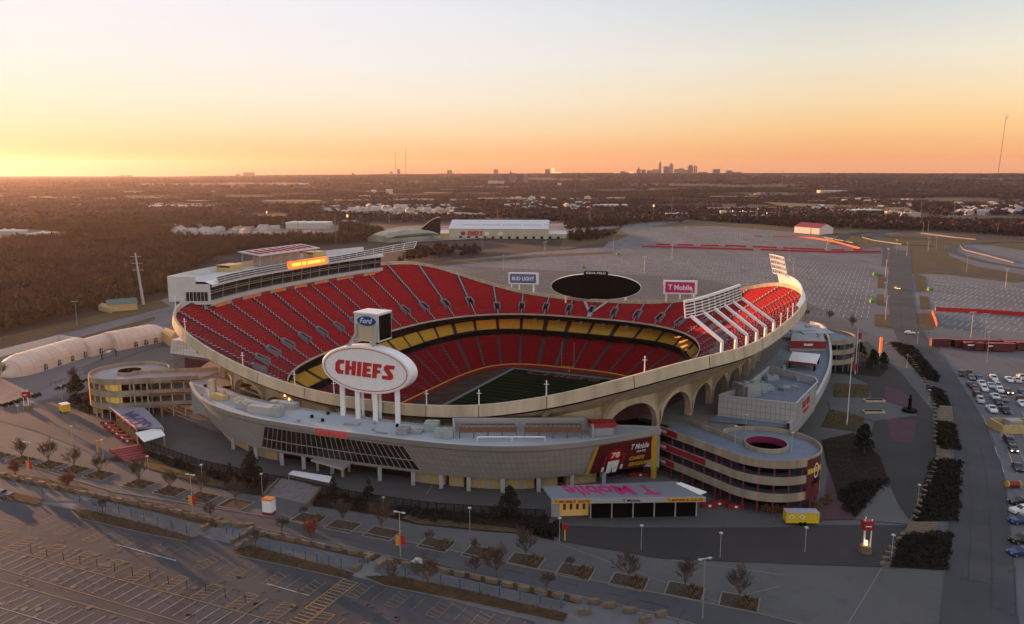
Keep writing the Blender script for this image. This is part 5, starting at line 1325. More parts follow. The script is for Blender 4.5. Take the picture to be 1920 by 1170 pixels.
for i, (px, py, k) in enumerate(beds):
    loc = G(px, py, .02); kindw = 'with straw coloured grass' if k in (2, 3) else 'with dark soil'
    place(BG if k in (2, 3) else (BG2 if i < 8 else BD), loc, sang, '%s kerbed planting bed from the left along the front pavement %s' % (ordw(i), kindw), 'tree beds along the pavement')
    if k == 1 or k == 2: place(TR[i % 4], loc + Vector((0, 0, .05)), i * 1.3, '%s bare street tree from the left growing in a kerbed bed' % ordw(i), 'bare street trees in kerbed beds', .66 + .10 * ((i * 7) % 3) if k == 1 else .82)
    elif k == 3: place(TS, loc + Vector((-1.2, .3, 0)), i, 'spindly young tree in the %s kerbed bed from the left' % ordw(i), 'bare street trees in kerbed beds', .6)
for i, (px, py, t) in enumerate([(29, 892, 'r'), (128, 916, 'r'), (193, 966, 's'), (396, 975, 's'), (529, 1003, 's'), (582, 1008, 'r'), (737, 1094, 's'), (802, 1102, 'b'), (891, 1082, 's'), (931, 1085, 'b'), (1024, 1112, 's'), (480, 1028, 's')]):
    place({'r': TRU, 's': TS, 'b': TR[0]}[t], G(px, py, .05), i * 2.1, '%s %s from the left on the verge between street and rock line' % (ordw(i), {'r': 'small rusty leaved tree', 's': 'slim bare tree', 'b': 'bushy bare tree'}[t]), 'trees on the rock verge', .8 if t != 'b' else .85)
# ---- evergreens and shrubs
EV = leafy(3, 7.5, 6.2, M['ever'], n=2600, lab='dark round evergreen tree behind the black fence')
place(EV, G(474, 903, .1), 0, 'broad dark evergreen tree at the fence left of the stone steps', 'dark evergreen trees')
place(EV, G(955, 968, .1), 1.2, 'dense dark evergreen tree at the fence left of the magenta lettered canopy', 'dark evergreen trees', .95)
EV2 = leafy(8, 7.0, 3.8, M['ever'], n=900, lab='narrow', clumps=18)
for px, py, sc, lb in ((626, 938, .8, 'small dark evergreen just right of the stone steps'), (693, 945, .85, 'sparse dark evergreen in the bed behind the fence'), (432, 898, .6, 'low sparse evergreen left of the broad one at the fence')): place(EV2, G(px, py, .1), px, lb, 'dark evergreen trees', sc)
for px, py, sc, lb in ((145, 742, 1.0, 'dark evergreen tree beside the left spiral ramp'), (1620, 850, 1.1, 'tall spreading evergreen tree right of the magenta lined ramp'), (1635, 690, 1.0, 'dark evergreen among the cluster below the orange lit pylon'), (1655, 688, .8, 'smaller evergreen at the right edge of the cluster'), (1612, 668, .8, 'evergreen at the top left of the cluster')): place(EV, G(px, py, .05), px, lb, 'dark evergreen trees', sc)
place(EV2, G(1772, 842, .1), 2, 'slim pointed conifer in the bed beside the right road', 'dark evergreen trees', 1.1)
SH = leafy(12, 1.5, 2.2, M['shrubg'], n=320, name='shrub', cat='shrub', trunk=False, clumps=9, leafsz=.2)
rn = random.Random(4); i = 0
FENCE = [(269, 838), (313, 853), (380, 876), (447, 890), (491, 900), (558, 912), (607, 925), (691, 940), (812, 957), (933, 965), (1021, 971)]
def along(px_list, n): return resample(Gs(px_list, 0), n)
for p in along([(280, 850), (380, 884), (470, 902), (498, 908)], 16) + along([(600, 930), (691, 946), (812, 963), (933, 971), (1010, 977)], 26) + along([(330, 873), (420, 898), (480, 914)], 10) + along([(640, 948), (760, 966), (900, 982)], 14):
    place(SH, p + Vector((rn.uniform(-.5, .5), rn.uniform(-1.2, .2), .1)), rn.random() * 6, '%s dark shrub from the left in the bed before the fence' % ordw(i), 'dark shrubs in the fence bed', rn.uniform(.7, 1.15)); i += 1
HG = leafy(22, 2.4, 3.4, mat('near_black_hedge', (.014, .013, .009), .95, .4, 2, world=False), n=700, name='clipped_hedge', cat='hedge', trunk=False, clumps=14)
for i, (px, py) in enumerate([(988, 992), (1003, 998), (1018, 1003), (1033, 1006), (1044, 1000), (1022, 988)]): place(HG, G(px, py, .05), i, '%s tall black hedge clump from the left below the canopy wall' % ordw(i), 'tall hedge clumps', 1.1)
BR = leafy(25, 1.6, 2.6, mat('russet_shrub', (.17, .10, .045), .95, .4, 3, world=False), n=320, name='shrub', cat='shrub', trunk=False, clumps=9, leafsz=.2)
for i, (px, py) in enumerate([(1436, 958), (1456, 960), (1476, 958), (1545, 945), (1535, 955), (1520, 950), (1553, 938)]): place(BR, G(px, py, .05), i, '%s russet shrub from the left at the foot of the right front ramp' % ordw(i), 'russet shrubs by the ramp', 1.0)
for i, (px, py, sc) in enumerate([(170, 742, 1.4), (180, 736, 1.6), (188, 748, 1.3), (162, 752, 1.2)]): place(BR, G(px, py, .05), i, '%s golden brown shrub from the left beside the left ramp' % ordw(i), 'golden shrubs by the left ramp', sc)
for i, (px, py) in enumerate([(150, 757), (160, 765), (172, 770), (140, 752), (185, 765)]): place(SH, G(px, py, .05), i, '%s dark shrub from the left in the bed by the left ramp' % ordw(i), 'dark shrubs by the left ramp', 1.5)
m_bare = [(1598, 618, .9), (1555, 603, .8), (1510, 598, .7), (0, 716, .9), (137, 722, .8)]
for i, (px, py, sc) in enumerate(m_bare): place(TR[1], G(px, py, 0), i, '%s bare tree %s' % (('reddish', 'small', 'half hidden', 'left edge', 'thin')[i], ('beside the far right ramp', 'behind the far right ramp', 'at the foot of the lit seats', 'by the first tent', 'on the grass by the middle tent')[i]), 'bare trees near the buildings', sc)

# ---- stones
def block(seed, L=2.3, w=1.0, h=.95):
    rn = random.Random(seed); o = MB(); n = 6
    pts = []
    for z in (0, h * .5, h):
        for k in range(10):
            a = 2 * math.pi * k / 10; c_, s_ = math.cos(a), math.sin(a); k_ = (abs(c_) ** 5 + abs(s_) ** 5) ** (-.2)
            pts.append((L / 2 * c_ * k_ * rn.uniform(.92, 1.03), w / 2 * s_ * k_ * rn.uniform(.9, 1.05), z * rn.uniform(.93, 1.04) if z else 0))
    o.add(pts, [(k, (k + 1) % 10, 10 + (k + 1) % 10, 10 + k) for k in range(10)] + [(10 + k, 10 + (k + 1) % 10, 20 + (k + 1) % 10, 20 + k) for k in range(10)] + [tuple(range(20, 30))])
    ob = o.build('stone_block', M['stone']); ob['category'] = 'rock'; ob['label'] = 'rough tan limestone block on the verge'; return ob
SB_ = [block(k, L=2.5 + .25 * (k % 2)) for k in range(3)]
lines = [([(5, 893), (60, 905), (156, 927)], 7), ([(172, 930), (250, 946), (330, 962), (392, 976), (415, 985)], 10), ([(488, 1003), (560, 1018), (640, 1034), (692, 1046)], 8), ([(726, 1056), (800, 1068)], 3), ([(832, 1074), (900, 1088), (1000, 1112), (1080, 1128)], 9), ([(384, 992), (396, 984), (410, 978)], 2), ([(425, 985), (445, 988), (468, 988)], 3), ([(440, 1016), (455, 1008), (468, 998)], 3), ([(448, 1028), (462, 1020), (484, 1006)], 3), ([(670, 1068), (692, 1050)], 2), ([(712, 1063), (722, 1056)], 2), ([(1096, 1150), (1116, 1128), (1150, 1142), (1180, 1148)], 4), ([(1210, 1165), (1240, 1155)], 2)]
i = 0
for pl, n in lines:
    P = along(pl, n); d_ = P[-1] - P[0]; a = math.atan2(d_.y, d_.x)
    for p in P: place(SB_[i % 3], flat(p, .06), a + rn.uniform(-.12, .12), '%s tan stone block from the left in the line before the car park' % ordw(i), 'tan stone blocks before the car park', .9); i += 1
SBs = block(9, 1.5, .8, .6); i = 0
for pl, n in (([(1712, 985), (1730, 930), (1750, 880), (1762, 850)], 16), ([(1655, 1060), (1672, 1030), (1692, 1005)], 7), ([(1752, 830), (1755, 790), (1752, 760), (1742, 730), (1725, 700), (1706, 672)], 26), ([(1655, 640), (1680, 655)], 4)):
    for p in along(pl, n): place(SBs, flat(p, .1), rn.uniform(0, 3), '%s small tan rock along the planting beds by the right road' % ordw(i), 'small rocks beside the right road', 1.0); i += 1
# ---- blue topped posts of the waiting bays
BP = thing('sign_post', '', 'post'); MB().tube((0, 0, 0), (0, 0, 1.9), .05, n=5).build('post', M['dark'], BP); MB().box((0, 0, 1.45), (.42, .06, .5)).build('blue_plate', M['blue'], BP)
i = 0
for pl, n in (([(5, 905), (55, 921), (80, 928)], 4), ([(150, 944), (225, 963), (275, 979), (350, 999)], 9), ([(505, 1038), (570, 1050), (640, 1066)], 7), ([(675, 1065), (690, 1062)], 2), ([(760, 1080), (840, 1100), (960, 1122), (1052, 1142)], 9), ([(425, 1002), (450, 1016)], 3)):
    for p in along(pl, n): place(BP, flat(p, .08), 0, '%s blue topped post from the left beside the pale waiting bays' % ordw(i), 'blue topped posts', 1.0); i += 1
BK = MB().tube((0, 0, 0), (0, 0, 1.7), .06, n=5).build('marker_post', M['dark']); tag(BK, 'dark marker post on the stall line', 'post'); i = 0
for p in along([(58, 1037), (250, 1080), (460, 1130)], 13): place(BK, flat(p, .05), 0, '%s thin dark post from the left on the long stall line' % ordw(i), 'dark posts on the stall line'); i += 1
# ---- lamps
PL = thing('path_lamp', '', 'lamp'); MB().tube((0, 0, 0), (0, 0, 5.2), .065, .05, n=6).build('pole', M['metal'], PL); MB().tube((0, 0, 5.2), (0, 0, 5.38), .42, .34, n=10).build('lamp_head', M['metal'], PL)
for i, (px, py) in enumerate([(136, 833), (36, 792), (380, 910), (492, 928), (720, 975), (881, 996), (1049, 1016), (1202, 1031), (1350, 1046), (194, 860), (279, 893), (1671, 1050), (1720, 950), (1509, 1035), (117, 752), (1700, 690), (1720, 645), (1740, 760)]):
    place(PL, G(px, py, .05), 0, '%s slim path lamp on the paving %s' % (ordw(i), ('left of the street trees' if px < 300 else 'before the fence' if px < 1000 else 'on the right forecourt')), 'slim path lamps', 1.0)
for i, (px, py) in enumerate([(1378, 835), (1398, 812), (1484, 848)]): place(PL, G(px, py, 11.9), 0, '%s path lamp from the left on the top deck of the right front ramp' % ordw(i), 'slim path lamps', .9)
def big_lamp(h, bann, name='light_pole', solar=False):
    o = thing(name, '', 'lamp'); MB().tube((0, 0, 0), (0, 0, h), .11, .07, n=6).build('pole', M['steel'] if not bann else mat('warm_pole', (.34, .28, .20), .6, .1), o)
    m = MB(); m.beam((-.9, 0, h), (.9, 0, h), .14); m.box((-.9, 0, h - .12), (.7, .4, .2)); m.box((.9, 0, h - .12), (.7, .4, .2)); m.build('lamp_head', M['metal'], o)
    if bann: MB().box((.55, 0, 2.6), (.9, .08, 2.1)).build('red_banner', M['signred'], o); MB().box((-.55, 0, 2.4), (.9, .08, 2.1)).build('gold_banner', mat('orange_gold_banner', (.62, .26, .03), .6, .15), o)
    return o
LB_ = big_lamp(9.5, True); LH = big_lamp(11, False)
for i, (px, py) in enumerate([(57, 897), (362, 966), (751, 1045)]): place(LB_, G(px, py, .1), sang, '%s tall street lamp from the left with red and gold banners' % ordw(i), 'street lamps with banners')
place(LH, G(1317, 1160, .1), .3, 'tall grey street lamp without banners at the right end of the street', 'tall lamps')
far_l = [(1118, 496), (1208, 512), (1170, 560), (944, 508), (1150, 470), (1285, 447), (1260, 485), (1415, 448), (1480, 490), (1487, 516), (1025, 478), (1022, 470), (904, 474), (838, 468), (760, 500), (1020, 480), (1660, 600), (1658, 570), (1662, 545), (1660, 520), (1664, 495), (1885, 540), (1812, 510), (1846, 640), (1820, 636), (1850, 680), (1607, 700), (1700, 480), (1680, 475), (1740, 470), (1755, 468), (1920, 500), (1550, 470), (145, 612)]
for i, (px, py) in enumerate(far_l): place(LH, G(px, py, 0), i * .4, '%s tall light pole of the far car parks counting outward' % ordw(i), 'tall light poles of the far car parks', 1.15)
# flagpoles, statue, low walls
for px, py, h, lb in ((1588, 796, 21, 'tall white flagpole on the lawn between the red tinted terraces'), (1603, 702, 18, 'white flagpole by the evergreens')):
    o = thing('flagpole', lb, 'flagpole', G(px, py, .1), 'flagpoles'); p = G(px, py, .1); MB().tube(p, p + ZUP * h, .16, .07, n=6).build('pole', M['white'], o); m = MB(); m.quad(p + ZUP * (h - 4), p + ZUP * (h - 4) + Vector((1.3, 0, -.5)), p + ZUP * (h - 2) + Vector((1.5, 0, -.3)), p + ZUP * (h - 1.6)); m.build('limp_flag', M['redd'], o)
st = thing('statue', 'dark bronze standing figure on a round dark plinth on the terrace', 'statue', G(1705, 772, .1)); p = G(1705, 772, .1)
MB().tube(p, p + ZUP * .9, 2.4, 2.1, n=20).build('plinth', M['dark'], st)
m = MB(); q = p + ZUP * .9
m.grid([[q + Vector((r_ * math.cos(a) * 1.1, r_ * math.sin(a) * .8, z)) for a in [k * math.pi / 4 for k in range(8)]] for z, r_ in ((0, .6), (1.0, .5), (2.0, .45), (2.6, .5), (3.3, .6), (3.7, .35), (3.85, .2), (4.1, .3), (4.5, .3), (4.7, .1))], closed=True); m.build('figure', M['black'], st)
for i, (px, py) in enumerate([(1639, 753), (1638, 774)]):
    p = G(px, py, .1); o = thing('long_planter', '%s cream walled rectangular planter on the pale terrace' % ('upper', 'lower')[i], 'planter', p, 'rectangular planters on the terrace'); MB().box(p, (6.5, 2.2, .7)).build('wall', M['conc'], o); MB().box(p + ZUP * .7, (5.8, 1.6, .03)).build('dark_soil', M['dark'], o)
# ---- pylons
def pylon(px, py, h, lab, glow):
    p = G(px, py, .1); o = thing('sign_pylon', lab, 'sign', p); MB().tube(p, p + ZUP * 1.5, 1.3, 1.1, n=12).build('stone_base', M['stone'], o)
    m = MB()
    for dx, dy in ((-.7, -.5), (.7, -.5), (0, .7)): m.tube(p + Vector((dx, dy, 1.4)), p + Vector((dx, dy, h)), .12, n=6)
    m.build('frame', M['white'], o); m = MB(); m.box(p + ZUP * (h - 2.3), (2.0, 1.4, 1.9)); q = m.build('sign_box', M['redd'], o); m = MB(); c_ = p + Vector((-.6, -.73, h - 1.55)); m.quad(c_, c_ + Vector((1.2, 0, 0)), c_ + Vector((1.2, 0, .22)), c_ + Vector((0, 0, .22))); m.build('white_sign_strip', M['white'], q)
    if glow: MB().tube(p + ZUP * 1.6, p + ZUP * 2.4, .35, n=8).build('lamp_glow', M['lampw'], o)
    return o
pylon(1622, 1035, 7.2, 'red topped sign pylon with glowing lamp on the right forecourt', True); pylon(52, 768, 6.5, 'red topped sign pylon with stone base on the left forecourt', False)
p = G(505, 962, .05); kk = thing('ticket_kiosk', 'white kiosk with red and orange trim between street and steps', 'kiosk', p)
MB().box(p, (2.3, 1.8, 3.3), -.3).build('body', M['white'], kk); MB().box(p + ZUP * 3.3, (2.5, 2.0, .3), -.3).build('orange_cap', mat('orange_trim', (.6, .2, .04), .6, .1), kk); MB().box(p, (2.36, 1.86, .5), -.3).build('red_base', M['redd'], kk)
p = G(1650, 668, .05); py_ = thing('lit_pylon', 'narrow orange lit advertising pylon below the right road junction', 'sign', p); MB().beam(p, p + ZUP * 7.5, .3).build('pole', M['steel'], py_)
m = MB(); m.box(p + ZUP * 1.5, (1.1, .5, 6.5), .2); m.build('glowing_panel', mat('orange_screen', (.5, .10, .02), .5, .3, .6, emit=(1, .16, .02), es=.35), py_)
p = G(1059, 1014, .05); o = thing('small_sign', 'small red sign on a yellow post at the corner of the dark forecourt', 'sign', p); MB().beam(p, p + ZUP * 2.6, .3).build('post', M['gold'], o); MB().box(p + ZUP * 2.4, (1.2, .3, 1.3)).build('red_face', M['redd'], o)
p = G(184, 850, .05); o = thing('small_sign', 'slim orange and yellow banner post on the left forecourt', 'sign', p); MB().box(p, (.55, .3, 3.6)).build('banner', MATS['orange_gold_banner'], o)
# ---- trailers and small booths
def trailer(px, py, L, ang, lab, roofm):
    p = G(px, py, .05); o = thing('trailer', lab, 'trailer', p); co, si = math.cos(ang), math.sin(ang); X, Y = Vector((co, si, 0)), Vector((-si, co, 0))
    MB().box(p + ZUP * .55, (L, 2.4, 2.3), ang).build('body', mat('bright_yellow_paint', (.66, .46, .02), .45, .08), o); MB().box(p + ZUP * 2.85, (L + .05, 2.45, .08), ang).build('roof', roofm, o)
    for s_ in (-1, 1):
        for w_ in (-.45, .45):
            m = MB(); c_ = p + X * w_ * (1 if L > 5 else 0) + Y * (s_ * 1.22) + ZUP * .42; m.tube(c_ - Y * .12, c_ + Y * .12, .4, n=12); m.build('wheel', M['black'], o)
            if L <= 5: break
    m = MB(); m.beam(p + X * (L / 2) + ZUP * .6, p + X * (L / 2 + 1.1) + ZUP * .5, .12); m.build('drawbar', M['dark'], o)
    if L > 5:
        for x in (-L * .33, -L * .02):
            m = MB(); c_ = p + X * x - Y * 1.23 + ZUP * 2.0
            pts = [c_ + X * (.55 * math.cos(a)) + ZUP * (.38 * math.sin(a)) for a in [k * math.pi / 8 for k in range(16)]]; m.poly(pts); e = m.build('emblem', M['white'], o)
            m = MB(); c2 = c_ - Y * .02; m.poly([c2 + X * .5, c2 - X * .35 + ZUP * .25, c2 - X * .2, c2 - X * .35 - ZUP * .25]); m.build('arrow_mark', M['redd'], e)
    return o
trailer(1501, 981, 7.0, -.03, 'long yellow enclosed trailer with red emblems parked by the right front ramp', mat('pale_purple_roof', (.35, .33, .40), .6, .1)); trailer(122, 773, 3.2, -.75, 'short yellow trailer with white roof on the left forecourt', M['white'])
p = G(184, 774, .05); o = thing('booth', 'small tan booth with pale roof beside the GEHA canopy', 'booth', p); MB().box(p, (2.6, 2.4, 2.6), .5).build('walls', M['brick'], o); MB().box(p + ZUP * 2.6, (3.0, 2.8, .25), .5).build('roof', M['white'], o)
def marble(px, py, ang, lab, L=3.6, grp='maroon blocks beside the gate'):
    p = G(px, py, .05); o = thing('barrier_block', lab, 'barrier', p, grp); MB().box(p, (L, 1.1, 1.1), ang).build('body', M['maroon'], o)
    c_ = p + Vector((-math.sin(-ang) * -0, 0, 0)); nx = Vector((math.sin(ang), -math.cos(ang), 0)) * .56; tx = Vector((math.cos(ang), math.sin(ang), 0)); c_ = p + nx + ZUP * .55
    m = MB(); m.poly([c_ + tx * (.38 * math.cos(k * .7854)) + ZUP * (.3 * math.sin(k * .7854)) for k in range(8)]); m.build('white_emblem', M['white'], o)
for i, (px, py) in enumerate([(201, 796), (207, 803), (214, 809), (221, 815), (231, 822), (241, 829)]): marble(px, py, -.1, '%s maroon block from the top beside the GEHA canopy' % ordw(i), grp='maroon blocks beside the GEHA canopy')
for i, (px, py) in enumerate([(1330, 951), (1348, 947), (1379, 953)]): marble(px, py, 0, '%s maroon block from the left beside the magenta lettered canopy' % ordw(i), grp='maroon blocks beside the T Mobile canopy')
marble(1200, 893, .1, 'dark maroon block under the hanging facade banner', 6)
# ---- fence, walls, steps
fc = thing('boundary_fence', 'long black slatted fence curving round the front of the concourse paving', 'fence', G(650, 930, 0)); FP = resample(Gs(FENCE, 0), 60); m = MB()
for a, b in zip(FP[:-1], FP[1:]): m.beam(flat(a, .9), flat(b, .9), .06, 1.7); 
m.build('slat_panels', mat('black_fence_panel', (.045, .042, .040), .8, .15), fc)
m = MB()
for a, b in zip(FP[:-1], FP[1:]): m.beam(flat(a, 1.8), flat(b, 1.8), .12, .12)
m.build('top_rail', M['dark'], fc)
for p in FP: MB().beam(flat(p, 0), flat(p, 2.0), .14).build('fence_post', M['dark'], fc)
def steps(px, n, z0_, z1_, mt, lab, name='steps'):
    a, b, c, d = Gs(px, 0); m = MB()
    o = None
    for k in range(n):
        t0, t1 = k / n, (k + 1) / n; P = [a.lerp(d, t0), b.lerp(c, t0), b.lerp(c, t1), a.lerp(d, t1)]; m.prism([(p.x, p.y) for p in P], 0.01, z0_ + (z1_ - z0_) * (1 - t0))
    o = m.build(name, mt); tag(o, lab, 'steps'); return o
steps([(530, 905), (606, 920), (577, 946), (500, 929)], 9, .12, 1.4, M['conc_in'], 'broad grey stone steps between the two cream cheek walls')
for i, (a, b) in enumerate((((530, 900), (496, 932)), ((607, 917), (578, 950)))):
    A, B = G(*a, 0), G(*b, 0); m = MB(); m.beam(A + ZUP * .8, B + ZUP * .35, .5, 1.5); o = m.build('cheek_wall', M['stone']); tag(o, '%s tan cheek wall of the broad steps' % ('left', 'right')[i], 'wall', 'cheek walls of the steps')
steps([(205, 848), (262, 838), (280, 858), (235, 866)], 6, .1, 1.0, M['maroon'], 'dark red topped steps below the GEHA canopy')
for i, q in enumerate([[(1704, 985), (1760, 985), (1756, 1002), (1694, 1004)], [(1756, 840), (1782, 842), (1784, 862), (1754, 862)], [(1762, 764), (1785, 766), (1788, 790), (1756, 790)]]): steps(q, 7, .1, .8, M['stone'], '%s flight of tan steps from the road up to the terrace' % ('lowest', 'middle', 'upper')[i])
# ---- white awning over the fence gate
aw = thing('awning', 'long white awning beside the fence before the concourse building', 'awning', G(583, 900, 0)); m = MB(); q = [G(541, 888, 3), G(549, 882, 3), G(622, 893, 3), G(617, 904, 3)]
m.add(q + [p - ZUP * .2 for p in q], [(0, 3, 2, 1), (4, 5, 6, 7), (0, 4, 7, 3), (0, 1, 5, 4), (1, 2, 6, 5), (2, 3, 7, 6)]); m.build('roof', M['white'], aw); m = MB()
for p in q: m.beam(flat(p, 0), p, .15)
m.build('posts', M['steel'], aw)
# ================================================================ entrance canopies
tg = thing('gate_canopy', 'long grey gate canopy with big magenta T Mobile lettering on its roof', 'canopy', G(1180, 970, 0)); h = 5.6
q = [G(1034, 936, h), G(1323, 932, h), G(1268, 907, h), G(1017, 917, h)]
q2 = [p + ZUP * 1.0 for p in (q[2], q[3])]; R0, R1, R2_, R3 = q[0], q[1], q[2] + ZUP * .6, q[3] + ZUP * .6
m = MB(); m.add([R0, R1, R2_, R3] + [p - ZUP * .35 for p in (R0, R1, R2_, R3)], [(0, 1, 2, 3), (7, 6, 5, 4), (1, 5, 6, 2), (2, 6, 7, 3), (3, 7, 4, 0)]); rf = m.build('roof', mat('ribbed_grey_roof', (.20, .22, .27), .6, .06), tg)
m = MB()
for k in range(90): t = (k + .5) / 90; m.beam(R0.lerp(R1, t) + ZUP * .03, R3.lerp(R2_, t) + ZUP * .03, .07, .05)
m.build('roof_ribs', M['steel'], rf)
xr = (R0 - R1).normalized(); yu = ((R0 + R1) / 2 - (R3 + R2_) / 2).normalized()
def rp(t, s_, o=.09): return R0.lerp(R1, t).lerp(R3.lerp(R2_, t), s_) + ZUP * o
text('T Mobile', 'roof_lettering', M['magenta'], rf, rp(.755, .80, .12), xr, (rp(.5, .1) - rp(.5, .9)).normalized(), (rp(.135, .5) - rp(.755, .5)).length, (rp(.5, .22) - rp(.5, .85)).length, .08, bold=.008)
fdir = (R1 - R0).normalized(); fn = Vector((fdir.y, -fdir.x, 0))
m = MB(); m.beam(R0 - ZUP * .45 + fn * .1, R1 - ZUP * .45 + fn * .1, .2, 1.15); fa_ = m.build('fascia', M['silver'], tg)
for t0, t1, wd, mt, cm in ((.01, .255, 'T-MOBILE GATE', M['gold'], M['redd']), (.74, .99, 'T-MOBILE GATE', M['gold'], M['redd'])):
    a, b = R0.lerp(R1, t0), R0.lerp(R1, t1); m = MB(); m.quad(a - ZUP * .95 + fn * .22, b - ZUP * .95 + fn * .22, b - ZUP * .05 + fn * .22, a - ZUP * .05 + fn * .22); s_ = m.build('sign_strip', mt, fa_)
    text(wd, 'lettering', cm, s_, a + fdir * .3 - ZUP * .8 + fn * .24, fdir, ZUP, (b - a).length - .6, .6, .03, bold=.03)
a = R0.lerp(R1, .46); text('T Mobile', 'lettering', M['black'], fa_, a - ZUP * .75 + fn * .23, fdir, ZUP, 3.8, .6, .03, bold=.01)
gx = [G(1048, 968, 0), G(1103, 966, 0), G(1100, 950, 0), G(1046, 952, 0)]
m = MB(); m.prism([(p.x, p.y) for p in gx], 0, 5.2); m.build('ticket_office', mat('lit_tan_wall', (.62, .42, .14), .8, .1, .5, emit=(.9, .5, .1), es=.05), tg)
for k in range(4):
    a = gx[0].lerp(gx[1], .14 + k * .22); b = gx[0].lerp(gx[1], .23 + k * .22); n = Vector((0, -.08, 0)); m = MB(); m.quad(flat(a, 1.5) + n, flat(b, 1.5) + n, flat(b, 3.9) + n, flat(a, 3.9) + n); m.build('ticket_window', M['maroon'], tg)
m = MB(); m.box(G(1041, 966, 0), (1.8, 1.8, 5.2)); m.build('grey_pier', M['metal'], tg)
gd = [G(1107, 972, 0), G(1305, 968, 0), G(1300, 950, 0), G(1107, 952, 0)]
m = MB(); 
for a, b in ((gd[0], gd[1]), (gd[1], gd[2]), (gd[3], gd[0])): m.beam(flat(a, 1.9), flat(b, 1.9), .1, 3.6)
m.build('gate_screens', M['black'], tg)
for k in range(6): p = gd[0].lerp(gd[1], k / 5); m = MB(); m.beam(p, flat(p, 5.5), .25); m.build('canopy_post', M['metal'], tg)
m = MB(); w4 = [G(1268, 906, 6.4), G(1276, 904, 6.6), G(1325, 922, 6.2), G(1312, 927, 6.0)]; m.add(w4 + [p - ZUP * .2 for p in w4], [(0, 1, 2, 3), (7, 6, 5, 4), (0, 4, 5, 1), (1, 5, 6, 2), (2, 6, 7, 3), (3, 7, 4, 0)]); m.build('white_wing', M['white'], tg)
gg = thing('gate_canopy', 'grey gate canopy with purple GEHA lettering and a folded white wing', 'canopy', G(255, 800, 0)); hh = 5.2
Q = [G(207, 764, hh), G(256, 802, hh), G(306, 800, hh + .4), G(270, 763, hh + .4)]
m = MB(); m.add(Q + [p - ZUP * .5 for p in Q], [(0, 1, 2, 3), (7, 6, 5, 4), (0, 4, 5, 1), (1, 5, 6, 2), (2, 6, 7, 3), (3, 7, 4, 0)]); rf = m.build('roof', MATS['ribbed_grey_roof'], gg)
c0 = Q[0].lerp(Q[3], .42).lerp(Q[1].lerp(Q[2], .42), .92)
xr = (Q[0] - Q[1]).normalized(); up2 = (Q[0] - Q[3]).normalized(); up2 = (up2 - xr * up2.dot(xr)).normalized()
text('GEHA', 'roof_lettering', mat('deep_purple', (.07, .02, .16), .6, .05), rf, Q[1].lerp(Q[2], .72) + xr * 1.2 + ZUP * .25, xr, up2, (Q[0] - Q[1]).length * .72, (Q[0] - Q[3]).length * .42, .06, bold=.0)
m = MB(); m.beam(Q[0] - ZUP * .35 - (Q[3] - Q[0]).normalized() * .1, Q[1] - ZUP * .35 - (Q[3] - Q[0]).normalized() * .1, .15, .7); fb_ = m.build('red_white_fascia', M['signred'], gg)
m = MB(); m.beam(Q[0] + ZUP * .1 - (Q[3] - Q[0]).normalized() * .2, Q[1] + ZUP * .1 - (Q[3] - Q[0]).normalized() * .2, .15, .3); m.build('white_rim', M['white'], fb_)
m = MB(); V = [G(254, 811, 4.6), G(300, 801, 5.0), G(310, 816, 4.2), G(270, 828, 3.8)]; m.add(V + [p - ZUP * .2 for p in V], [(0, 3, 2, 1), (4, 5, 6, 7), (0, 4, 7, 3), (3, 7, 6, 2)]); m.build('white_wing', M['white'], gg)
m = MB(); m.beam(flat(Q[0], 1.9), flat(Q[1], 1.9), .2, 3.8); m.build('gate_screens', M['black'], gg)
for k in range(5): p = flat(Q[0].lerp(Q[1], k / 4), 0); MB().beam(p, flat(p, hh - .3), .25).build('canopy_post', M['metal'], gg)
for k in range(3): p = flat(Q[3].lerp(Q[2], k / 2), 0); MB().beam(p, flat(p, hh - .1), .25).build('canopy_post', M['metal'], gg)
# ================================================================ cars
def paint(name, c, rough=.3): return mat(name, c, rough, .04, world=False, spec=.5)
CP_ = {'white': paint('white_car_paint', (.70, .70, .70)), 'black': paint('black_car_paint', (.012, .012, .014)), 'silver': paint('silver_car_paint', (.42, .43, .45)), 'grey': paint('grey_car_paint', (.12, .12, .13)),
       'blue': paint('blue_car_paint', (.015, .04, .16)), 'red': paint('red_car_paint', (.30, .02, .02)), 'maroon': paint('maroon_car_paint', (.10, .02, .02)), 'yellow': paint('yellow_car_paint', (.55, .36, .03))}
M['headl'] = mat('lit_headlight', (1, .8, .5), .4, 0, emit=(1, .72, .35), es=4); M['taill'] = mat('lit_tail_light', (.6, .02, .01), .4, 0, emit=(1, .05, .02), es=2); M['lens'] = mat('headlight_glass', (.5, .5, .5), .2, .05, world=False)
M['tyre'] = mat('black_tyre', (.015, .015, .015), .9, .1, world=False); M['rim_'] = mat('wheel_rim', (.35, .35, .36), .4, .1, metal=.6, world=False)
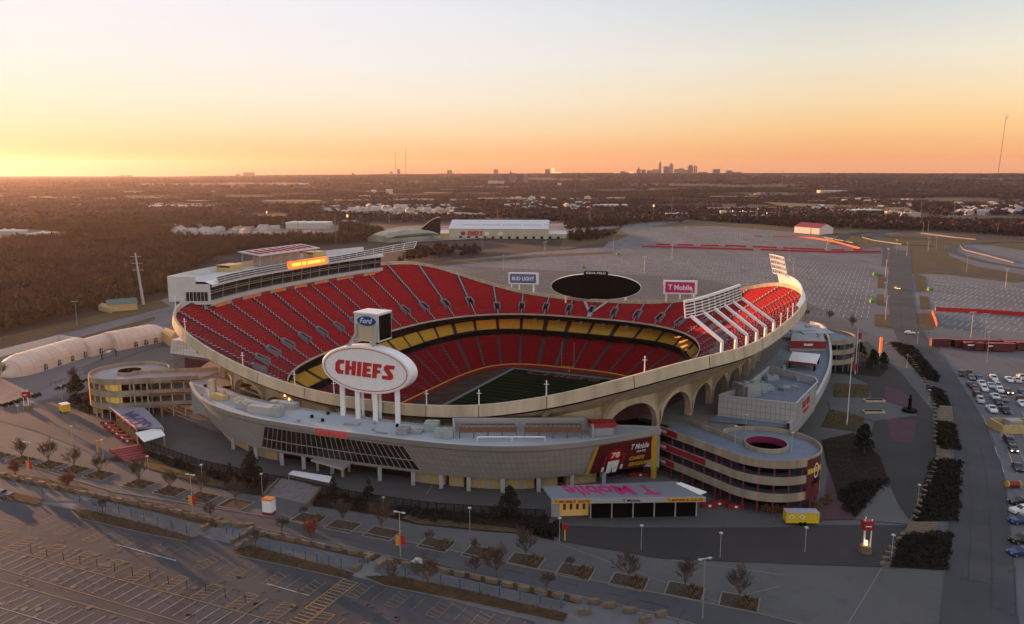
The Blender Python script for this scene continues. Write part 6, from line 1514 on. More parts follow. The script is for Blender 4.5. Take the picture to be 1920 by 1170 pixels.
def car(colr, kind='sedan', lights=None):
    o = thing('parked_car', '', 'car'); L, Wd = (4.7, 1.85) if kind != 'pickup' else (5.6, 1.95)
    hb, hr = {'sedan': (.98, 1.46), 'suv': (1.08, 1.75), 'pickup': (1.1, 1.8)}[kind]
    prof = {'sedan': [(-2.35, .35), (-2.33, .80), (-1.75, .98), (-1.35, 1.42), (-.1, 1.46), (.85, 1.0), (2.2, .82), (2.35, .5), (2.35, .3)],
            'suv': [(-2.35, .38), (-2.35, 1.05), (-2.2, 1.68), (-1.5, 1.75), (.1, 1.72), (.85, 1.12), (2.2, .98), (2.35, .6), (2.35, .32)],
            'pickup': [(-2.8, .45), (-2.8, 1.1), (-.95, 1.1), (-.8, 1.75), (.4, 1.78), (1.1, 1.15), (2.6, 1.05), (2.8, .7), (2.8, .4)]}[kind]
    m = MB(); n = len(prof)
    def yy(z): return Wd / 2 * (1.0 if z < hb + .05 else .80)
    A_ = [(x, -yy(z), z) for x, z in prof]; B_ = [(x, yy(z), z) for x, z in prof]
    m.add(A_ + B_, [tuple(range(n)), tuple(range(2 * n - 1, n - 1, -1))] + [(i, n + i, n + (i + 1) % n, (i + 1) % n) for i in range(n)]); m.build('body', CP_[colr], o)
    m = MB(); k = .805 * Wd / 2
    top = [p for p in prof if p[1] > hb + .25]; x0, x1 = top[0][0], top[-1][0]; xb, xf = (prof[2][0] + .02, prof[5][0] - .1)
    if kind == 'suv': xb = -2.28
    if kind == 'pickup': xb = -.92
    for s_ in (-1, 1):
        P = [(xb + .15, s_ * (Wd / 2 - .03), hb + .08), (xf - .1, s_ * (Wd / 2 - .03), hb + .08), (x1 - .05, s_ * (k + .015), hr - .12), (x0 + .12, s_ * (k + .015), hr - .12)]
        m.poly(P if s_ < 0 else P[::-1])
    f1, f2 = prof[5], prof[4]; m.poly([(f1[0] - .02, -k * .98, f1[1] + .05), (f1[0] - .02, k * .98, f1[1] + .05), (f2[0] + .1, k * .9, f2[1] - .04), (f2[0] + .1, -k * .9, f2[1] - .04)])
    m.poly([(xb - .02, k * .95, hb + .12), (xb - .02, -k * .95, hb + .12), (x0 - .02, -k * .9, hr - .1), (x0 - .02, k * .9, hr - .1)])
    m.build('windows', M['glass'], o)
    for x in (-L * .30, L * .31):
        for s_ in (-1, 1):
            w = MB().tube((x, s_ * (Wd / 2 - .2), .34), (x, s_ * (Wd / 2 + .01), .34), .34, n=12).build('wheel', M['tyre'], o); MB().tube((x, s_ * (Wd / 2), .34), (x, s_ * (Wd / 2 + .03), .34), .19, n=8).build('rim', M['rim_'], w)
    for s_ in (-1, 1):
        MB().box((L / 2 - .03, s_ * Wd * .34, .62), (.12, .36, .16)).build('headlight', M['headl'] if lights == 'head' else M['lens'], o); MB().box((-L / 2 + .02, s_ * Wd * .36, .78), (.1, .32, .16)).build('tail_light', M['taill'] if lights == 'tail' else M['redd'], o)
    return o
cars = [(1803, 704, 'black', 'suv', 'in the uppermost row, leftmost'), (1817, 703, 'black', 'pickup', 'in the uppermost row, second from the left'), (1821, 711, 'grey', 'sedan', 'tucked before the black pickup'), (1836, 712, 'blue', 'sedan', 'at the right end of the left trio'), (1863, 713, 'white', 'suv', 'alone in the middle of the upper row'),
        (1892, 715, 'white', 'sedan', 'left of a pair in the upper row'), (1907, 716, 'silver', 'sedan', 'right of a pair in the upper row'), (1916, 711, 'silver', 'pickup', 'at the far right of the upper row'), (1820, 725, 'black', 'sedan', 'leftmost of the second row'), (1828, 731, 'maroon', 'sedan', 'just below the leftmost of the second row'),
        (1840, 723, 'white', 'pickup', 'behind the bright white suv'), (1845, 732, 'white', 'suv', 'brightest of the second row'), (1857, 726, 'silver', 'sedan', 'between the white suvs of the second row'), (1871, 727, 'silver', 'suv', 'fifth of the second row'), (1874, 734, 'white', 'sedan', 'below the fifth of the second row'),
        (1890, 737, 'maroon', 'sedan', 'with lit headlights driving between rows'), (1918, 739, 'blue', 'sedan', 'cut by the right edge beside the maroon one'), (1833, 745, 'black', 'suv', 'leftmost of the third row'), (1838, 754, 'silver', 'suv', 'below the leftmost of the third row'), (1866, 748, 'white', 'pickup', 'in the middle of the third row'), (1882, 751, 'grey', 'sedan', 'right of the white pickup in the third row'), (1872, 757, 'black', 'sedan', 'below the white pickup in the third row'),
        (1914, 752, 'maroon', 'suv', 'at the right end of the third row'), (1916, 760, 'white', 'sedan', 'below the maroon suv of the third row'), (1859, 771, 'white', 'pickup', 'lowest left of the small car park'), (1884, 773, 'black', 'pickup', 'lowest right of the small car park'), (1892, 831, 'black', 'suv', 'behind the lit sedan by the tan enclosure'), (1899, 845, 'black', 'sedan', 'with lit headlights below the tan enclosure'),
        (1908, 880, 'black', 'sedan', 'with glowing tail lights by the right edge'), (1912, 944, 'black', 'sedan', 'uppermost of the lower right group'), (1916, 962, 'white', 'suv', 'second of the lower right group'), (1915, 981, 'blue', 'suv', 'third of the lower right group'), (1916, 1017, 'black', 'suv', 'fourth of the lower right group'), (1914, 1040, 'blue', 'sedan', 'lowest of the lower right group')]
protos = {}
for i, (px, py, c_, k_, wh) in enumerate(cars):
    lt = 'head' if 'headlights' in wh else ('tail' if 'glowing' in wh else None); key = (c_, k_, lt)
    if key not in protos: protos[key] = car(c_, k_, lt)
    place(protos[key], G(px, py, .02), R(-112 + (i * 37) % 9) if py < 900 else R(180 + (i * 5) % 7), '%s %s parked %s' % (c_, {'sedan': 'saloon car', 'suv': 'sport utility car', 'pickup': 'pickup truck'}[k_], wh) if lt != 'head' else '%s car %s' % (c_, wh), 'parked cars of the right car park', 1.08)
place(car('white', 'sedan'), G(1706, 626, .2), R(-28), 'white car crossing the junction of the right road', 'cars on the right road'); place(car('yellow', 'sedan', 'head'), G(1682, 542, .2), R(-90), 'yellow taxi with lit headlights coming down the right road', 'cars on the right road')
place(car('grey', 'pickup'), G(2, 932, .1), R(170), 'grey pickup cut by the left edge beside the brown verge', 'cars on the right road') ; list(o for o in bpy.data.objects if o.get('label', '').startswith('grey pickup'))[0]['group'] = 'lone vehicles'
# maroon trailers and the tan enclosure on the right
for i, (px, py, L, h, dk) in enumerate([(1762, 650, 8, 3.6, 0), (1784, 650, 9, 3.2, 1), (1806, 652, 8, 3.6, 0), (1818, 656, 5, 3.4, 0), (1836, 657, 5, 3.4, 0), (1856, 658, 5, 3.4, 0), (1880, 659, 9, 3.6, 0), (1903, 655, 9, 3.4, 1), (1850, 650, 12, 3.0, 0), (1895, 650, 10, 3.0, 0), (1925, 657, 9, 3.6, 0)]):
    p = G(px, py, .02); o = thing('container', '%s %s storage container from the left in the row right of the road junction' % (ordw(i), ('maroon', 'black')[dk]), 'container', p, 'storage containers by the right car park')
    MB().box(p + ZUP * .3, (L, 2.6, h - .3), R(-4)).build('body', M['black'] if dk else mat('dull_maroon_steel', (.10, .010, .014), .6, .2), o); MB().box(p + ZUP * h, (L + .2, 2.8, .12), R(-4)).build('roof', M['maroon'], o)
    if i in (3, 5): m = MB(); m.quad(p + Vector((-1.8, -1.42, h * .62)), p + Vector((1.8, -1.6, h * .62)), p + Vector((1.8, -1.6, h * .8)), p + Vector((-1.8, -1.42, h * .8))); m.build('white_stripe', M['white'], o)
p = G(1898, 806, .02); o = thing('enclosure', 'tan walled rectangular enclosure with machinery beside the right car park', 'enclosure', p)
m = MB()
for dx, dy, sx, sy in ((0, -3.4, 10, .4), (0, 3.4, 10, .4), (-5, 0, .4, 7), (5, 0, .4, 7)): m.box(p + Vector((dx, dy, 0)), (sx, sy, 2.6))
m.build('walls', M['brick'], o); MB().box(p + Vector((.5, .5, 0)), (4, 3, 3.0)).build('machine_unit', M['grey'], o)
o = thing('dumpster', 'small maroon and gold striped tank in the right car park', 'tank', G(1899, 914, .02)); p = G(1899, 914, .02); MB().tube(p + Vector((-1.5, 0, .9)), p + Vector((1.5, 0, .9)), .8, n=12).build('body', M['maroon'], o)
for s_ in (-1.45, 1.45): MB().tube(p + Vector((s_ - .15, 0, .9)), p + Vector((s_ + .15, 0, .9)), .86, n=12).build('gold_end', M['gold'], o)
p = G(912, 1062, .05); o = thing('utility_cabinet', 'green and white utility cabinet among the stone blocks', 'cabinet', G(787, 1066, .05)); p = G(787, 1066, .05); MB().box(p, (2.4, 1.6, 1.5), sang).build('green_body', mat('green_cabinet', (.03, .10, .06), .6, .1), o); MB().box(p + ZUP * 1.5, (2.6, 1.8, .2), sang).build('pale_lid', M['silver'], o)
# ================================================================ red barrier lines of the car parks
M['barr'] = mat('red_barrier_mesh', (.50, .015, .02), .8, .15, 1); M['barro'] = mat('orange_barrier_mesh', (.75, .13, .03), .8, .15, 1)
BL = [([(1204, 463), (1412, 469)], M['barr'], 1.6, 'red front barrier line left'), ([(1425, 469), (1560, 474), (1652, 473)], M['barr'], 1.6, 'red front barrier line right curving to its tip'), ([(1230, 460), (1256, 460)], M['barr'], 1.5, 'first short red barrier in the second line'), ([(1270, 460), (1300, 460.5)], M['barr'], 1.5, 'second short red barrier in the second line'), ([(1313, 461), (1348, 461.5)], M['barr'], 1.5, 'third short red barrier in the second line'),
      ([(1359, 461.5), (1399, 463)], M['barr'], 1.5, 'fourth short red barrier in the second line'), ([(1411, 463.5), (1456, 465)], M['barr'], 1.5, 'fifth short red barrier in the second line'), ([(1468, 466), (1546, 469)], M['barr'], 1.5, 'long red barrier in the second line'), ([(1558, 469.5), (1583, 470)], M['barr'], 1.5, 'seventh short red barrier in the second line'), ([(1598, 469.5), (1617, 468.5)], M['barr'], 1.5, 'last short red barrier near the road'),
      ([(1448, 444), (1480, 444), (1520, 447), (1560, 453), (1612, 467)], M['barro'], 1.6, 'orange barrier line running down to the road loop'), ([(1412, 443), (1428, 443)], M['barr'], 1.2, 'tiny red barrier left of the orange line'), ([(1754, 583), (1840, 587), (1925, 593), (2000, 600)], M['barr'], 2.2, 'long red barrier across the right car park'), ([(1748, 588), (1753, 600), (1757, 613)], M['barro'], 1.8, 'orange barrier corner beside the grass square')]
for pl, mt, h, lb in BL:
    P = resample(Gs(pl, 0), 14); o = thing('barrier_fence', lb, 'barrier', P[0], 'barrier lines of the car parks'); m = MB()
    for a, b in zip(P[:-1], P[1:]): m.beam(flat(a, h / 2), flat(b, h / 2), .5, h)
    m.build('mesh_panel', mt, o); m = MB()
    for p in P: m.beam(p, flat(p, h + .2), .2)
    m.build('posts', M['steel'], o)
for i, (px, py) in enumerate([(1094, 503), (1159, 478), (1641, 516), (1636, 567), (1744, 545), (1563, 452)]):
    p = G(px, py, 0); o = thing('small_tent', '%s bright green equipment shelter from the left in the far car parks' % ordw(i), 'shelter', p, 'bright green shelters'); MB().box(p, (3.0, 2.2, 1.6)).build('body', mat('lime_green', (.09, .26, .02), .6, .1), o); m = MB(); m.add([p + Vector(v) for v in ((-1.6, -1.2, 1.6), (1.6, -1.2, 1.6), (1.6, 1.2, 1.6), (-1.6, 1.2, 1.6), (0, 0, 2.6))], [(0, 1, 4), (1, 2, 4), (2, 3, 4), (3, 0, 4)]); m.build('top', MATS['lime_green'], o)
# guard rails of the road loops
for pl, lb in (([(1567, 450), (1568, 445), (1590, 438), (1640, 434), (1670, 433)], 'outer'), ([(1616, 440), (1617, 446), (1640, 452), (1690, 459)], 'inner'), ([(1616, 441), (1650, 436), (1720, 437), (1790, 446), (1830, 450)], 'upper'), ([(1545, 446), (1600, 456)], 'short left'), ([(1690, 460), (1750, 462)], 'short right'), ([(1800, 461), (1806, 469), (1850, 480), (1901, 494)], 'long right'), ([(1806, 459), (1860, 455), (1925, 455)], 'top right')):
    P = resample(Gs(pl, 0), 16); m = MB()
    for a, b in zip(P[:-1], P[1:]): m.beam(flat(a, .6), flat(b, .6), .5, 1.1)
    tag(m.build('guard_rail', mat('pale_guard_rail', (.15, .13, .11), .6, .1)), '%s pale guard rail of the road loops beyond the car park' % lb, 'guard rail', 'guard rails of the road loops')
# ================================================================ tents on the left
M['tent'] = mat('tent_fabric', (.60, .47, .38), .7, .08, .15, detail=4)
def dome_tent(a, b, w, h, lab, round_end=None, nwin=3, body=None):
    "barrel vaulted tent from a to b (centre line), rounded at one end"
    A, B = Vector(a), Vector(b); d = (B - A).normalized(); n = Vector((d.y, -d.x, 0)); o = thing('domed_tent', lab, 'tent', A.lerp(B, .5), 'domed white tents')
    L = (B - A).length; st = []
    K = 16
    for k in range(K + 1):
        t = k / K; s_ = 1.0
        if round_end in ('a', 'both') and t < .28: s_ = math.sqrt(max(0, 1 - ((.28 - t) / .28) ** 2)) * .97 + .03
        if round_end in ('b', 'both') and t > .8: s_ = min(s_, math.sqrt(max(0, 1 - ((t - .8) / .2) ** 2)) * .97 + .03)
        st.append((t, s_))
    m = MB(); rows = []
    for t, s_ in st:
        row = []
        for j in range(15):
            a_ = math.pi * j / 14; x = math.copysign(abs(math.cos(a_)) ** .75, math.cos(a_)); z = abs(math.sin(a_)) ** .72
            row.append(A.lerp(B, t) + n * (x * w / 2 * (.35 + .65 * s_) if s_ < 1 else x * w / 2) + ZUP * (z * h * (s_ ** .6)))
        rows.append(row)
    m.grid(rows); m.poly(rows[0]); m.poly(rows[-1][::-1]); ob = m.build('canopy', M['tent'], o, smooth=False)
    m = MB()
    for r_ in rows[1:-1:2]:
        for j in range(14): m.beam(r_[j], r_[j + 1], .12)
    m.build('seams', mat('tent_seam', (.50, .38, .30), .8, .1), ob)
    for k in range(nwin):
        t = (.32 + .56 * k / max(1, nwin - 1)); c_ = A.lerp(B, t) + n * (w / 2 + .12); m = MB(); m.poly([c_ + d * x + ZUP * z for x, z in ((-.9, .3), (.9, .3), (.9, 1.9), (.5, 2.5), (0, 2.75), (-.5, 2.5), (-.9, 1.9))]); wn = m.build('arched_window', M['glass'], o)
        m = MB(); m.beam(c_ + n * .08 + ZUP * .3, c_ + n * .08 + ZUP * 2.7, .1); m.beam(c_ + n * .08 - d * .9 + ZUP * 1.6, c_ + n * .08 + d * .9 + ZUP * 1.6, .1); m.build('window_bars', M['white'], wn)
    return o
def T(px, py): return G(px, py, 0)
dome_tent(T(10, 708), T(148, 665), 13.5, 7.4, 'near left domed tent with rounded end at the picture edge', 'a', 4)
dome_tent(T(150, 668), T(205, 652), 11.5, 6.6, 'middle domed tent with the arched entrance', None, 2)
dome_tent(T(204, 655), T(304, 635), 13.5, 7.4, 'far domed tent with rounded end beside the white block', 'b', 4)
p = T(205, 672); o = thing('entrance_arch', 'dark framed arched entrance porch of the middle tent', 'porch', p); d = (T(304, 635) - T(10, 708)).normalized(); m = MB()
for k in range(12):
    a0, a1 = math.pi * k / 12, math.pi * (k + 1) / 12; m.beam(p + d * (3.5 * math.cos(a0)) + ZUP * (2.2 + 1.6 * math.sin(a0)), p + d * (3.5 * math.cos(a1)) + ZUP * (2.2 + 1.6 * math.sin(a1)), .25)
for s_ in (-1, 1): m.beam(p + d * 3.5 * s_, p + d * 3.5 * s_ + ZUP * 2.3, .3)
m.build('frame', M['dark'], o); m = MB(); m.poly([p + d * (1.3 * math.cos(k * .5236)) + ZUP * (3.0 + .5 * math.sin(k * .5236)) + Vector((0, -.2, 0)) for k in range(12)]); m.build('oval_sign', M['white'], o)
m = MB(); a, b = T(-10, 672), T(112, 640)
m.beam(a + ZUP * 1.5, b + ZUP * 1.5, .2, 3.0); m.beam(b + ZUP * 1.5, T(145, 645) + ZUP * 1.5, .2, 3.0); tag(m.build('screen_wall', M['pwhite']), 'long pale screen wall behind the left tents', 'wall')
m = MB(); q = [G(304, 640, 0), G(322, 652, 0), G(330, 640, 0), G(312, 632, 0)]; m.prism([(p.x, p.y) for p in q], .1, 4.6); tag(m.build('link_passage', mat('orange_lit_wall', (.60, .34, .14), .8, .1)), 'orange tan link passage between the far tent and the white block', 'passage')
m = MB()
P = resample(Gs([(95, 724), (200, 690), (240, 672), (305, 650)], 0), 30)
for a, b in zip(P[:-1], P[1:]): m.beam(flat(a, 1.0), flat(b, 1.0), .05, .08); m.beam(a, flat(a, 1.0), .06)
tag(m.build('railing', M['dark']), 'thin dark railing along the front of the tents', 'railing')
HL = leafy(44, 1.2, 3.0, M['shrubg'], n=260, name='hedge_piece', cat='hedge', trunk=False, clumps=8, leafsz=.22)
for i, (px, py) in enumerate([(6, 762), (18, 759), (30, 755), (42, 751), (62, 745), (70, 742), (112, 729), (124, 725), (136, 722), (150, 718), (165, 714), (180, 709)]): place(HL, G(px, py, .05), -.2, '%s low dark hedge piece from the left along the tent road' % ordw(i), 'low hedge along the tent road', 1.0)
# ================================================================ buildings beyond the car park
def gable(a, b, w, he, hr, lab, wallm, roofm, name='building', cat='building', lean=0):
    A, B = Vector(a), Vector(b); d = (B - A).normalized(); n = Vector((-d.y, d.x, 0)); o = thing(name, lab, cat, A)
    m = MB(); q = [A, B, B + n * w, A + n * w]; m.add([*[flat(p, 0) for p in q], *[flat(p, he) for p in q], flat(A + n * w / 2, hr), flat(B + n * w / 2, hr)], [(0, 1, 5, 4), (1, 2, 6, 9, 5), (2, 3, 7, 6), (3, 0, 4, 8, 7)]); m.build('walls', wallm, o)
    m = MB(); e = .5; m.quad(flat(A - n * e - d * e, he - .1), flat(B - n * e + d * e, he - .1), flat(B + n * w / 2 + d * e, hr + .1), flat(A + n * w / 2 - d * e, hr + .1)); m.quad(flat(B + n * (w + e) + d * e, he - .1), flat(A + n * (w + e) - d * e, he - .1), flat(A + n * w / 2 - d * e, hr + .1), flat(B + n * w / 2 + d * e, hr + .1)); m.build('roof', roofm, o)
    return o, A, B, d, n
M['cream2'] = mat('cream_cladding', (.46, .42, .32), .7, .06, .1); M['wroof'] = mat('white_metal_roof', (.60, .60, .60), .5, .05, .05)
a, b = G(842, 447, 0), G(1028, 448, 0)
tf, A, B, d, n = gable(a, b, 62, 11.5, 20, 'long white roofed training hall with CHIEFS lettering beyond the car park', M['cream2'], M['wroof'])
block_word('CHIEFS', 'lettering', M['signred'], tf, A + d * 22 + ZUP * 3.6 - n * .3, d, ZUP, 17.5, 5.2, .2)
for x in (14, 42, 58): m = MB(); m.quad(*(A + d * (x + dx) + ZUP * z - n * .25 for dx, z in ((0, 4), (5, 4), (5, 8), (0, 8)))); m.build('wall_emblem', M['printw'] if x > 14 else M['maroon'], tf)
for k in range(13): m = MB(); x = 12 + k * 9.5; m.quad(*(A + d * (x + dx) + ZUP * z - n * .2 for dx, z in ((0, .1), (3.2, .1), (3.2, 2.8), (0, 2.8)))); m.build('doorway', M['dark'], tf)
m = MB()
for k in range(46):
    if k % 9 == 8: continue
    t = 14 + k * 2.7; yy_ = .34 + .02 * (k % 3); p = (A + d * t).lerp(A + d * t + n * 31, yy_); z = 11.5 + 8.5 * yy_ + .25; u2 = (n * 31 + ZUP * 8.5).normalized(); m.quad(flat(p, z), flat(p, z) + d * 1.7, flat(p, z) + d * 1.7 + u2 * 3.4, flat(p, z) + u2 * 3.4)
m.build('faint_roof_marking', mat('grey_roof_print', (.36, .33, .42), .6, .1), tf)
gable(G(1028, 447, 0), G(1062, 447, 0), 26, 5, 8, 'low white annexe at the right end of the training hall', M['cream2'], M['wroof'])
gable(G(826, 447, 0), G(866, 447, 0), 22, 6, 9, 'low yellow lit wing left of the training hall', mat('yellow_lit_wall', (.45, .28, .06), .8, .2), M['wroof'])
# rounded pavilion and its raked arc
o = thing('rounded_pavilion', 'pale green grey rounded roof pavilion left of the training hall', 'building', G(770, 452, 0)); a, b = G(722, 455, 0), G(818, 447, 0); dd = (b - a); nn = Vector((-dd.y, dd.x, 0)).normalized(); m = MB(); rows = []
for k in range(11):
    t = k / 10; s_ = 1 - .35 * (abs(2 * t - 1) ** 3); rows.append([a + dd * t + nn * (x * 34 - 4) + ZUP * (z * s_) for x, z in ((0, 0), (0, 5.5), (-.05, 8), (.25, 11.5), (.75, 12), (1, 6), (1, 0))])
m.grid(rows); m.poly(rows[0]); m.poly(rows[-1][::-1]); m.build('shell', mat('green_grey_cladding', (.26, .27, .21), .7, .3, .06), o)
m = MB(); m.quad(a - nn * 4.3 + ZUP * 4.6, b - nn * 4.3 + ZUP * 4.6, b - nn * 4.5 + ZUP * 5.6, a - nn * 4.5 + ZUP * 5.6); m.build('dark_window_band', M['glass'], o)
o = thing('curved_wall', 'tall dark curved wall rising to a point left of the training hall', 'wall', G(808, 438, 0)); a, b = GY(790, 436, G(800, 441).y), GY(826, 436, G(800, 441).y); m = MB(); K = 12; lo, hi = [], []
for k in range(K + 1): t = k / K; p = a.lerp(b, t); lo.append(flat(p, 0)); hi.append(flat(p, 8 + 13.5 * math.sin(t * math.pi / 2)))
m.grid([lo, hi]); m.grid([hi, [p + Vector((0, 1.5, 0)) for p in hi], [p + Vector((0, 1.5, 0)) for p in lo]]); m.build('panel', M['dark'], o); m = MB()
for k in range(K): m.beam(hi[k] + ZUP * .5, hi[k + 1] + ZUP * .5, 1.6, 1.0)
m.build('pale_coping', M['conc'], o)
gable(G(1489, 436, 0), G(1536, 440, 0), 24, 8, 13, 'white shed with maroon roof at the edge of the far car park', mat('pinkish_white_wall', (.66, .56, .54), .6, .05), M['maroon'])
m = MB(); q = Gs([(185, 580), (222, 590), (262, 580), (232, 571)], 0); gable(q[0].lerp(q[1], .55), q[2].lerp(q[1], .1), 11, 4.2, 6.2, 'green roofed hut with tan walls at the edge of the wood', M['brick'], mat('green_metal_roof', (.05, .13, .10), .5, .1))
m = MB(); m.prism([(p.x, p.y) for p in Gs([(185, 582), (208, 588), (215, 580), (192, 576)], 0)], 0, 2.8); tag(m.build('lean_to', M['brick']), 'low tan lean to at the left end of the green roofed hut', 'shed')
# transmission poles
def pole(px, py, ytop, lab, arms=3, r_=.9, mt=None, lean=0.0):
    p = G(px, py, 0); zt = GY(px, ytop, p.y).z; o = thing('power_pole', lab, 'pole', p, 'power poles'); q = p + Vector((lean, 0, zt)); MB().tube(p, q, r_, r_ * .45, n=8).build('shaft', mt or M['silver'], o)
    m = MB()
    for k in range(arms): c_ = p.lerp(q, .93 - k * .13); m.beam(c_ - Vector((3.2, 0, 0)), c_ + Vector((3.2, 0, 0)), r_ * .3)
    if arms: m.build('cross_arms', mt or M['silver'], o)
    return q
tip = pole(269, 571, 474, 'tall pale steel power pole at the edge of the wood left of the press box', lean=-2.4)
M['lampf'] = mat('far_amber_lamp', (1, .6, .2), .5, 0, emit=(1, .5, .15), es=1.2)
M['wood'] = mat('weathered_pole', (.20, .14, .10), .9, .2)
for i, (px, py, yt) in enumerate([(531, 452, 410), (560, 455, 415), (630, 455, 400), (346, 448, 430), (341, 452, 436), (376, 450, 434), (730, 420, 400), (933, 415, 393), (1106, 419, 380), (1259, 412, 368), (1419, 415, 375), (1460, 412, 375), (1725, 418, 378), (1788, 412, 368), (1466, 350, 318), (1078, 360, 345), (1730, 440, 415), (1740, 436, 414), (1520, 440, 420), (1594, 440, 420), (1870, 440, 418), (402, 395, 360)]):
    pole(px, py, yt, '%s thin pole or mast standing beyond the stadium' % ordw(i), arms=1 if i % 3 else 2, r_=.35 * G(px, py).y / 900 + .2, mt=M['wood'])
for i, (px, py, yt, on) in enumerate([(652, 428, 405, 1), (1225, 408, 386, 1), (1373, 412, 396, 0), (1392, 412, 396, 0), (1420, 411, 392, 0), (1437, 416, 400, 0), (500, 400, 398, 1)]):
    p = G(px, py, 0); zt = GY(px, yt, p.y).z; o = thing('lit_mast', '%s lamp mast with a glowing head in the middle distance' % ordw(i), 'lamp', p, 'glowing lamp masts'); MB().tube(p, flat(p, zt), .3, n=5).build('pole', M['wood'], o); MB().box(flat(p, zt - 1.5 * on), (2.0 if on else .9, .9, 3.4 if on else 1.0)).build('glowing_head', M['lampf'] if on else mat('pale_lamp', (1, .8, .5), .5, 0, emit=(1, .75, .4), es=1.2), o)
# ================================================================ terrain, woods, far city
def smst(a, b, x): t = np.clip((x - a) / (b - a), 0, 1); return t * t * (3 - 2 * t)
def nz(x, y, s, k=0):
    return (np.sin(x / s * 1.0 + y / s * .6 + k) + np.sin(x / s * -.7 + y / s * 1.3 + 1.7 * k + 2) + .6 * np.sin(x / s * 2.1 + y / s * 1.1 + 3.1 * k) + .4 * np.sin(x / s * -1.9 + y / s * 2.7 + k * .7)) / 3.0
def height(x, y):
    r_ = np.hypot(x - SCX, y - SCY); az = np.arctan2(x, y)
    far = smst(1300, 3200, r_); side = .34 + .66 * smst(-.62, .1, az)
    h = -.25 - 7 * smst(900, 1700, r_) * (1 - smst(2300, 3200, r_)) + far * (-4 + nz(x, y, 420) * 5 + nz(x, y, 1300, 3) * 8) + 62 * smst(2500, 8800, r_) * side * (1 + .08 * nz(x, y, 1900, 5))
    return np.where(r_ < 900, -.25, h)
M['terrain'] = mat_mix2('winter_woodland_floor', [(.045, .031, .028), (.075, .050, .038), (.15, .105, .068), (.022, .017, .018), (.22, .18, .15)], [.0012, .003, .009, .006], [(.42, .62), (.54, .66), (.5, .68), (.68, .74)], 1.0)
rr_ = np.concatenate([np.linspace(150, 900, 12), np.geomspace(960, 18000, 90)]); aa = np.linspace(0, 2 * np.pi, 361)[:-1]
RRm, AAm = np.meshgrid(rr_, aa, indexing='ij'); X = SCX + RRm * np.cos(AAm); Y = SCY + RRm * np.sin(AAm); Zt = height(X, Y)
def mass(name, V, F, mt, kind=None, smooth=False):
    me = bpy.data.meshes.new(name); nv, nf, k = len(V), len(F), F.shape[1]
    me.vertices.add(nv); me.vertices.foreach_set('co', V.astype(np.float32).ravel()); me.loops.add(nf * k); me.loops.foreach_set('vertex_index', F.astype(np.int32).ravel())
    me.polygons.add(nf); me.polygons.foreach_set('loop_start', np.arange(0, nf * k, k, dtype=np.int32)); me.polygons.foreach_set('loop_total', np.full(nf, k, np.int32))
    if smooth: me.polygons.foreach_set('use_smooth', np.ones(nf, bool))
    me.materials.append(mt); me.update(calc_edges=True); me.validate(); o = bpy.data.objects.new(name, me); COL.objects.link(o)
    if kind: o['kind'] = kind
    return o
na = len(aa); V = np.stack([X.ravel(), Y.ravel(), Zt.ravel()], 1); ii, jj = np.meshgrid(np.arange(len(rr_) - 1), np.arange(na), indexing='ij'); j2 = (jj + 1) % na
F = np.stack([ii * na + jj, (ii + 1) * na + jj, (ii + 1) * na + j2, ii * na + j2], -1).reshape(-1, 4)
mass('terrain', V, F, M['terrain'], 'structure', True)
def tmpl(seed, n, w, h, kind):
    r_ = np.random.default_rng(seed); V_, F_ = [], []
    for k in range(n):
        d = r_.normal(size=3); d /= np.linalg.norm(d); d[2] = abs(d[2]) * .9
        if kind == 'twig':
            p = np.array([0, 0, h * r_.uniform(.15, .4)]) + d * [w * .12, w * .12, h * .05]; q = p + d * [w * .5, w * .5, h * .62] * r_.uniform(.6, 1.05); s_ = np.cross(d, [0, 0, 1.0]); s_ = s_ / (np.linalg.norm(s_) + 1e-6) * w * r_.uniform(.035, .075); q2 = q + r_.normal(size=3) * w * .06
            V_ += [p, q + s_, q2 - s_ * .6]
        else:
            c_ = d * [w * .42, w * .42, h * .45] + [0, 0, h * .42]; a = r_.normal(size=3); a /= np.linalg.norm(a); b = np.cross(a, r_.normal(size=3)); b /= np.linalg.norm(b) + 1e-6; s_ = w * r_.uniform(.22, .36)
            V_ += [c_ - a * s_, c_ + b * s_ * .8, c_ + a * s_]
        F_.append([3 * k, 3 * k + 1, 3 * k + 2])
    return np.array(V_), np.array(F_)
def scatter(name, pts, tm, sc, mt, lab=None, kind='stuff'):
    Vs, Fs, off = [], [], 0; n = len(pts); which = RNG.integers(0, len(tm), n); rot = RNG.uniform(0, 6.28, n)
    for k, (tv, tf_) in enumerate(tm):
        s_ = which == k; P = pts[s_]; S_ = sc[s_]; c_, q = np.cos(rot[s_]), np.sin(rot[s_])
        x = (tv[None, :, 0] * c_[:, None] - tv[None, :, 1] * q[:, None]) * S_[:, None] + P[:, 0:1]; y = (tv[None, :, 0] * q[:, None] + tv[None, :, 1] * c_[:, None]) * S_[:, None] + P[:, 1:2]; z = tv[None, :, 2] * S_[:, None] + P[:, 2:3]
        Vs.append(np.stack([x, y, z], -1).reshape(-1, 3)); Fs.append((tf_[None] + (np.arange(len(P)) * len(tv))[:, None, None]).reshape(-1, 3) + off); off += len(P) * len(tv)
    return mass(name, np.concatenate(Vs), np.concatenate(Fs), mt, kind)
def inpoly_np(x, y, P):
    c = np.zeros(len(x), bool); j = len(P) - 1
    for i in range(len(P)):
        cond = ((P[i].y > y) != (P[j].y > y)) & (x < (P[j].x - P[i].x) * (y - P[i].y) / (P[j].y - P[i].y + 1e-9) + P[i].x); c ^= cond; j = i
    return c
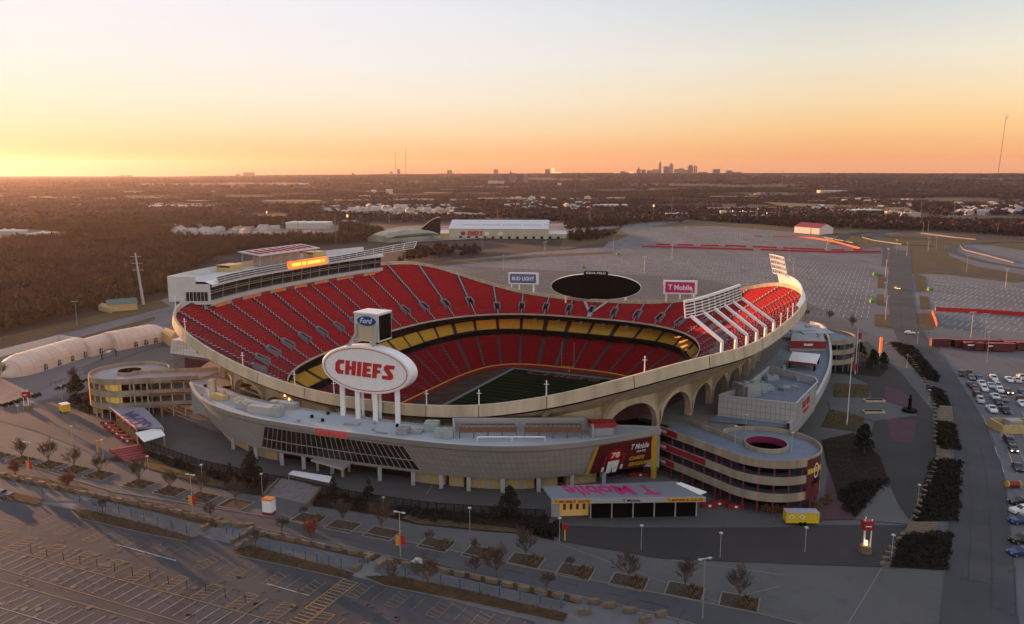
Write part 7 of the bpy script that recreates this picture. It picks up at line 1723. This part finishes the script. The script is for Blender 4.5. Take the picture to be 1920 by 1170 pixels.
def sample_poly(px, spacing, excl=()):
    P = Gs(px, 0); x0, x1 = min(p.x for p in P), max(p.x for p in P); y0, y1 = min(p.y for p in P), max(p.y for p in P)
    gx_ = np.arange(x0, x1, spacing); gy_ = np.arange(y0, y1, spacing); XX, YY = np.meshgrid(gx_, gy_); x = (XX + RNG.uniform(-.5, .5, XX.shape) * spacing).ravel(); y = (YY + RNG.uniform(-.5, .5, XX.shape) * spacing).ravel()
    k = inpoly_np(x, y, P)
    for e in excl: k &= ~inpoly_np(x, y, Gs(e, 0))
    x, y = x[k], y[k]; return np.stack([x, y, height(x, y)], 1)
def wood_mat(name, c1, c2, c3):
    return mat_mix2(name, [c1, c2, c3], [.012, .05], [(.42, .62), (.5, .72)], 1.0)
WM = [wood_mat('brown_wood', (.062, .036, .022), (.095, .055, .030), (.036, .024, .018)), wood_mat('dark_wood', (.032, .020, .017), (.055, .032, .022), (.022, .016, .016)), mat_mix2('far_wood', [(.042, .027, .030), (.085, .050, .040), (.020, .015, .021)], [.0022, .006], [(.45, .58), (.48, .62)], 1.0)]
TW = [tmpl(k, 64, 7.5, 9.5, 'twig') for k in range(5)]; TL = [tmpl(k, 7, 15, 10, 'lump') for k in range(5)]; TF = [tmpl(k + 9, 6, 34, 15, 'lump') for k in range(4)]
CLR = [[(-60, 432), (60, 432), (140, 438), (150, 446), (60, 452), (-60, 456)], [(20, 408), (60, 405), (55, 426), (20, 428)], [(300, 436), (420, 432), (640, 424), (640, 446), (560, 446), (400, 452), (330, 446)]]
p1 = sample_poly([(-420, 720), (-300, 668), (0, 628), (60, 614), (200, 580), (262, 567), (330, 545), (330, 520), (420, 478), (520, 466), (700, 452), (722, 440), (700, 432), (640, 424), (420, 408), (-420, 408)], 7.0, CLR)
scatter('left_woods', p1, TW, RNG.uniform(.7, 1.25, len(p1)), WM[0])
p2 = np.concatenate([sample_poly(q, 7.5) for q in ([(1290, 410), (1400, 419), (1500, 430), (1575, 428), (1650, 432), (1760, 434), (1925, 446), (2100, 455), (2100, 410), (1780, 412), (1640, 404), (1500, 402), (1330, 402)], [(745, 497), (800, 486), (900, 478), (905, 470), (820, 466), (770, 470)], [(1060, 432), (1160, 426), (1290, 408), (1290, 400), (1150, 402), (1060, 420)], [(1070, 456), (1120, 452), (1160, 440), (1100, 436), (1068, 440)])])
scatter('dark_woods', p2, TW, RNG.uniform(.5, 1.0, len(p2)), WM[1])
def wedge(n, r0, r1, a0=-.85, a1=.85):
    a = RNG.uniform(a0, a1, n); r_ = np.sqrt(RNG.uniform(r0 * r0, r1 * r1, n)); x, y = r_ * np.sin(a), r_ * np.cos(a); return x, y
x, y = wedge(120000, 1250, 4200); clear = nz(x, y, 170, 1) + .6 * nz(x, y, 60, 4); k = clear > -.25
for e in (CLR[2], [(640, 440), (1050, 448), (1160, 428), (1160, 418), (1420, 422), (1600, 445), (1925, 470), (1925, 500), (640, 500)], [(1290, 412), (1400, 421), (1650, 436), (1925, 450), (1925, 480), (1200, 480)]): k &= ~inpoly_np(x, y, Gs(e, 0))
x, y = x[k], y[k]; scatter('middle_woods', np.stack([x, y, height(x, y) - 1], 1), TL, RNG.uniform(.6, 1.15, len(x)), WM[2])
x, y = wedge(70000, 4200, 11500); k = nz(x, y, 420, 2) + .5 * nz(x, y, 150, 6) > -.35; x, y = x[k], y[k]; scatter('far_woods', np.stack([x, y, height(x, y) - 2], 1), TF, RNG.uniform(.6, 1.1, len(x)), WM[2])
TG = [tmpl(k + 30, 9, 1.3, .75, 'lump') for k in range(5)]; TB = [tmpl(k + 40, 12, .9, .7, 'twig') for k in range(4)]
gc = [sample_poly(q, .95) for q in ([(1668, 642), (1712, 650), (1728, 666), (1690, 668)], [(1694, 668), (1728, 668), (1762, 706), (1758, 718), (1730, 710)], [(1738, 726), (1768, 732), (1785, 764), (1756, 764)], [(1755, 790), (1790, 796), (1802, 846), (1756, 838)], [(1748, 862), (1803, 865), (1797, 979), (1710, 979)], [(1692, 1003), (1789, 999), (1777, 1071), (1667, 1065)], [(1570, 930), (1600, 905), (1672, 900), (1603, 973), (1585, 965)])]
gc = np.concatenate(gc); gc[:, 2] = .15; scatter('ground_cover', gc, TG, RNG.uniform(.6, 1.2, len(gc)), mat_mix2('dark_ground_cover', [(.012, .011, .008), (.03, .022, .014), (.008, .009, .006)], [.4, 1.2], [(.45, .65), (.5, .7)], 1.0))
gd_ = np.concatenate([sample_poly(q, .8) for q in ([(135, 956), (160, 955), (280, 984), (358, 1008), (350, 1017), (270, 1001), (148, 972)], [(437, 1032), (470, 1023), (560, 1047), (666, 1076), (650, 1087), (560, 1067), (444, 1042)], [(683, 1082), (740, 1079), (880, 1109), (1066, 1152), (1055, 1169), (880, 1131), (719, 1098)], [(1563, 720), (1634, 722), (1628, 745), (1563, 745)], [(1556, 768), (1620, 782), (1622, 812), (1540, 800)], [(1548, 828), (1600, 812), (1650, 856), (1664, 898), (1603, 905), (1570, 925), (1552, 870)], [(300, 878), (420, 905), (424, 918), (367, 906), (322, 892)], [(722, 962), (800, 972), (900, 985), (994, 996), (990, 1002), (903, 995), (782, 983)])])
gd_[:, 2] = .12; scatter('dry_grass', gd_, TB, RNG.uniform(.4, .95, len(gd_)), mat_mix2('dry_grass_blades', [(.075, .048, .024), (.12, .078, .036), (.03, .022, .013)], [.25, 1.0], [(.45, .62), (.5, .7)], 1.0))
# brown fields and pale yards in the middle distance
M['field'] = mat_mix2('dry_field', [(.15, .10, .055), (.20, .14, .075)], [.02], [(.4, .65)], 1.0); M['yard'] = mat_mix2('pale_yard', [(.17, .15, .14), (.26, .235, .22), (.09, .075, .065)], [.02, .05], [(.4, .65), (.5, .7)], 1.0)
def tsheet(name, px, mt, lift=1.0):
    P = Gs(px, 0); m = MB(); c = sum(P, Vector()) / len(P); zz = max(float(height(np.array([p.x]), np.array([p.y]))[0]) for p in P + [c]) + lift; m.poly([flat(p, zz) for p in P][::-1]); o = m.build(name, mt, None, kind='structure'); return o
tsheet('field', [(-60, 430), (60, 431), (140, 437), (150, 447), (60, 453), (-60, 457)], M['field'])
tsheet('yard', [(300, 438), (420, 434), (640, 425), (640, 444), (560, 447), (400, 450), (330, 446)], M['yard']); tsheet('field', [(640, 440), (760, 425), (1040, 420), (1160, 416), (1160, 428), (1050, 442), (830, 452), (760, 456)], M['yard'])
tsheet('yard', [(120, 385), (418, 381), (420, 391), (270, 393), (120, 390)], M['yard'], 2); tsheet('yard', [(600, 398), (860, 396), (1060, 392), (1060, 400), (600, 403)], M['yard'], 2); tsheet('field', [(1200, 404), (1420, 404), (1420, 410), (1200, 410)], M['yard'], 2)
tsheet('field', [(1430, 378), (1700, 388), (1720, 396), (1500, 392)], M['field'], 6); tsheet('highway', [(1780, 404), (1925, 412), (1925, 416), (1840, 414), (1770, 408)], M['road'], 3)
pw = bpy.data.materials.new('still_water'); pw.use_nodes = True; b_ = pw.node_tree.nodes['Principled BSDF']; b_.inputs['Roughness'].default_value = .08; b_.inputs['Base Color'].default_value = (.05, .05, .05, 1); b_.inputs['Metallic'].default_value = .9; b_.inputs['Base Color'].default_value = (.9, .85, .7, 1)
tsheet('pond', [(23, 419), (34, 413), (53, 409), (45, 419), (40, 424), (30, 424)], pw, 1.5)
rn = random.Random(88)
for k in range(70):
    px, py = rn.uniform(-100, 2000), 334 + 62 * rn.random() ** 1.3; w_ = rn.uniform(18, 95) * (py - 325) / 45 + 8; hh_ = rn.uniform(.5, 1.5) * (py - 325) / 25 + .3
    q_ = [(px, py), (px + w_ * .9, py + rn.uniform(-.3, .3)), (px + w_, py + hh_), (px + w_ * .4, py + hh_ * 1.2), (px - w_ * .1, py + hh_ * .8)]
    if any(455 < 0 for _ in q_): continue
    tsheet('clearing', q_, (M['field'], M['yard'], M['field'])[k % 3], 7.0 if py < 375 else 3.0)
# low buildings
BW = [mat('pale_warehouse_wall', (.50, .47, .43), .7, .08, .05), mat('grey_blue_roof', (.34, .37, .42), .6, .08, .05), mat('warm_lit_facade', (.60, .42, .22), .7, .1, .05), M['cream2']]
def shed(x0, x1, yb, hp, c, i, dist=None, deep=.5, name='warehouse', cat='building', grp='pale sheds in the middle distance', lab=None):
    a = G(x0, yb, 0)
    for _ in range(3): zz = float(height(np.array([a.x]), np.array([a.y]))[0]); a = G(x0, yb, zz)
    b = G(x1, yb, zz); w = (b - a).length; top = GY(x0, yb - hp, a.y).z; h = max(2.5, top - zz); dp = min(60, max(14, w * deep)); o = thing(name, lab or '%s low pale building from the left across the middle distance' % ordw(i), cat, a, grp)
    m = MB(); m.prism([(a.x, a.y), (b.x, b.y), (b.x + dp * .1, b.y + dp), (a.x + dp * .1, a.y + dp)], zz - 3, zz + h * .8); m.build('walls', c[0], o)
    m = MB(); m.prism([(a.x - .4, a.y - .4), (b.x + .4, b.y - .4), (b.x + dp * .1, b.y + dp), (a.x + dp * .1, a.y + dp)], zz + h * .8, zz + h); 
    for k in range(int(min(5, w / 15))): q = a.lerp(b, (k + .6) / (w / 15 + .7)); m.box((q.x + 2, q.y + dp * .4, zz + h), (3, 3, 1.6))
    m.build('roof', c[1], o); return o
SHD = [(-10, 37, 441, 9, 1), (50, 58, 442, 4, 0), (64, 92, 441, 5, 1), (4, 27, 388, 4, 0), (122, 148, 388, 5, 1), (150, 176, 388, 4, 0), (178, 200, 386, 3, 0), (204, 220, 382, 3, 0), (222, 290, 386, 4, 0), (274, 388, 392, 6, 0), (390, 418, 389, 3, 1), (436, 470, 431, 6, 2), (498, 522, 427, 4, 0), (536, 612, 430, 13, 0), (612, 620, 430, 8, 2), (640, 668, 417, 3, 1), (596, 626, 396, 4, 0), (640, 652, 398, 4, 0), (672, 690, 396, 7, 0), (694, 712, 395, 8, 0), (716, 732, 398, 4, 1), (738, 762, 393, 9, 1), (764, 792, 397, 4, 0), (673, 692, 372, 5, 0), (696, 704, 364, 8, 0), (704, 722, 372, 4, 0), (724, 735, 364, 9, 0), (722, 762, 372, 3, 1), (800, 822, 396, 4, 0), (828, 860, 397, 3, 0), (866, 872, 393, 6, 1), (962, 984, 389, 7, 0), (990, 1004, 390, 4, 0), (1008, 1030, 380, 4, 0), (1034, 1046, 395, 7, 1), (1052, 1096, 394, 3, 0), (1098, 1132, 397, 3, 0), (1110, 1178, 388, 4, 1), (1012, 1022, 372, 3, 0), (1180, 1200, 374, 2, 0), (1248, 1262, 409, 9, 2), (1263, 1290, 408, 8, 0), (1296, 1332, 397, 4, 1), (1310, 1336, 402, 4, 0), (1351, 1362, 407, 12, 2), (1363, 1448, 404, 6, 3), (1368, 1460, 411, 6, 2), (1416, 1448, 365, 3, 2), (1538, 1588, 363, 6, 3), (1528, 1545, 374, 3, 0), (1480, 1522, 394, 4, 0), (1563, 1605, 401, 7, 2), (1605, 1652, 400, 7, 0), (1638, 1648, 382, 4, 0), (1663, 1690, 405, 9, 2), (1690, 1726, 408, 9, 3), (1712, 1718, 393, 4, 0), (1780, 1794, 405, 6, 0), (1550, 1560, 391, 4, 0), (1800, 1812, 388, 3, 0), (1700, 1712, 376, 3, 0), (915, 944, 342, 3, 0), (560, 575, 345, 2, 0), (1045, 1052, 346, 3, 0), (340, 352, 361, 2, 0), (505, 520, 360, 2, 0), (1095, 1100, 398, 3, 0)]
for i, (x0, x1, yb, hp, c) in enumerate(sorted(SHD)):
    shed(x0, x1, yb, hp, ((BW[0], M['wroof']), (BW[1], M['wroof']), (BW[2], BW[0]), (BW[3], BW[0]))[c], i)
# suburb houses
rn = random.Random(77); HM = thing('house', '', 'house'); m = MB(); m.prism([(-6, -4), (6, -4), (6, 4), (-6, 4)], -1, 4); m.build('walls', BW[0], HM); m = MB(); m.add([(-6.5, -4.6, 3.9), (6.5, -4.6, 3.9), (6.5, 4.6, 3.9), (-6.5, 4.6, 3.9), (-6.5, 0, 7), (6.5, 0, 7)], [(0, 1, 5, 4), (2, 3, 4, 5), (0, 4, 3), (1, 2, 5)]); m.build('roof', mat('pale_house_roof', (.36, .33, .32), .8, .1, world=False), HM)
HM2 = copy_tree(HM, (0, 0, 0)); HM2.children[0].data = HM2.children[0].data.copy()
for o_, (xa, xb, ya, yb_, n, lb) in enumerate(((1795, 1925, 384, 402, 70, 'small pale house in the far right estate'), (600, 860, 388, 402, 46, 'small pale house in the settlement left of centre'), (950, 1110, 372, 396, 40, 'small pale house beyond the training hall'), (330, 520, 430, 446, 26, 'small building in the works yard above the press box'), (1530, 1720, 376, 396, 24, 'small building beside the far right highway'))):
    for _, (px, py) in enumerate(sorted((rn.uniform(xa, xb), rn.uniform(ya, yb_)) for _ in range(n))):
        p = G(px, py, 0); zz = float(height(np.array([p.x]), np.array([p.y]))[0]); p = G(px, py, zz); place((HM, HM2)[_ % 2], p, rn.uniform(0, 3), '%s from the left, %s' % (ordw(_), lb), 'distant houses, cluster %s' % W_ORD[o_], rn.uniform(.8, 1.5))
# towers on the horizon
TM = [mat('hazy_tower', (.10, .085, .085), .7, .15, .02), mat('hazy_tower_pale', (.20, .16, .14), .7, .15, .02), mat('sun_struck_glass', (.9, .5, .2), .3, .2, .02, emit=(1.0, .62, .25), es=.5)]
def tower(x0, x1, yt, i, c=0, Yd=9800, yb=331, cap=0, lab=None, spire=0):
    a, b = GY(x0, yt, Yd), GY(x1, yt, Yd); w = b.x - a.x; zb = GY(x0, yb, Yd).z; o = thing('tower_block', lab or '%s tower block from the left along the horizon' % ordw(i), 'tower', (a.x, a.y, zb), 'tower blocks on the horizon')
    m = MB(); z = a.z; m.box((a.x + w / 2, Yd, zb), (w, w * .8, (z - zb) * (1 - .12 * (cap > 0)))); 
    if cap: m.box((a.x + w / 2, Yd, zb + (z - zb) * .88), (w * .6, w * .5, (z - zb) * .12))
    if spire: m.tube((a.x + w / 2, Yd, z), (a.x + w / 2, Yd, z + spire), w * .12, .5, n=5)
    m.build('shaft', TM[c], o); m = MB()
    for k in range(1, 6): m.box((a.x + w / 2, Yd, zb + (z - zb) * (.12 * k + .1)), (w * 1.02, w * .82, 2.0))
    m.build('window_bands', M['dark'] if c == 0 else TM[0], o)
TWR = [(78, 84, 331, 1), (225, 233, 328.5, 1), (239, 247, 328.5, 1), (216, 220, 330, 1), (443, 450, 326, 1), (458, 475, 323, 1), (660, 664, 324, 0), (731, 736, 321.5, 1), (745, 750, 317, 1), (838.5, 847.5, 319, 1), (925.6, 934, 317.5, 1), (956, 959, 320, 1), (1022, 1031, 317, 0), (1163, 1172, 321, 0), (1174, 1180, 323, 0), (1180, 1187, 322, 2), (1203, 1210, 318, 0), (1213, 1222, 319.5, 0), (1223, 1234, 317.5, 1), (1235.6, 1240, 303.5, 0), (1244, 1254, 312, 0), (1255, 1262, 306, 1), (1264, 1272, 317, 1), (1272, 1282, 315.5, 1), (1282, 1289, 318, 1), (1290, 1299, 309, 0), (1301, 1303.5, 310, 0), (1304.5, 1307, 311, 0), (1309, 1325, 322.5, 0), (1336, 1349, 317, 0), (1361, 1372, 319.5, 0), (1373, 1389, 322.5, 0), (1535, 1553, 324, 0)]
for i, (x0, x1, yt, c) in enumerate(TWR): tower(x0, x1, yt, i, c, cap=1 if i in (19, 21, 25) else 0)
tower(1194, 1201, 316, 40, 0, cap=1, spire=45, lab='stepped tower with a tall spire at the left of the downtown group'); tower(1034, 1040, 314.6, 41, 2, lab='brightest sun struck glass tower at the centre of the horizon'); tower(1041, 1052, 322.5, 42, 2, lab='low sun struck block right of the brightest tower')
for i, (x0, x1, yt) in enumerate([(944, 953, 329), (955, 968, 324.5), (970, 980, 326), (982, 990, 327)]): tower(x0, x1, yt, i, 1 if i % 2 else 0, Yd=4600, yb=342, lab='%s slab of the grey hospital like complex below the horizon' % ordw(i))
for px0, px1, y0_, y1_, Yd, lb in ((1871, 1886, 330, 222, 3400, 'tall leaning guyed antenna mast at the far right'), (761, 761, 327, 277, 7000, 'very faint tall mast left of centre'), (742, 742, 327, 284, 7000, 'fainter shorter mast beside the tall faint one')):
    p, q = GY(px0, y0_, Yd), GY(px1, y1_, Yd); o = thing('antenna_mast', lb, 'mast', p); MB().tube(p, q, Yd / 2600, Yd / 4200, n=5).build('mast', M['wood'], o)
    if px0 > 1000: m = MB(); m.beam(q - Vector((4, 0, 0)), q + Vector((7, 0, 0)), 1.4); m.tube(q + Vector((-1, 0, 0)), q + Vector((1, 0, 20)), .6, n=4); m.tube(q + Vector((6, 0, 0)), q + Vector((9, 0, 18)), .6, n=4); m.build('aerials', M['wood'], o)
# ================================================================ haze
hz = MB(); hz.prism([(-14500, -700), (14500, -700), (14500, 19000), (-14500, 19000)], -60, 352)
hm = bpy.data.materials.new('evening_haze'); hm.use_nodes = True; n = hm.node_tree.nodes; n.remove(n['Principled BSDF']); pv = n.new('ShaderNodeVolumePrincipled'); pv.inputs['Density'].default_value = HAZE; pv.inputs['Color'].default_value = (.88, .76, .82, 1); pv.inputs['Anisotropy'].default_value = .6
hm.node_tree.links.new(pv.outputs[0], n['Material Output'].inputs['Volume'])
hz.build('haze', hm, None, kind='stuff')
